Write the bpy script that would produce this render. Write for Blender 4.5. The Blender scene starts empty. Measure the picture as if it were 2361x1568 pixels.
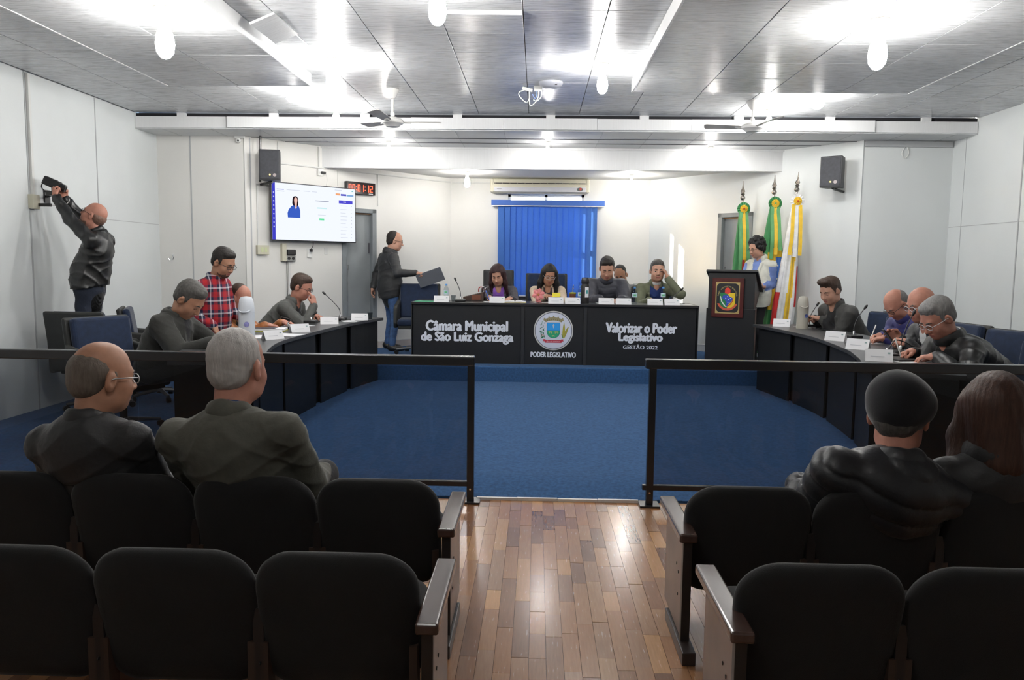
import bpy, bmesh, math, random
import numpy as np
from mathutils import Matrix, Vector
random.seed(7)
PI = math.pi
sc = bpy.context.scene
COL = sc.collection

# ------------------------------------------------------------------ camera, world, sun, exposure
cam = bpy.data.cameras.new('camera'); cam.sensor_width = 36.0; cam.lens = 36.0 * 1800.0 / 2361.0
cam.clip_start = 0.05; cam.clip_end = 200
camo = bpy.data.objects.new('camera', cam); COL.objects.link(camo)
camo.matrix_world = (Matrix.Translation((0, 0, 1.5)) @ Matrix.Rotation(math.radians(1.78), 4, 'Z')
                     @ Matrix.Rotation(math.radians(90 - 5.70), 4, 'X') @ Matrix.Rotation(math.radians(0.70), 4, 'Z'))
sc.camera = camo
world = bpy.data.worlds.new('sky_world'); sc.world = world; world.use_nodes = True
wn = world.node_tree; wn.nodes.clear()
sky = wn.nodes.new('ShaderNodeTexSky'); sky.sky_type = 'NISHITA'; sky.sun_disc = False
sky.sun_elevation = math.radians(14); sky.sun_rotation = math.radians(-70)
bg = wn.nodes.new('ShaderNodeBackground'); bg.inputs['Strength'].default_value = 3.0
wo = wn.nodes.new('ShaderNodeOutputWorld')
wn.links.new(sky.outputs['Color'], bg.inputs['Color']); wn.links.new(bg.outputs['Background'], wo.inputs['Surface'])
sun = bpy.data.lights.new('sun', 'SUN'); sun.energy = 60.0; sun.angle = math.radians(0.6); sun.color = (1.0, 0.93, 0.82)
suno = bpy.data.objects.new('sun', sun); COL.objects.link(suno)
suno.rotation_euler = Vector((1.30, -0.33, -0.42)).to_track_quat('-Z', 'Y').to_euler()
suno.location = (-6, 16, 5)
BULB = 268.0            # radiance of the lamp bulbs
sc.view_settings.view_transform = 'Standard'; sc.view_settings.look = 'None'
sc.view_settings.exposure = 0.0; sc.view_settings.gamma = 1.0
sc.view_settings.use_curve_mapping = False
sc.cycles.use_denoising = True
sc.cycles.transparent_max_bounces = 32

# ------------------------------------------------------------------ materials
MATS = {}
def mat(name, col, rough=0.5, metal=0.0, var=0.0, vscale=12.0, bump=0.0, bscale=60.0, sheen=0.0, coat=0.0,
        stretch=(1, 1, 1), emit=0.0, spec=0.5, alpha=1.0, rvar=0.0, trans=0.0):
    if name in MATS: return MATS[name]
    m = bpy.data.materials.new(name); m.use_nodes = True
    nt = m.node_tree; b = nt.nodes['Principled BSDF']; N = nt.nodes; Lk = nt.links
    c = (col[0], col[1], col[2], 1.0)
    b.inputs['Base Color'].default_value = c; b.inputs['Roughness'].default_value = rough
    b.inputs['Metallic'].default_value = metal; b.inputs['Specular IOR Level'].default_value = spec
    b.inputs['Sheen Weight'].default_value = sheen; b.inputs['Sheen Roughness'].default_value = 0.35
    b.inputs['Coat Weight'].default_value = coat; b.inputs['Coat Roughness'].default_value = 0.12
    b.inputs['Transmission Weight'].default_value = trans
    if emit > 0:
        b.inputs['Emission Color'].default_value = c; b.inputs['Emission Strength'].default_value = emit
    tc = N.new('ShaderNodeTexCoord'); mp = N.new('ShaderNodeMapping'); mp.inputs['Scale'].default_value = stretch
    Lk.new(tc.outputs['Object'], mp.inputs['Vector'])
    v = max(var, 0.02)
    no = N.new('ShaderNodeTexNoise'); no.inputs['Scale'].default_value = vscale; no.inputs['Detail'].default_value = 5
    Lk.new(mp.outputs['Vector'], no.inputs['Vector'])
    ra = N.new('ShaderNodeValToRGB')
    ra.color_ramp.elements[0].position = 0.3; ra.color_ramp.elements[1].position = 0.7
    ra.color_ramp.elements[0].color = (max(0, c[0] * (1 - v)), max(0, c[1] * (1 - v)), max(0, c[2] * (1 - v)), 1)
    ra.color_ramp.elements[1].color = (min(1, c[0] * (1 + v)), min(1, c[1] * (1 + v)), min(1, c[2] * (1 + v)), 1)
    Lk.new(no.outputs['Fac'], ra.inputs['Fac']); Lk.new(ra.outputs['Color'], b.inputs['Base Color'])
    if rvar > 0:
        mr = N.new('ShaderNodeMapRange'); mr.inputs['To Min'].default_value = rough - rvar; mr.inputs['To Max'].default_value = rough + rvar
        Lk.new(no.outputs['Fac'], mr.inputs['Value']); Lk.new(mr.outputs['Result'], b.inputs['Roughness'])
    if bump > 0:
        n2 = N.new('ShaderNodeTexNoise'); n2.inputs['Scale'].default_value = bscale; n2.inputs['Detail'].default_value = 4
        Lk.new(mp.outputs['Vector'], n2.inputs['Vector'])
        bp = N.new('ShaderNodeBump'); bp.inputs['Strength'].default_value = bump; bp.inputs['Distance'].default_value = 0.01
        Lk.new(n2.outputs['Fac'], bp.inputs['Height']); Lk.new(bp.outputs['Normal'], b.inputs['Normal'])
    MATS[name] = m
    return m

def glass_mat(name, tint, gloss_rough=0.03, ior=1.5):
    """thin tinted sheet: straight-through transparency with a Fresnel reflection"""
    if name in MATS: return MATS[name]
    m = bpy.data.materials.new(name); m.use_nodes = True; nt = m.node_tree; nt.nodes.clear()
    o = nt.nodes.new('ShaderNodeOutputMaterial'); t = nt.nodes.new('ShaderNodeBsdfTransparent'); g = nt.nodes.new('ShaderNodeBsdfGlossy')
    mx = nt.nodes.new('ShaderNodeMixShader'); fr = nt.nodes.new('ShaderNodeFresnel'); fr.inputs['IOR'].default_value = ior
    tc = nt.nodes.new('ShaderNodeTexCoord'); no = nt.nodes.new('ShaderNodeTexNoise'); no.inputs['Scale'].default_value = 3
    ra = nt.nodes.new('ShaderNodeValToRGB')
    ra.color_ramp.elements[0].color = (tint[0] * 0.96, tint[1] * 0.96, tint[2] * 0.96, 1); ra.color_ramp.elements[1].color = (*tint, 1)
    nt.links.new(tc.outputs['Object'], no.inputs['Vector']); nt.links.new(no.outputs['Fac'], ra.inputs['Fac'])
    nt.links.new(ra.outputs['Color'], t.inputs['Color']); g.inputs['Roughness'].default_value = gloss_rough
    ge = nt.nodes.new('ShaderNodeNewGeometry'); iv = nt.nodes.new('ShaderNodeMath'); iv.operation = 'SUBTRACT'; iv.inputs[0].default_value = 1.0
    ml = nt.nodes.new('ShaderNodeMath'); ml.operation = 'MULTIPLY'; nt.links.new(ge.outputs['Backfacing'], iv.inputs[1])
    nt.links.new(fr.outputs['Fac'], ml.inputs[0]); nt.links.new(iv.outputs[0], ml.inputs[1])       # no total reflection inside the thin sheet
    nt.links.new(ml.outputs[0], mx.inputs['Fac']); nt.links.new(t.outputs['BSDF'], mx.inputs[1]); nt.links.new(g.outputs['BSDF'], mx.inputs[2])
    nt.links.new(mx.outputs['Shader'], o.inputs['Surface'])
    MATS[name] = m
    return m

def blind_mat():
    m = bpy.data.materials.new('blind_fabric'); m.use_nodes = True; nt = m.node_tree; nt.nodes.clear()
    o = nt.nodes.new('ShaderNodeOutputMaterial'); d = nt.nodes.new('ShaderNodeBsdfDiffuse'); t = nt.nodes.new('ShaderNodeBsdfTranslucent')
    mx = nt.nodes.new('ShaderNodeMixShader'); mx.inputs['Fac'].default_value = 0.35
    tc = nt.nodes.new('ShaderNodeTexCoord'); no = nt.nodes.new('ShaderNodeTexNoise'); no.inputs['Scale'].default_value = 40
    ra = nt.nodes.new('ShaderNodeValToRGB'); ra.color_ramp.elements[0].color = (0.085, 0.21, 0.58, 1); ra.color_ramp.elements[1].color = (0.10, 0.24, 0.64, 1)
    nt.links.new(tc.outputs['Object'], no.inputs['Vector']); nt.links.new(no.outputs['Fac'], ra.inputs['Fac'])
    for s in (d, t): nt.links.new(ra.outputs['Color'], s.inputs['Color'])
    nt.links.new(d.outputs['BSDF'], mx.inputs[1]); nt.links.new(t.outputs['BSDF'], mx.inputs[2]); nt.links.new(mx.outputs['Shader'], o.inputs['Surface'])
    return m

def plank_mat():
    m = bpy.data.materials.new('parquet_wood'); m.use_nodes = True; nt = m.node_tree; N = nt.nodes; Lk = nt.links
    b = N['Principled BSDF']; b.inputs['Roughness'].default_value = 0.2
    b.inputs['Coat Weight'].default_value = 0.45; b.inputs['Coat Roughness'].default_value = 0.17
    ob = N.new('ShaderNodeObjectInfo'); ge = N.new('ShaderNodeNewGeometry'); ad = N.new('ShaderNodeMath'); ad.operation = 'ADD'
    fr = N.new('ShaderNodeMath'); fr.operation = 'FRACT'
    Lk.new(ob.outputs['Random'], ad.inputs[0]); Lk.new(ge.outputs['Random Per Island'], ad.inputs[1]); Lk.new(ad.outputs[0], fr.inputs[0])
    ra = N.new('ShaderNodeValToRGB'); e = ra.color_ramp.elements
    e[0].position = 0.0; e[0].color = (0.19, 0.085, 0.042, 1); e[1].position = 1.0; e[1].color = (0.60, 0.31, 0.12, 1)
    for p, c in ((0.25, (0.30, 0.14, 0.065, 1)), (0.5, (0.44, 0.205, 0.08, 1)), (0.75, (0.35, 0.19, 0.105, 1))):
        q = e.new(p); q.color = c
    Lk.new(fr.outputs[0], ra.inputs['Fac'])
    mp = N.new('ShaderNodeMapping'); mp.inputs['Scale'].default_value = (60, 5, 10)
    Lk.new(ge.outputs['Position'], mp.inputs['Vector'])
    no = N.new('ShaderNodeTexNoise'); no.inputs['Scale'].default_value = 2.0; no.inputs['Detail'].default_value = 6
    Lk.new(mp.outputs['Vector'], no.inputs['Vector'])
    mx = N.new('ShaderNodeMix'); mx.data_type = 'RGBA'; mx.blend_type = 'MULTIPLY'; mx.inputs['Factor'].default_value = 0.28
    rb = N.new('ShaderNodeValToRGB'); rb.color_ramp.elements[0].position = 0.3; rb.color_ramp.elements[0].color = (0.45, 0.42, 0.40, 1); rb.color_ramp.elements[1].position = 0.7
    Lk.new(no.outputs['Fac'], rb.inputs['Fac']); Lk.new(ra.outputs['Color'], mx.inputs['A']); Lk.new(rb.outputs['Color'], mx.inputs['B'])
    Lk.new(mx.outputs['Result'], b.inputs['Base Color'])
    mr = N.new('ShaderNodeMapRange'); mr.inputs['To Min'].default_value = 0.20; mr.inputs['To Max'].default_value = 0.31
    Lk.new(no.outputs['Fac'], mr.inputs['Value']); Lk.new(mr.outputs['Result'], b.inputs['Roughness'])
    bp = N.new('ShaderNodeBump'); bp.inputs['Strength'].default_value = 0.06; bp.inputs['Distance'].default_value = 0.004
    n3 = N.new('ShaderNodeTexNoise'); n3.inputs['Scale'].default_value = 9; Lk.new(ge.outputs['Position'], n3.inputs['Vector'])
    Lk.new(n3.outputs['Fac'], bp.inputs['Height']); Lk.new(bp.outputs['Normal'], b.inputs['Normal'])
    return m

def ceiling_mat(name, col, rough):
    m = bpy.data.materials.new(name); m.use_nodes = True; nt = m.node_tree; N = nt.nodes; Lk = nt.links
    b = N['Principled BSDF']; b.inputs['Specular IOR Level'].default_value = 0.5
    ge = N.new('ShaderNodeNewGeometry'); ob = N.new('ShaderNodeObjectInfo')
    mp = N.new('ShaderNodeMapping'); mp.inputs['Scale'].default_value = (3.5, 60, 1); Lk.new(ge.outputs['Position'], mp.inputs['Vector'])
    no = N.new('ShaderNodeTexNoise'); no.inputs['Scale'].default_value = 2.0; no.inputs['Detail'].default_value = 6; Lk.new(mp.outputs['Vector'], no.inputs['Vector'])
    ra = N.new('ShaderNodeValToRGB'); ra.color_ramp.elements[0].position = 0.3; ra.color_ramp.elements[1].position = 0.72
    ra.color_ramp.elements[0].color = (col[0] * 0.74, col[1] * 0.74, col[2] * 0.74, 1); ra.color_ramp.elements[1].color = (*col, 1)
    Lk.new(no.outputs['Fac'], ra.inputs['Fac'])
    mr = N.new('ShaderNodeMapRange'); mr.inputs['To Min'].default_value = 0.86; mr.inputs['To Max'].default_value = 1.05; Lk.new(ob.outputs['Random'], mr.inputs['Value'])
    mx = N.new('ShaderNodeMix'); mx.data_type = 'RGBA'; mx.blend_type = 'MULTIPLY'; mx.inputs['Factor'].default_value = 1.0
    Lk.new(ra.outputs['Color'], mx.inputs['A']); Lk.new(mr.outputs['Result'], mx.inputs['B']); Lk.new(mx.outputs['Result'], b.inputs['Base Color'])
    r2 = N.new('ShaderNodeMapRange'); r2.inputs['To Min'].default_value = rough - 0.06; r2.inputs['To Max'].default_value = rough + 0.08
    Lk.new(no.outputs['Fac'], r2.inputs['Value']); Lk.new(r2.outputs['Result'], b.inputs['Roughness'])
    bp = N.new('ShaderNodeBump'); bp.inputs['Strength'].default_value = 0.12; bp.inputs['Distance'].default_value = 0.004
    Lk.new(no.outputs['Fac'], bp.inputs['Height']); Lk.new(bp.outputs['Normal'], b.inputs['Normal'])
    return m

def plaid_mat():
    m = bpy.data.materials.new('plaid_flannel'); m.use_nodes = True; nt = m.node_tree; N = nt.nodes; Lk = nt.links
    b = N['Principled BSDF']; b.inputs['Roughness'].default_value = 0.9
    tc = N.new('ShaderNodeTexCoord'); sp = N.new('ShaderNodeSeparateXYZ'); Lk.new(tc.outputs['Object'], sp.inputs[0])
    def stripes(src, per):
        d = N.new('ShaderNodeMath'); d.operation = 'DIVIDE'; d.inputs[1].default_value = per; Lk.new(src, d.inputs[0])
        f = N.new('ShaderNodeMath'); f.operation = 'FRACT'; Lk.new(d.outputs[0], f.inputs[0])
        r = N.new('ShaderNodeValToRGB'); r.color_ramp.interpolation = 'CONSTANT'; e = r.color_ramp.elements
        e[0].position = 0; e[0].color = (0.36, 0.010, 0.016, 1); e[1].position = 0.42; e[1].color = (0.010, 0.014, 0.035, 1)
        q = e.new(0.66); q.color = (0.60, 0.60, 0.64, 1); q = e.new(0.78); q.color = (0.012, 0.018, 0.06, 1)
        Lk.new(f.outputs[0], r.inputs['Fac']); return r.outputs['Color']
    xy = N.new('ShaderNodeMath'); xy.operation = 'MULTIPLY_ADD'; xy.inputs[1].default_value = 0.6
    Lk.new(sp.outputs['Y'], xy.inputs[0]); Lk.new(sp.outputs['X'], xy.inputs[2])
    mx = N.new('ShaderNodeMix'); mx.data_type = 'RGBA'; mx.inputs['Factor'].default_value = 0.5
    Lk.new(stripes(xy.outputs[0], 0.105), mx.inputs['A']); Lk.new(stripes(sp.outputs['Z'], 0.115), mx.inputs['B'])
    Lk.new(mx.outputs['Result'], b.inputs['Base Color'])
    return m

# ------------------------------------------------------------------ mesh helpers
def wm(o):
    if o is None: return Matrix()
    if o.parent: return wm(o.parent) @ o.matrix_parent_inverse @ o.matrix_basis
    return o.matrix_basis.copy()

def link(o, parent=None):
    COL.objects.link(o)
    if parent is not None:
        o.parent = parent; o.matrix_parent_inverse = wm(parent).inverted()
    return o

def tag(o, label=None, cat=None, group=None, kind=None):
    if label: o['label'] = label
    if cat: o['category'] = cat
    if group: o['group'] = group
    if kind: o['kind'] = kind
    return o

def thing(name, label, cat, loc=(0, 0, 0), rz=0.0, group=None):
    o = bpy.data.objects.new(name, None); o.empty_display_size = 0.05
    COL.objects.link(o); o.location = loc; o.rotation_euler = (0, 0, rz)
    return tag(o, label, cat, group)

def RZ(a): return Matrix.Rotation(a, 4, 'Z')
def RX(a): return Matrix.Rotation(a, 4, 'X')
def RY(a): return Matrix.Rotation(a, 4, 'Y')
def T(x, y=None, z=None):
    return Matrix.Translation(x if y is None else (x, y, z))

class MB:
    def __init__(self): self.v = []; self.f = []; self.m = []
    def add(self, vs, fs, mi=0, M=None):
        n = len(self.v)
        for p in vs:
            p = Vector(p)
            if M is not None: p = M @ p
            self.v.append(tuple(p))
        for f in fs:
            self.f.append(tuple(i + n for i in f)); self.m.append(mi)
        return self
    def box(self, x0, x1, y0, y1, z0, z1, mi=0, M=None):
        vs = [(x, y, z) for z in (z0, z1) for y in (y0, y1) for x in (x0, x1)]
        fs = [(0, 2, 3, 1), (4, 5, 7, 6), (0, 1, 5, 4), (2, 6, 7, 3), (0, 4, 6, 2), (1, 3, 7, 5)]
        return self.add(vs, fs, mi, M)
    def cbox(self, c, s, mi=0, M=None):
        return self.box(c[0] - s[0] / 2, c[0] + s[0] / 2, c[1] - s[1] / 2, c[1] + s[1] / 2, c[2] - s[2] / 2, c[2] + s[2] / 2, mi, M)
    def prism(self, poly, z0, z1, mi=0, M=None):
        n = len(poly); vs = [(p[0], p[1], z0) for p in poly] + [(p[0], p[1], z1) for p in poly]
        fs = [tuple(range(n - 1, -1, -1)), tuple(range(n, 2 * n))] + [(i, (i + 1) % n, n + (i + 1) % n, n + i) for i in range(n)]
        return self.add(vs, fs, mi, M)
    def lathe(self, prof, n=20, mi=0, M=None, cap=True):
        vs = []; fs = []; k = len(prof)
        for i in range(n):
            a = 2 * PI * i / n
            for r, z in prof: vs.append((r * math.cos(a), r * math.sin(a), z))
        for i in range(n):
            j = (i + 1) % n
            for q in range(k - 1): fs.append((i * k + q, j * k + q, j * k + q + 1, i * k + q + 1))
        if cap:
            if prof[0][0] > 1e-5: fs.append(tuple(i * k for i in range(n))[::-1])
            if prof[-1][0] > 1e-5: fs.append(tuple(i * k + k - 1 for i in range(n)))
        return self.add(vs, fs, mi, M)
    def tube(self, pts, r, n=8, mi=0, M=None, closed=False):
        pts = [Vector(p) for p in pts]; k = len(pts)
        rr = r if isinstance(r, (list, tuple)) else [r] * k
        up = Vector((0, 0, 1)); vs = []; fs = []; prev = None
        for i, p in enumerate(pts):
            if closed: t = (pts[(i + 1) % k] - pts[i - 1])
            else: t = pts[min(i + 1, k - 1)] - pts[max(i - 1, 0)]
            t.normalize()
            if prev is None:
                a = up.cross(t)
                if a.length < 1e-3: a = Vector((1, 0, 0)).cross(t)
            else: a = prev - t * prev.dot(t)
            a.normalize(); prev = a; b = t.cross(a)
            for j in range(n):
                q = 2 * PI * j / n; vs.append(p + (a * math.cos(q) + b * math.sin(q)) * rr[i])
        for i in range(k if closed else k - 1):
            i2 = (i + 1) % k
            for j in range(n):
                j2 = (j + 1) % n; fs.append((i * n + j, i * n + j2, i2 * n + j2, i2 * n + j))
        if not closed:
            fs.append(tuple(range(n))[::-1]); fs.append(tuple((k - 1) * n + j for j in range(n)))
        return self.add(vs, fs, mi, M)
    def ball(self, c, r, n=14, mi=0, M=None):
        r = r if isinstance(r, (list, tuple)) else (r, r, r); k = max(6, n // 2)
        Ml = T(c) @ Matrix.Diagonal((r[0], r[1], r[2], 1))
        if M is not None: Ml = M @ Ml
        prof = [(math.sin(PI * i / k), -math.cos(PI * i / k)) for i in range(k + 1)]
        prof[0] = (1e-4, -1); prof[-1] = (1e-4, 1)
        return self.lathe(prof, n, mi, Ml, cap=False)
    def build(self, name, mats, parent=None, bevel=0.0, smooth=False, seg=2, M=None):
        me = bpy.data.meshes.new(name); me.from_pydata(self.v, [], self.f)
        if not isinstance(mats, (list, tuple)): mats = [mats]
        for m in mats: me.materials.append(m)
        if len(mats) > 1: me.polygons.foreach_set('material_index', self.m)
        bm = bmesh.new(); bm.from_mesh(me); bmesh.ops.recalc_face_normals(bm, faces=bm.faces[:])
        if bevel > 0:
            es = [e for e in bm.edges if len(e.link_faces) == 2 and e.calc_face_angle(0) > 0.6]
            bmesh.ops.bevel(bm, geom=es, offset=bevel, segments=seg, affect='EDGES', profile=0.5, clamp_overlap=True)
        bm.to_mesh(me); bm.free()
        if smooth:
            me.polygons.foreach_set('use_smooth', [True] * len(me.polygons))
            if smooth != 'all':
                try: me.set_sharp_from_angle(angle=math.radians(40))
                except Exception: pass
        o = bpy.data.objects.new(name, me)
        if M is not None: o.matrix_basis = M
        return link(o, parent)

def struct(name, mb, m, parent=None, **kw):
    o = mb.build(name, m, parent, **kw)
    if parent is None: o['kind'] = 'structure'
    return o

def copy_tree(o, parent=None):
    c = o.copy(); COL.objects.link(c)
    if parent is not None: c.parent = parent
    for ch in [x for x in ALLCH.get(o.name, [])]: copy_tree(ch, c)
    return c
ALLCH = {}
def index_children():
    ALLCH.clear()
    for x in bpy.data.objects:
        if x.parent is not None: ALLCH.setdefault(x.parent.name, []).append(x)
def dup(o, loc, rz=0.0, label=None, group=None, scale=None):
    c = copy_tree(o); c.location = loc; c.rotation_euler = (0, 0, rz)
    if scale: c.scale = (scale, scale, scale)
    if label: c['label'] = label
    if group: c['group'] = group
    return c

def text_part(body, name, m, parent, Mx, width=None, height=None, bold=0.0, depth=0.003, fat=0.0):
    """lettering as thin mesh: x right, y up in the frame Mx, centred on the origin"""
    cu = bpy.data.curves.new('lettering', 'FONT'); cu.body = body; cu.offset = bold; cu.extrude = depth / 2
    cu.resolution_u = 3
    ob = bpy.data.objects.new('lettering', cu); COL.objects.link(ob)
    dg = bpy.context.evaluated_depsgraph_get(); dg.update()
    me = bpy.data.meshes.new_from_object(ob.evaluated_get(dg)); bpy.data.objects.remove(ob); bpy.data.curves.remove(cu)
    n = len(me.vertices); co = np.zeros(n * 3); me.vertices.foreach_get('co', co); co = co.reshape(-1, 3)
    lo, hi = co.min(0), co.max(0); c = (lo + hi) / 2
    sx = width / (hi[0] - lo[0]) if width else None; sy = height / (hi[1] - lo[1]) if height else None
    sx = sx or sy; sy = sy or sx
    co = (co - c) * np.array([sx, sy, 1.0])
    if fat:                                  # heavier weight: the outline repeated with small shifts
        fs = [tuple(p.vertices) for p in me.polygons]; V_ = []; F_ = []
        for k, (dx, dy) in enumerate(((0, 0), (fat, 0), (-fat, 0), (0, fat * 0.7), (0, -fat * 0.7))):
            V_.append(co + np.array([dx, dy, 0.0001 * k])); F_ += [tuple(i + n * k for i in f) for f in fs]
        co = np.concatenate(V_); n = len(co); me = bpy.data.meshes.new(name); me.from_pydata(co.tolist(), [], F_)
    co = np.c_[co, np.ones(n)] @ np.array(Mx).T
    me.vertices.foreach_set('co', co[:, :3].ravel()); me.update()
    me.materials.clear(); me.materials.append(m); me.name = name
    o = bpy.data.objects.new(name, me)
    return link(o, parent)

def frame_mat(o, x, y):
    """4x4 frame from origin and unit x/y axes"""
    x = Vector(x).normalized(); y = Vector(y).normalized(); z = x.cross(y)
    return Matrix(((x.x, y.x, z.x, o[0]), (x.y, y.y, z.y, o[1]), (x.z, y.z, z.z, o[2]), (0, 0, 0, 1)))
def arc(cx, cy, r, a0, a1, n=24):
    return [(cx + r * math.cos(math.radians(a0 + (a1 - a0) * i / n)), cy + r * math.sin(math.radians(a0 + (a1 - a0) * i / n))) for i in range(n + 1)]
# ------------------------------------------------------------------ palette
white = mat('white_plastic', (0.78, 0.78, 0.76), 0.4, var=0.03)
wallm = mat('wall_paint', (0.675, 0.70, 0.70), 0.6, var=0.035, vscale=1.3, bump=0.05, bscale=90)
wallw = mat('wall_paint_warm', (0.74, 0.73, 0.70), 0.6, var=0.03, vscale=1.3, bump=0.05, bscale=90)
fasc = mat('fascia_paint', (0.76, 0.765, 0.77), 0.45, var=0.03, vscale=3, stretch=(30, 1, 1))
void = mat('dark_void', (0.02, 0.02, 0.024), 0.9)
seam = mat('joint_strip', (0.42, 0.43, 0.44), 0.5)
carpet = mat('blue_carpet', (0.040, 0.104, 0.235), 0.97, var=0.22, vscale=45, bump=0.7, bscale=300, sheen=0.06, spec=0.2)
ceilm = ceiling_mat('ceiling_panel', (0.67, 0.685, 0.70), 0.27)
ceilw = ceiling_mat('ceiling_panel_white', (0.72, 0.73, 0.74), 0.32)
blk = mat('black_laminate', (0.0115, 0.012, 0.0135), 0.42, var=0.1, spec=0.45)
blkmetal = mat('black_metal', (0.012, 0.012, 0.013), 0.32, spec=0.6)
blkpl = mat('black_plastic', (0.010, 0.010, 0.011), 0.45)
chrome = mat('chrome', (0.75, 0.75, 0.76), 0.18, metal=1.0)
paper = mat('white_paper', (0.83, 0.83, 0.85), 0.7)
greym = mat('grey_door_paint', (0.25, 0.27, 0.28), 0.38, var=0.05, vscale=5)
greyf = mat('grey_door_frame', (0.20, 0.22, 0.235), 0.4, var=0.05)

XL, XR = -4.63, 4.86
YF = 9.5                                    # piers left and right of the apse
AL, BL = Vector((-3.54, 9.5)), Vector((-1.33, 12.0))
AR, BR = Vector((3.80, 9.5)), Vector((1.69, 12.0))
ZC, ZD = 0.08, 0.262                        # carpet platform and dais
ZT = 3.15                                   # main ceiling

def wall_frame(a, b):
    """u along the wall from a to b, v up, w towards the room"""
    d = (b - a).normalized()
    o = Vector((a.x, a.y, 0)); x = Vector((d.x, d.y, 0)); z = Vector((0, 0, 1)); w = x.cross(z)
    if w.dot(-o) < 0: w = -w
    return Matrix(((x.x, z.x, w.x, o.x), (x.y, z.y, w.y, o.y), (x.z, z.z, w.z, o.z), (0, 0, 0, 1))), (b - a).length
FL, LL = wall_frame(AL, BL)
FR, LR = wall_frame(AR, BR)

# ------------------------------------------------------------------ floors
wood = plank_mat()
floor = struct('floor', MB().box(XL, XR, -3, 4.83, -0.12, -0.013), mat('floor_underlay', (0.06, 0.035, 0.02), 0.8))
pm = MB().box(-0.5, 0.5, -0.5, 0.5, -0.5, 0.5)
plank0 = pm.build('plank', wood, floor); plank0_me = plank0.data
bpy.data.objects.remove(plank0)
stuffp = MB(); PW = 0.066; npl = 0; cand = []
nx = int((XR - XL) / PW)
for i in range(nx):
    x = XL + PW * (i + 0.5); y = -3 + random.random() * 0.25
    while y < 4.82:
        l = random.choice((0.2, 0.25, 0.3, 0.36, 0.42, 0.5)); y1 = min(y + l, 4.822)
        cand.append((x, y, y1)); y = y1
def vis(c):
    x, y, y1 = c; m = 0.5 * (y + y1)
    return (-0.55 < x < 0.86 and m > 2.2, m)
inner = [c for c in cand if -0.42 < c[0] < 0.70 and c[2] > 2.35]
inner.sort(key=lambda c: c[1] + c[2]); inner = inner[:300]; iset = set(inner)
for c in cand:
    x, y, y1 = c; dz = random.uniform(-0.0006, 0.0006); tl = random.uniform(-0.0016, 0.0016); tx = random.uniform(-0.0008, 0.0008)
    if c in iset:
        o = bpy.data.objects.new('plank', plank0_me); COL.objects.link(o); o.parent = floor
        o.location = (x, (y + y1) / 2, -0.0062 + dz); o.scale = (PW - 0.0013, y1 - y - 0.0013, 0.0115); o.rotation_euler = (tx, tl, 0)
    else:
        stuffp.box(-(PW - 0.0013) / 2, (PW - 0.0013) / 2, -(y1 - y - 0.0013) / 2, (y1 - y - 0.0013) / 2, -0.0057, 0.0057,
                   M=T(x, (y + y1) / 2, -0.0062 + dz) @ RX(tx) @ RY(tl))
tag(stuffp.build('planks_under_seating', wood, floor), kind='stuff')

prof = [(4.832, -0.12), (4.832, 0.014)] + [(4.832 + 0.34 * k / 9, 0.014 + (ZC - 0.014) * math.sin(PI / 2 * k / 9)) for k in range(1, 10)] + [(12.1, ZC), (12.1, -0.12)]
struct('floor_carpet', MB().prism(prof, XL, XR, M=Matrix(((0, 0, 1, 0), (1, 0, 0, 0), (0, 1, 0, 0), (0, 0, 0, 1)))), carpet, smooth=True)
mb = MB().prism([(-3.75, 9.2), (4.0, 9.2), (4.0, 9.6), (3.6, 9.78), (1.72, 12.05), (-1.36, 12.05), (-3.4, 9.7), (-3.75, 9.6)], ZC - 0.02, ZD)
struct('floor_dais', mb, carpet, bevel=0.018, seg=3)
t1 = struct('trim_1', MB().box(-0.36, 0.66, 4.822, 4.834, -0.005, 0.0), white)
for k in range(4):
    x0 = -0.36 + k * 0.255
    MB().box(x0, x0 + 0.252, 4.808, 4.829, 0.0, 0.016 + 0.002 * (k % 2)).build('edging_strip', white, t1)

# ------------------------------------------------------------------ walls
def wall_with_seams(name, mb, m, strips):
    w = struct(name, mb, m)
    for b in strips: MB().box(*b).build('joint_strip', seam if len(b) == 6 else seam, w)
    return w
wall_with_seams('wall_left', MB().box(XL - 0.12, XL, -3.1, YF + 0.1, -0.1, 3.35), wallm,
    [(XL - 0.002, XL + 0.006, 7.045, 7.062, ZC, 3.15), (XL - 0.002, XL + 0.004, 8.172, 8.185, ZC, 3.15),
     (XL - 0.002, XL + 0.002, 8.19, 9.49, 1.90, 1.906), (XL - 0.002, XL + 0.004, 5.95, 5.963, ZC, 3.15)])
wall_with_seams('wall_right', MB().box(XR, XR + 0.12, -3.1, YF + 0.1, -0.1, 3.35), wallm,
    [(XR - 0.006, XR + 0.002, 8.13, 8.147, ZC, 3.15), (XR - 0.003, XR + 0.002, 9.22, 9.226, ZC, 3.0),
     (XR - 0.003, XR + 0.002, 7.0, 9.49, 1.967, 1.974), (XR - 0.004, XR + 0.002, 6.9, 6.913, ZC, 3.15)])
struct('wall_rear', MB().box(XL - 0.12, XR + 0.12, -3.12, -3.0, -0.1, 3.35), wallm)
wall_with_seams('wall_pier_left', MB().box(XL - 0.12, AL.x, YF, YF + 0.12, -0.1, 3.35), wallw, [(-4.228, -4.213, YF - 0.005, YF + 0.002, ZC, 2.97)])
wall_with_seams('wall_pier_right', MB().box(AR.x, XR + 0.12, YF, YF + 0.12, -0.1, 3.35), wallm, [(3.83, 4.84, YF - 0.03, YF + 0.002, 2.90, 2.965)])
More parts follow.
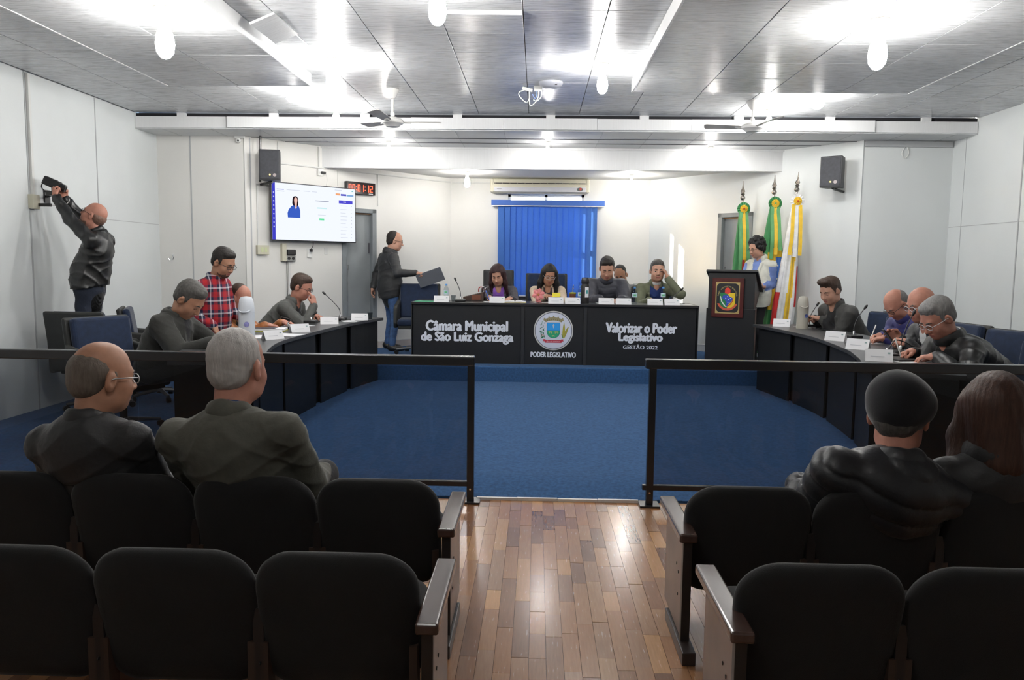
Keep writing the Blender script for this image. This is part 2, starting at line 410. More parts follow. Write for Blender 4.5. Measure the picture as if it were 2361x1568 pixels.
# angled apse walls with a door opening each
UL0, UL1 = 1.36, 1.93
UR0, UR1 = 1.45, 2.01
ZDT = 2.205
def angled(name, F, Ltot, u0, u1, m):
    mb = MB()
    mb.box(-0.02, u0, -0.1, 3.2, -0.12, 0, M=F).box(u1, Ltot + 0.05, -0.1, 3.2, -0.12, 0, M=F).box(u0, u1, ZDT, 3.2, -0.12, 0, M=F)
    return struct(name, mb, m)
wal = angled('wall_angled_left', FL, LL, UL0, UL1, wallw)
war = angled('wall_angled_right', FR, LR, UR0, UR1, wallm)
MB().box(0.045, 0.06, -0.1, 2.96, -0.001, 0.004, M=FL).build('joint_strip', seam, wal)
# back wall with the window opening
WX0, WX1, WZ0, WZ1 = -0.46, 0.70, 1.06, 2.53
mb = MB().box(BL.x - 0.05, WX0, 12.0, 12.14, -0.1, 3.2).box(WX1, BR.x + 0.05, 12.0, 12.14, -0.1, 3.2)
mb.box(WX0, WX1, 12.0, 12.14, -0.1, WZ0).box(WX0, WX1, 12.0, 12.14, WZ1, 3.2)
struct('wall_back', mb, wallw)
# window
win = struct('window_1', MB().box(WX0, WX1, 12.03, 12.12, WZ0, WZ0 + 0.03), white)
alu = mat('window_aluminium', (0.55, 0.56, 0.57), 0.4, metal=0.6)
mb = MB()
for x in (WX0, (WX0 + WX1) / 2 - 0.02, WX1 - 0.04): mb.box(x, x + 0.04, 12.06, 12.10, WZ0 + 0.03, WZ1)
for z in (WZ0 + 0.03, WZ0 + 0.75, WZ1 - 0.04): mb.box(WX0, WX1, 12.06, 12.10, z, z + 0.04)
mb.build('window_frame', alu, win)
gl = glass_mat('window_glass', (0.93, 0.95, 0.95), 0.02)
for x0, x1 in ((WX0 + 0.04, (WX0 + WX1) / 2 - 0.02), ((WX0 + WX1) / 2 + 0.02, WX1 - 0.04)):
    for z0, z1 in ((WZ0 + 0.07, WZ0 + 0.75), (WZ0 + 0.79, WZ1 - 0.04)):
        MB().box(x0, x1, 12.078, 12.082, z0, z1).build('pane', gl, win)

# baseboards on the dais
bb = mat('baseboard_paint', (0.62, 0.56, 0.52), 0.5); bbw = mat('baseboard_white', (0.74, 0.73, 0.71), 0.5)
for nm, F, Lt, u0, u1 in (('baseboard_left', FL, LL, UL1, 0), ('baseboard_right', FR, LR, UR1, 0)):
    b = struct(nm, MB().box(u1 + 0.05, u0 - 0.6, ZD, ZD + 0.09, -0.001, 0.012, M=F).box(u0 + 0.02, Lt - 0.01, ZD - 0.01, ZD + 0.09, -0.001, 0.012, M=F), bb if nm.endswith('left') else bbw)
    MB().box(u0 + 0.02, Lt - 0.01, ZD + 0.09, ZD + 0.103, -0.001, 0.016, M=F).build('moulding', bbw, b)
struct('baseboard_back', MB().box(BL.x, BR.x, 11.988, 12.001, ZD, ZD + 0.1), bbw)

# doors
def door(name, F, u0, u1, hinge_u, handle_u):
    d = struct(name, MB().box(u0 + 0.07, u1 - 0.07, ZD, ZDT - 0.06, -0.10, -0.055, M=F), greym)
    mb = MB()
    mb.box(u0, u0 + 0.07, ZD, ZDT, -0.12, 0.018, M=F).box(u1 - 0.07, u1, ZD, ZDT, -0.12, 0.018, M=F).box(u0, u1, ZDT - 0.06, ZDT, -0.12, 0.018, M=F)
    mb.build('door_frame', greyf, d, bevel=0.006)
    MB().box(u0 + 0.07, u1 - 0.07, ZDT - 0.075, ZDT - 0.058, -0.055, -0.03, M=F).build('head_strip', mat('strip_wood', (0.42, 0.22, 0.10), 0.5), d)
    MB().box(hinge_u - 0.014, hinge_u + 0.014, 1.60, 1.74, -0.056, -0.04, M=F).build('hinge', mat('hinge_steel', (0.10, 0.10, 0.11), 0.4), d)
    MB().box(handle_u - 0.012, handle_u + 0.012, 1.33, 1.47, -0.056, -0.05, M=F).tube([(handle_u, 1.43, -0.05), (handle_u, 1.43, -0.01), (handle_u, 1.37, -0.01)], 0.008, M=F).build('door_handle', chrome, d)
    return d
door('door_1', FL, UL0, UL1, UL1 - 0.085, UL0 + 0.10)
door('door_2', FR, UR0, UR1, UR0 + 0.085, UR1 - 0.10)

# ------------------------------------------------------------------ ceilings
ceil = struct('ceiling', MB().box(XL - 0.1, XR + 0.1, -3.1, 9.06, ZT + 0.03, ZT + 0.2), void)
PX, PY = 0.56, 0.52
pan = MB().box(-PX / 2 + 0.003, PX / 2 - 0.003, -PY / 2 + 0.002, PY / 2 - 0.002, 0, 0.03).build('ceiling_panel', ceilm, ceil, bevel=0.0015, seg=1)
pan_me = pan.data; bpy.data.objects.remove(pan)
rest = MB(); i = 0
xs = []; x = -0.12 + PX / 2
while x - PX / 2 > XL: x -= PX
while x - PX / 2 < XR: xs.append(x); x += PX
for x in xs:
    y = 8.97 - PY / 2
    while y > -3.1:
        sx = 1.0; cx = x
        if x - PX / 2 < XL: cx = (XL + x + PX / 2) / 2; sx = (x + PX / 2 - XL) / PX
        if x + PX / 2 > XR: cx = (XR + x - PX / 2) / 2; sx = (XR - x + PX / 2) / PX
        rx, ry = random.uniform(-0.004, 0.004), random.uniform(-0.003, 0.003)
        sag = abs(cx + 0.40) < 0.05 and abs(y - 5.59) < 0.27
        if sx > 0.06:
            if y > 4.3:
                o = bpy.data.objects.new('ceiling_panel', pan_me); COL.objects.link(o); o.parent = ceil
                o.location = (cx, y, ZT); o.scale = (sx, 1, 1); o.rotation_euler = (rx, ry, 0)
                if sag:
                    o.rotation_euler = (math.radians(3.0), math.radians(0.8), 0); o.location.z = ZT - 0.012
            else:
                rest.box(-sx * PX / 2 + 0.003, sx * PX / 2 - 0.003, -PY / 2 + 0.002, PY / 2 - 0.002, 0, 0.03, M=T(cx, y, ZT) @ RX(rx) @ RY(ry))
        y -= PY
tag(rest.build('panels_over_seating', ceilm, ceil), kind='stuff')
# lowered soffits left and right of the centre
def soffit(name, x0, x1, y0, y1, z):
    s = struct(name, MB().box(x0 + 0.012, x1 - 0.012, y0, y1 - 0.012, z + 0.02, ZT - 0.004), void)
    MB().box(x0, x0 + 0.012, y0, y1, z - 0.004, ZT - 0.003).build('fascia_board', fasc, s)
    MB().box(x1 - 0.012, x1, y0, y1, z - 0.004, ZT - 0.003).build('fascia_board', fasc, s)
    MB().box(x0 + 0.012, x1 - 0.012, y1 - 0.012, y1, z, ZT - 0.003).build('fascia_board', fasc, s)
    n = max(1, round((x1 - x0) / 0.6)); w = (x1 - x0 - 0.024) / n; k = int((y1 - y0 - 0.012) / PY) + 1
    me = MB().box(-w / 2 + 0.003, w / 2 - 0.003, -PY / 2 + 0.002, PY / 2 - 0.002, 0, 0.02).build('soffit_panel', ceilm, s, bevel=0.0015, seg=1)
    dd = me.data; bpy.data.objects.remove(me)
    for a in range(n):
        for b in range(k):
            yc = y1 - 0.012 - PY * (b + 0.5)
            o = bpy.data.objects.new('soffit_panel', dd); COL.objects.link(o); o.parent = s
            o.location = (x0 + 0.012 + w * (a + 0.5), yc, z); o.rotation_euler = (random.uniform(-0.004, 0.004), random.uniform(-0.003, 0.003), 0)
    return s
soffit('ceiling_soffit_left', -3.35, -2.04, 0.3, 7.10, 3.04)
soffit('ceiling_soffit_right', 0.825, 3.30, 0.3, 7.27, 3.04)
# loose strip beside the left soffit
struct('trim_2', MB().box(-0.09, 0.09, -0.26, 0.26, 0, 0.015, M=T(-1.86, 5.6, 3.10) @ RX(0.03) @ RY(math.radians(-22))), ceilw)
# beam across the room: boards hung below a dark gap
beam = struct('trim_3', MB().box(XL, XR, 9.03, 9.10, 2.985, 3.15), void)
xb = [XL + 0.005, -3.55, -2.5, -1.45, -0.4, 0.65, 1.7, 2.75, 3.72, XR - 0.005]
for a, b in zip(xb[:-1], xb[1:]):
    e = -0.03 if b > -3.6 and a < 3.6 and a > -3.6 else 0.0
    MB().box(a, b - 0.003, 8.995 + e, 9.03, 2.985, 3.104 + 0.006 * random.random()).build('fascia_board', fasc, beam)
    MB().box((a + b) / 2 - 0.05, (a + b) / 2 + 0.05, 8.99, 9.03, 3.100, 3.15).build('spacer_block', fasc, beam)
mb = MB().box(XL - 0.05, XR + 0.05, 9.0, 10.34, 2.972, 2.984).box(XL - 0.05, XR + 0.05, 9.10, 10.34, 2.984, 3.2)
lowc = struct('ceiling_rear', mb, ceilw)
for y in (9.55, 9.9): MB().box(XL, XR, y, y + 0.012, 2.966, 2.974).build('joint_strip', mat('joint_dark', (0.12, 0.12, 0.13), 0.6), lowc)
for x in xs: 
    if XL + 0.1 < x < XR - 0.1: MB().box(x - 0.002, x + 0.002, 9.0, 10.3, 2.970, 2.974).build('joint_strip', seam, lowc)
fb = struct('trim_4', MB().box(-2.90, 3.17, 10.30, 10.36, 2.70, 2.975), fasc)
MB().box(-2.89, 3.16, 10.285, 10.30, 2.945, 2.972).build('cornice', fasc, fb)
struct('ceiling_alcove', MB().prism([(-2.95, 10.33), (3.2, 10.33), (1.75, 12.05), (-1.4, 12.05)], 2.755, 3.0), wallw)
# ------------------------------------------------------------------ lamps
def emit_mat(name, col, s):
    if name in MATS: return MATS[name]
    m = bpy.data.materials.new(name); m.use_nodes = True; nt = m.node_tree; nt.nodes.clear()
    o = nt.nodes.new('ShaderNodeOutputMaterial'); e = nt.nodes.new('ShaderNodeEmission')
    e.inputs['Color'].default_value = (*col, 1); e.inputs['Strength'].default_value = s
    nt.links.new(e.outputs['Emission'], o.inputs['Surface']); MATS[name] = m
    return m
glow = emit_mat('bulb_glow', (1.0, 0.985, 0.95), BULB)
glow_s = emit_mat('small_bulb_glow', (1.0, 0.97, 0.92), BULB * 0.66)      # weaker bulbs behind the beam and in the alcove
rose = mat('lamp_socket', (0.66, 0.64, 0.58), 0.5)
def lamp(x, y, z, label, group, big=1.0, globe=False):
    t = thing('ceiling_lamp', label, 'lamp', (x, y, z), group=group)
    s = big
    MB().lathe([(0.001, 0), (0.052 * s, -0.001), (0.05 * s, -0.012), (0.03 * s, -0.03 * s), (0.024 * s, -0.055 * s), (0.001, -0.056 * s)][::-1], 18, M=T(x, y, z)).build('socket', rose, t, smooth=True)
    z0 = -0.012 if globe else -0.055 * s
    if globe:
        prof = [(0.054, z0), (0.066, z0 - 0.03), (0.068, z0 - 0.055), (0.06, z0 - 0.09), (0.03, z0 - 0.115), (0.001, z0 - 0.12)]
    else:
        prof = [(0.016 * s, z0), (0.022 * s, z0 - 0.03 * s), (0.040 * s, z0 - 0.075 * s), (0.046 * s, z0 - 0.12 * s), (0.040 * s, z0 - 0.16 * s), (0.022 * s, z0 - 0.185 * s), (0.001, z0 - 0.192 * s)]
    MB().lathe(prof[::-1], 16, M=T(x, y, z), cap=False).build('bulb', glow_s if y > 9.5 else glow, t, smooth='all')
    return t
lamp(-2.334, 4.94, 3.04, 'bare lit bulb hanging from the narrow lowered ceiling beside the wall with the camera', 'lamps', 1.25)
lamp(2.119, 5.137, 3.04, 'bare lit bulb under the wide lowered ceiling, its socket rusty at the rim', 'lamps', 1.25)
lamp(-0.604, 4.70, 3.15, 'bare lit bulb over the aisle beside the sagging ceiling panel', 'lamps', 1.15)
lamp(-1.718, 6.576, 3.15, 'bare lit bulb at the end of the narrow lowered ceiling, before the fan', 'lamps', 1.0)
lamp(-2.18, 8.50, 3.15, 'bare lit bulb close to the white beam, beside the fan near the screen', 'lamps', 0.9)
lamp(0.519, 6.707, 3.15, 'bare lit bulb beside the edge of the wide lowered ceiling and the grey dome', 'lamps', 1.0)
lamp(2.446, 8.60, 3.15, 'bare lit bulb close to the white beam, behind the fan near the flags', 'lamps', 0.9)
lamp(-2.40, 7.72, 3.15, 'round lit globe lamp on the ceiling between fan and wall-mounted camera', 'lamps', globe=True)
lamp(2.70, 7.88, 3.15, 'round lit globe lamp on the ceiling before the fan near the flags', 'lamps', globe=True)
lamp(0.105, 9.757, 2.972, 'lit bulb behind the white beam above the middle of the head table', 'lamps', 0.75)
lamp(-1.86, 9.80, 2.972, 'lit bulb behind the white beam next to the screen wall', 'lamps', 0.75)
lamp(2.156, 10.08, 2.972, 'lit bulb behind the white beam above the lectern', 'lamps', 0.75)
lamp(-1.004, 11.11, 2.755, 'lit bulb in the alcove between the red digital clock and the air conditioner', 'lamps', 0.9)
lamp(1.324, 11.35, 2.755, 'lit bulb in the alcove between the air conditioner and the flags', 'lamps', 0.9)

lamp(-0.60, 1.1, 3.15, 'bare lit bulb over the aisle above the rear seating', 'lamps', 1.1)

# ------------------------------------------------------------------ ceiling fans
fanm = mat('fan_white', (0.70, 0.69, 0.67), 0.4); blade_m = mat('fan_blade', (0.55, 0.53, 0.51), 0.45, var=0.1, vscale=6)
def fan(x, y, zh, a0, label):
    t = thing('ceiling_fan', label, 'fan', (x, y, ZT), group='ceiling fans')
    M = T(x, y, 0)
    MB().lathe([(0.001, ZT - 0.095), (0.022, ZT - 0.09), (0.05, ZT - 0.05), (0.066, ZT - 0.012), (0.06, ZT), (0.001, ZT)], 20, M=M).build('canopy', fanm, t, smooth=True)
    MB().tube([(x, y, ZT - 0.08), (x, y, zh + 0.05)], 0.011, 10).ball((x, y, zh + 0.075), (0.022, 0.022, 0.03)).build('rod', fanm, t, smooth=True)
    MB().lathe([(0.001, zh - 0.045), (0.06, zh - 0.045), (0.075, zh - 0.03), (0.105, zh - 0.012), (0.11, zh + 0.008), (0.095, zh + 0.03), (0.03, zh + 0.05), (0.001, zh + 0.052)], 28, M=M).build('motor', fanm, t, smooth=True)
    for k in range(3):
        a = math.radians(a0 + 120 * k); B = M @ T(0, 0, zh) @ RZ(a) @ RY(math.radians(-3)) @ RX(math.radians(12))
        poly = [(0.085, -0.022), (0.16, -0.045), (0.46, -0.06), (0.475, -0.03), (0.475, 0.04), (0.45, 0.055), (0.16, 0.04), (0.085, 0.022)]
        b = MB().prism(poly, -0.003, 0.003, M=B).build('blade', blade_m, t)
        MB().box(0.07, 0.17, -0.016, 0.016, -0.011, -0.004, M=B).build('blade_bracket', fanm, b)
    return t
fan(-1.423, 7.70, 2.835, 18, 'white three-blade ceiling fan hanging before the wall screen')
fan(2.152, 8.148, 2.885, 48, 'white three-blade ceiling fan hanging before the flags')

# ceiling dome and junction box
t = thing('ceiling_dome', 'shallow grey dome fixed to the ceiling beside the dangling white cables', 'detector', (0.10, 7.39, ZT))
MB().lathe([(0.001, ZT - 0.055), (0.06, ZT - 0.05), (0.10, ZT - 0.03), (0.112, ZT - 0.008), (0.112, ZT), (0.001, ZT)], 28, M=T(0.10, 7.39, 0)).build('shell', mat('dome_grey', (0.34, 0.35, 0.40), 0.35), t, smooth=True)
MB().cbox((0.145, 7.31, ZT - 0.036), (0.02, 0.008, 0.008)).build('indicator', blkpl, t)
t = thing('cable_junction', 'white junction box with looped cables dangling from the ceiling', 'junction box', (-0.06, 7.57, ZT))
MB().cbox((-0.02, 7.55, ZT - 0.025), (0.075, 0.05, 0.05)).build('box', white, t, bevel=0.004)
MB().tube([(-0.16, 7.55, ZT - 0.02), (-0.12, 7.53, ZT - 0.035), (-0.07, 7.53, ZT - 0.045)], 0.018).build('connector', white, t, smooth=True)
def loop(pts, r, name, m, par, n=6): MB().tube(bez(pts), r, n).build(name, m, par, smooth=True)
def bez(pts, n=8):
    """Catmull-Rom through points"""
    P = [Vector(p) for p in pts]; P = [P[0]] + P + [P[-1]]; out = []
    for i in range(1, len(P) - 2):
        a, b, c, d = P[i - 1], P[i], P[i + 1], P[i + 2]
        for k in range(n):
            s = k / n; out.append(0.5 * ((2 * b) + (c - a) * s + (2 * a - 5 * b + 4 * c - d) * s * s + (3 * b - a - 3 * c + d) * s ** 3))
    out.append(P[-2]); return out
loop([(-0.11, 7.53, ZT - 0.03), (-0.19, 7.52, ZT - 0.06), (-0.19, 7.52, ZT - 0.10), (-0.13, 7.52, ZT - 0.155), (-0.10, 7.52, ZT - 0.12), (-0.098, 7.53, ZT - 0.05)], 0.005, 'cable', white, t)
loop([(-0.098, 7.53, ZT - 0.06), (-0.095, 7.52, ZT - 0.17), (-0.07, 7.52, ZT - 0.18), (-0.02, 7.52, ZT - 0.12), (-0.015, 7.53, ZT - 0.04)], 0.005, 'cable', white, t)
loop([(0.015, 7.54, ZT - 0.01), (0.01, 7.53, ZT - 0.10), (-0.03, 7.53, ZT - 0.14), (-0.06, 7.53, ZT - 0.13)], 0.005, 'cable', white, t)
MB().tube(bez([(-0.07, 7.52, ZT - 0.08), (-0.045, 7.52, ZT - 0.12), (-0.03, 7.52, ZT - 0.09), (-0.03, 7.53, ZT - 0.045)]), 0.004, 6).build('blue_wire', mat('wire_blue', (0.25, 0.35, 0.65), 0.5), t)

# ------------------------------------------------------------------ air conditioner
acb = mat('ac_cream', (0.72, 0.68, 0.55), 0.45); acf = mat('ac_front_grey', (0.62, 0.62, 0.66), 0.35)
t = thing('air_conditioner', 'long cream split air conditioner mounted above the window blind', 'air conditioner', (0.02, 12.0, 2.52))
MB().prism([(11.80, 2.60), (11.83, 2.735), (11.88, 2.75), (11.998, 2.75), (11.998, 2.53), (11.86, 2.525), (11.81, 2.55)], -0.70, 0.74,
           M=Matrix(((0, 0, 1, 0), (1, 0, 0, 0), (0, 1, 0, 0), (0, 0, 0, 1)))).build('body', acb, t, bevel=0.008)
MB().box(-0.665, 0.705, 11.792, 11.80, 2.545, 2.615).build('lower_panel', acf, t, bevel=0.003)
MB().box(-0.66, 0.70, 11.795, 11.815, 2.665, 2.676).build('air_slot', void, t)
for x0, x1 in ((-0.72, -0.675), (0.715, 0.76)): MB().box(x0, x1, 11.81, 11.99, 2.54, 2.735).build('end_cap', acb, t, bevel=0.01)
for k in range(12): MB().box(-0.65 + k * 0.112, -0.647 + k * 0.112, 11.793, 11.80, 2.655, 2.69).build('slot_divider', acb, t)
MB().box(-0.62, -0.55, 11.788, 11.792, 2.582, 2.588).build('badge', blkpl, t)
q = MB().lathe([(0.001, 0), (0.045, 0), (0.045, 0.003), (0.001, 0.003)], 18, M=T(0.615, 11.791, 2.585) @ RX(PI / 2) @ Matrix.Diagonal((1, 0.6, 1, 1))).build('energy_sticker', mat('sticker_dark', (0.10, 0.12, 0.12), 0.5), t)
MB().lathe([(0.001, 0), (0.02, 0), (0.02, 0.002), (0.001, 0.002)], 12, M=T(0.625, 11.787, 2.59) @ RX(PI / 2)).build('sticker_red_mark', mat('sticker_red', (0.5, 0.08, 0.06), 0.5), q)

# ------------------------------------------------------------------ blind
blindm = blind_mat()
t = thing('vertical_blind', 'royal blue vertical blind with flat pelmet covering the window', 'blind', (0.14, 11.93, 0.93))
pel = mat('pelmet_blue', (0.045, 0.13, 0.45), 0.6, var=0.05)
MB().box(-0.706, 0.996, 11.875, 11.95, 2.352, 2.43).build('pelmet', pel, t, bevel=0.003)
MB().box(-0.70, 0.99, 11.88, 11.945, 2.338, 2.350).build('head_rail', white, t)
n = 17; w = 1.49 / n
for k in range(n):
    a = math.radians(12) if k < 12 else math.radians((13, 15, 22, 27, 26)[k - 12])
    xc = -0.60 + w * (k + 0.5)
    MB().box(-w * 0.54, w * 0.54, -0.0012, 0.0012, 0.93, 2.338, M=T(xc, 11.918, 0) @ RZ(-a)).build('slat', blindm, t)
tag(MB().box(-0.35, 0.2, 11.90, 11.99, ZD, 0.97).box(-0.38, 0.23, 11.87, 11.995, 0.97, 0.985).build('side_table', mat('side_table_dark', (0.05, 0.05, 0.06), 0.5)),
    'low dark cabinet standing under the window blind', 'cabinet')
tag(MB().box(-0.27, -0.10, 11.90, 11.98, 0.985, 0.995, M=None).build('paper_stack', paper, bevel=0.001), 'small stack of paper on the cabinet under the blind', 'paper')

# ------------------------------------------------------------------ screen on the angled wall
tvm = mat('tv_black', (0.012, 0.012, 0.016), 0.3)
t = thing('wall_screen', 'large flat television on the wall showing a white page with portrait', 'television', tuple(FL @ Vector((0.9, 1.73, 0.0))))
cx, cz, tw, th = 0.888, 2.093, 1.255, 0.722
FT = FL @ T(cx, cz, 0.0)
MB().box(-tw / 2, tw / 2, -th / 2, th / 2, 0.075, 0.11, M=FT).build('casing', tvm, t, bevel=0.004)
MB().box(-0.2, 0.2, -0.15, 0.15, 0.0, 0.075, M=FT).build('wall_bracket', blkmetal, t)
def scr(name, x0, x1, y0, y1, m, par, d=0.0):
    return MB().box(x0, x1, y0, y1, 0.110 + d, 0.1112 + d, M=FT).build(name, m, par)
sw, sh = tw - 0.024, th - 0.024
S = lambda c, s: emit_mat('screen_%d_%d_%d' % tuple(int(v * 100) for v in c), c, s)
page = scr('screen', -sw / 2, sw / 2, -sh / 2, sh / 2, S((0.88, 0.92, 1.0), 1.05), t)
def px(u, v): return (-sw / 2 + u * sw, sh / 2 - v * sh)      # page coordinates 0..1 from its top left
def rect(name, u0, v0, u1, v1, m, d=0.0013):
    a = px(u0, v0); b = px(u1, v1); return scr(name, a[0], b[0], b[1], a[1], m, page, d)
def shp(name, pts, m, d=0.0013):
    pp = [px(*p) for p in pts]; return MB().prism(pp, 0.110 + d, 0.1112 + d, M=FT).build(name, m, page)
blueb = S((0.06, 0.06, 0.62), 0.9); grt = S((0.72, 0.76, 0.86), 0.9); grd = S((0.45, 0.48, 0.6), 0.8)
rect('side_bar', 0, 0, 0.035, 1, blueb)
for k in range(9): rect('side_icon', 0.012, 0.16 + 0.075 * k, 0.024, 0.185 + 0.075 * k, S((0.55, 0.6, 0.95), 1.0), 0.0026)
rect('page_tab', 0.055, 0.105, 0.135, 0.118, S((0.45, 0.45, 0.85), 0.9)); rect('page_tab', 0.055, 0.135, 0.14, 0.148, grt)
rect('page_tab', 0.165, 0.105, 0.32, 0.115, grt); rect('page_tab', 0.36, 0.105, 0.44, 0.115, grt); rect('page_tab', 0.46, 0.105, 0.52, 0.115, grt)
rect('user_caption', 0.74, 0.035, 0.83, 0.047, grt); rect('user_icon', 0.955, 0.03, 0.975, 0.05, S((0.2, 0.6, 0.65), 0.9))
rect('button', 0.75, 0.10, 0.805, 0.135, S((0.95, 0.42, 0.2), 0.95)); rect('button', 0.815, 0.105, 0.885, 0.14, S((0.12, 0.12, 0.6), 0.95)); rect('button', 0.89, 0.11, 0.978, 0.143, S((0.25, 0.45, 0.75), 0.95))
rect('list_header', 0.79, 0.225, 0.965, 0.285, S((0.09, 0.08, 0.68), 0.95)); rect('list_header_caption', 0.845, 0.247, 0.88, 0.263, S((0.8, 0.8, 1.0), 1.0), 0.0026)
for k in range(10):
    rect('list_line', 0.81, 0.325 + 0.066 * k, 0.90 - 0.012 * (k % 3), 0.333 + 0.066 * k, grt); rect('list_mark', 0.945, 0.323 + 0.066 * k, 0.953, 0.334 + 0.066 * k, grd)
rect('name_caption', 0.50, 0.262, 0.665, 0.276, grd); rect('time_caption', 0.52, 0.385, 0.64, 0.410, S((0.62, 0.88, 0.9), 1.0)); rect('small_caption', 0.53, 0.52, 0.625, 0.529, grt)
rect('green_button', 0.545, 0.585, 0.605, 0.62, S((0.15, 0.78, 0.38), 1.0))
hairc = S((0.03, 0.015, 0.025), 0.6)
shp('portrait_hair', [(0.235, 0.38), (0.228, 0.34), (0.232, 0.26), (0.243, 0.225), (0.26, 0.212), (0.282, 0.22), (0.296, 0.25), (0.298, 0.33), (0.296, 0.40), (0.25, 0.41)], hairc)
shp('portrait_body', [(0.175, 0.60), (0.172, 0.52), (0.185, 0.46), (0.215, 0.40), (0.245, 0.375), (0.27, 0.45), (0.285, 0.38), (0.305, 0.40), (0.318, 0.47), (0.318, 0.60)], S((0.05, 0.13, 0.62), 0.9), 0.0026)
shp('portrait_face', [(0.248, 0.29), (0.252, 0.25), (0.267, 0.235), (0.283, 0.25), (0.287, 0.29), (0.28, 0.34), (0.277, 0.40), (0.27, 0.45), (0.256, 0.39), (0.252, 0.34)], S((0.85, 0.52, 0.45), 1.0), 0.0039)

# digital clock
t = thing('digital_clock', 'black wall clock with glowing red digits beside the television', 'clock', tuple(FL @ Vector((1.64, 2.38, 0))))
FK = FL @ T(1.645, 2.472, 0)
MB().box(-0.235, 0.235, -0.082, 0.082, 0.0, 0.06, M=FK).build('case', tvm, t, bevel=0.004)
MB().box(-0.228, 0.228, -0.076, 0.076, 0.06, 0.0615, M=FK).build('faceplate', mat('clock_face', (0.02, 0.012, 0.012), 0.15), t)
led = emit_mat('led_red', (1.0, 0.10, 0.05), 3.2)
SEG = {'0': 'abcdef', '1': 'bc', '2': 'abged', '3': 'abgcd'}
def digit(ch, x):
    w, h, q = 0.042, 0.094, 0.011; mb = MB()
    R = {'a': (-w / 2, w / 2, h / 2 - q, h / 2), 'd': (-w / 2, w / 2, -h / 2, -h / 2 + q), 'g': (-w / 2, w / 2, -q / 2, q / 2), 'f': (-w / 2, -w / 2 + q, 0, h / 2),
         'b': (w / 2 - q, w / 2, 0, h / 2), 'e': (-w / 2, -w / 2 + q, -h / 2, 0), 'c': (w / 2 - q, w / 2, -h / 2, 0)}
    for s in SEG[ch]: a = R[s]; mb.box(x + a[0], x + a[1], a[2], a[3], 0.0615, 0.063, M=FK)
    mb.build('digit', led, t)
for ch, x in zip('000112', (-0.185, -0.125, -0.04, 0.02, 0.105, 0.165)): digit(ch, x)
for x in (-0.083, 0.062): MB().box(x - 0.006, x + 0.006, 0.016, 0.028, 0.0615, 0.063, M=FK).box(x - 0.006, x + 0.006, -0.03, -0.018, 0.0615, 0.063, M=FK).build('colon', led, t)
MB().box(0.12, 0.19, -0.073, -0.062, 0.0615, 0.0625, M=FK).build('maker_plate', mat('plate_grey', (0.5, 0.5, 0.5), 0.4), t)

# ------------------------------------------------------------------ loudspeakers
spm = mat('speaker_cabinet', (0.035, 0.036, 0.040), 0.5); grille = mat('speaker_grille', (0.045, 0.047, 0.055), 0.65, var=0.2, vscale=30, bump=0.3, bscale=400)
def speaker(F, u, w_, z, label, yaw, pole):
    loc = F @ Vector((u, z, w_)); t = thing('loudspeaker', label, 'loudspeaker', tuple(loc), group='wall loudspeakers')
    B = T(loc) @ RZ(yaw)
    MB().prism([(-0.125, -0.10), (0.125, -0.10), (0.095, 0.11), (-0.095, 0.11)], -0.18, 0.18, M=B).build('cabinet', spm, t, bevel=0.008)
    MB().box(-0.112, 0.112, -0.108, -0.10, -0.165, 0.165, M=B).build('grille', grille, t, bevel=0.004)
    MB().lathe([(0.001, 0), (0.02, 0), (0.02, 0.003), (0.001, 0.003)], 16, M=B @ T(0.06, -0.108, -0.122) @ RX(PI / 2)).build('emblem', mat('speaker_badge', (0.42, 0.36, 0.36), 0.4), t)
    MB().lathe([(0.001, 0), (0.010, 0), (0.010, 0.003), (0.001, 0.003)], 12, M=B @ T(0.005, -0.108, -0.118) @ RX(PI / 2)).build('pilot_light', emit_mat('pilot_amber', (1.0, 0.78, 0.25), 2.5), t)
    p0 = B @ Vector((0, 0.05, -0.19)); p1 = F @ Vector((u, z - 0.21, 0.0))
    MB().tube([B @ Vector((0, 0.0, -0.18)), p0, p1], 0.016, 8).build('wall_bracket', blkmetal, t)
    if pole:
        q = F @ Vector((u - 0.10, 0, 0.16))
        MB().tube([(q.x, q.y, z - 0.2), (q.x + 0.015, q.y, 2.97)], 0.014, 8).build('support_pole', blkmetal, t)
    return t
speaker(FL, 0.19, 0.25, 2.622, 'dark loudspeaker on a bracket above the television', math.radians(8), True)
speaker(FR, 0.20, 0.25, 2.60, 'dark loudspeaker on a bracket on the wall beside the flags', math.radians(-38), False)

# ------------------------------------------------------------------ conduits, boxes and cables on the angled wall
cdm = mat('conduit_white', (0.66, 0.66, 0.64), 0.5); beige = mat('box_beige', (0.55, 0.53, 0.42), 0.5)
def wbox(name, F, u0, u1, z0, z1, d, m, label=None, cat=None, w0=0.0, par=None, bevel=0.003):
    o = MB().box(u0, u1, z0, z1, w0, d, M=F).build(name, m, par, bevel=bevel)
    if label: tag(o, label, cat)
    return o
t = thing('cable_trunking', 'thin white cable trunking running along the angled wall to the air conditioner', 'trunking', tuple(FL @ Vector((0.45, 2.69, 0))))
wbox('trunk', FL, 0.45, LL - 0.02, 2.685, 2.705, 0.016, cdm, par=t); MB().box(BL.x + 0.015, -0.73, 11.984, 12.0, 2.68, 2.70).build('trunk', cdm, t)
wbox('trunk', FL, 1.005, 1.025, 2.705, 2.96, 0.016, cdm, par=t); wbox('trunk', FL, 1.955, 1.967, 2.25, 2.685, 0.012, cdm, par=t)
wbox('trunk', FL, 1.30, 1.31, 2.48, 2.685, 0.012, cdm, par=t); wbox('trunk', FL, 0.42, 0.432, 2.47, 2.96, 0.012, cdm, par=t)
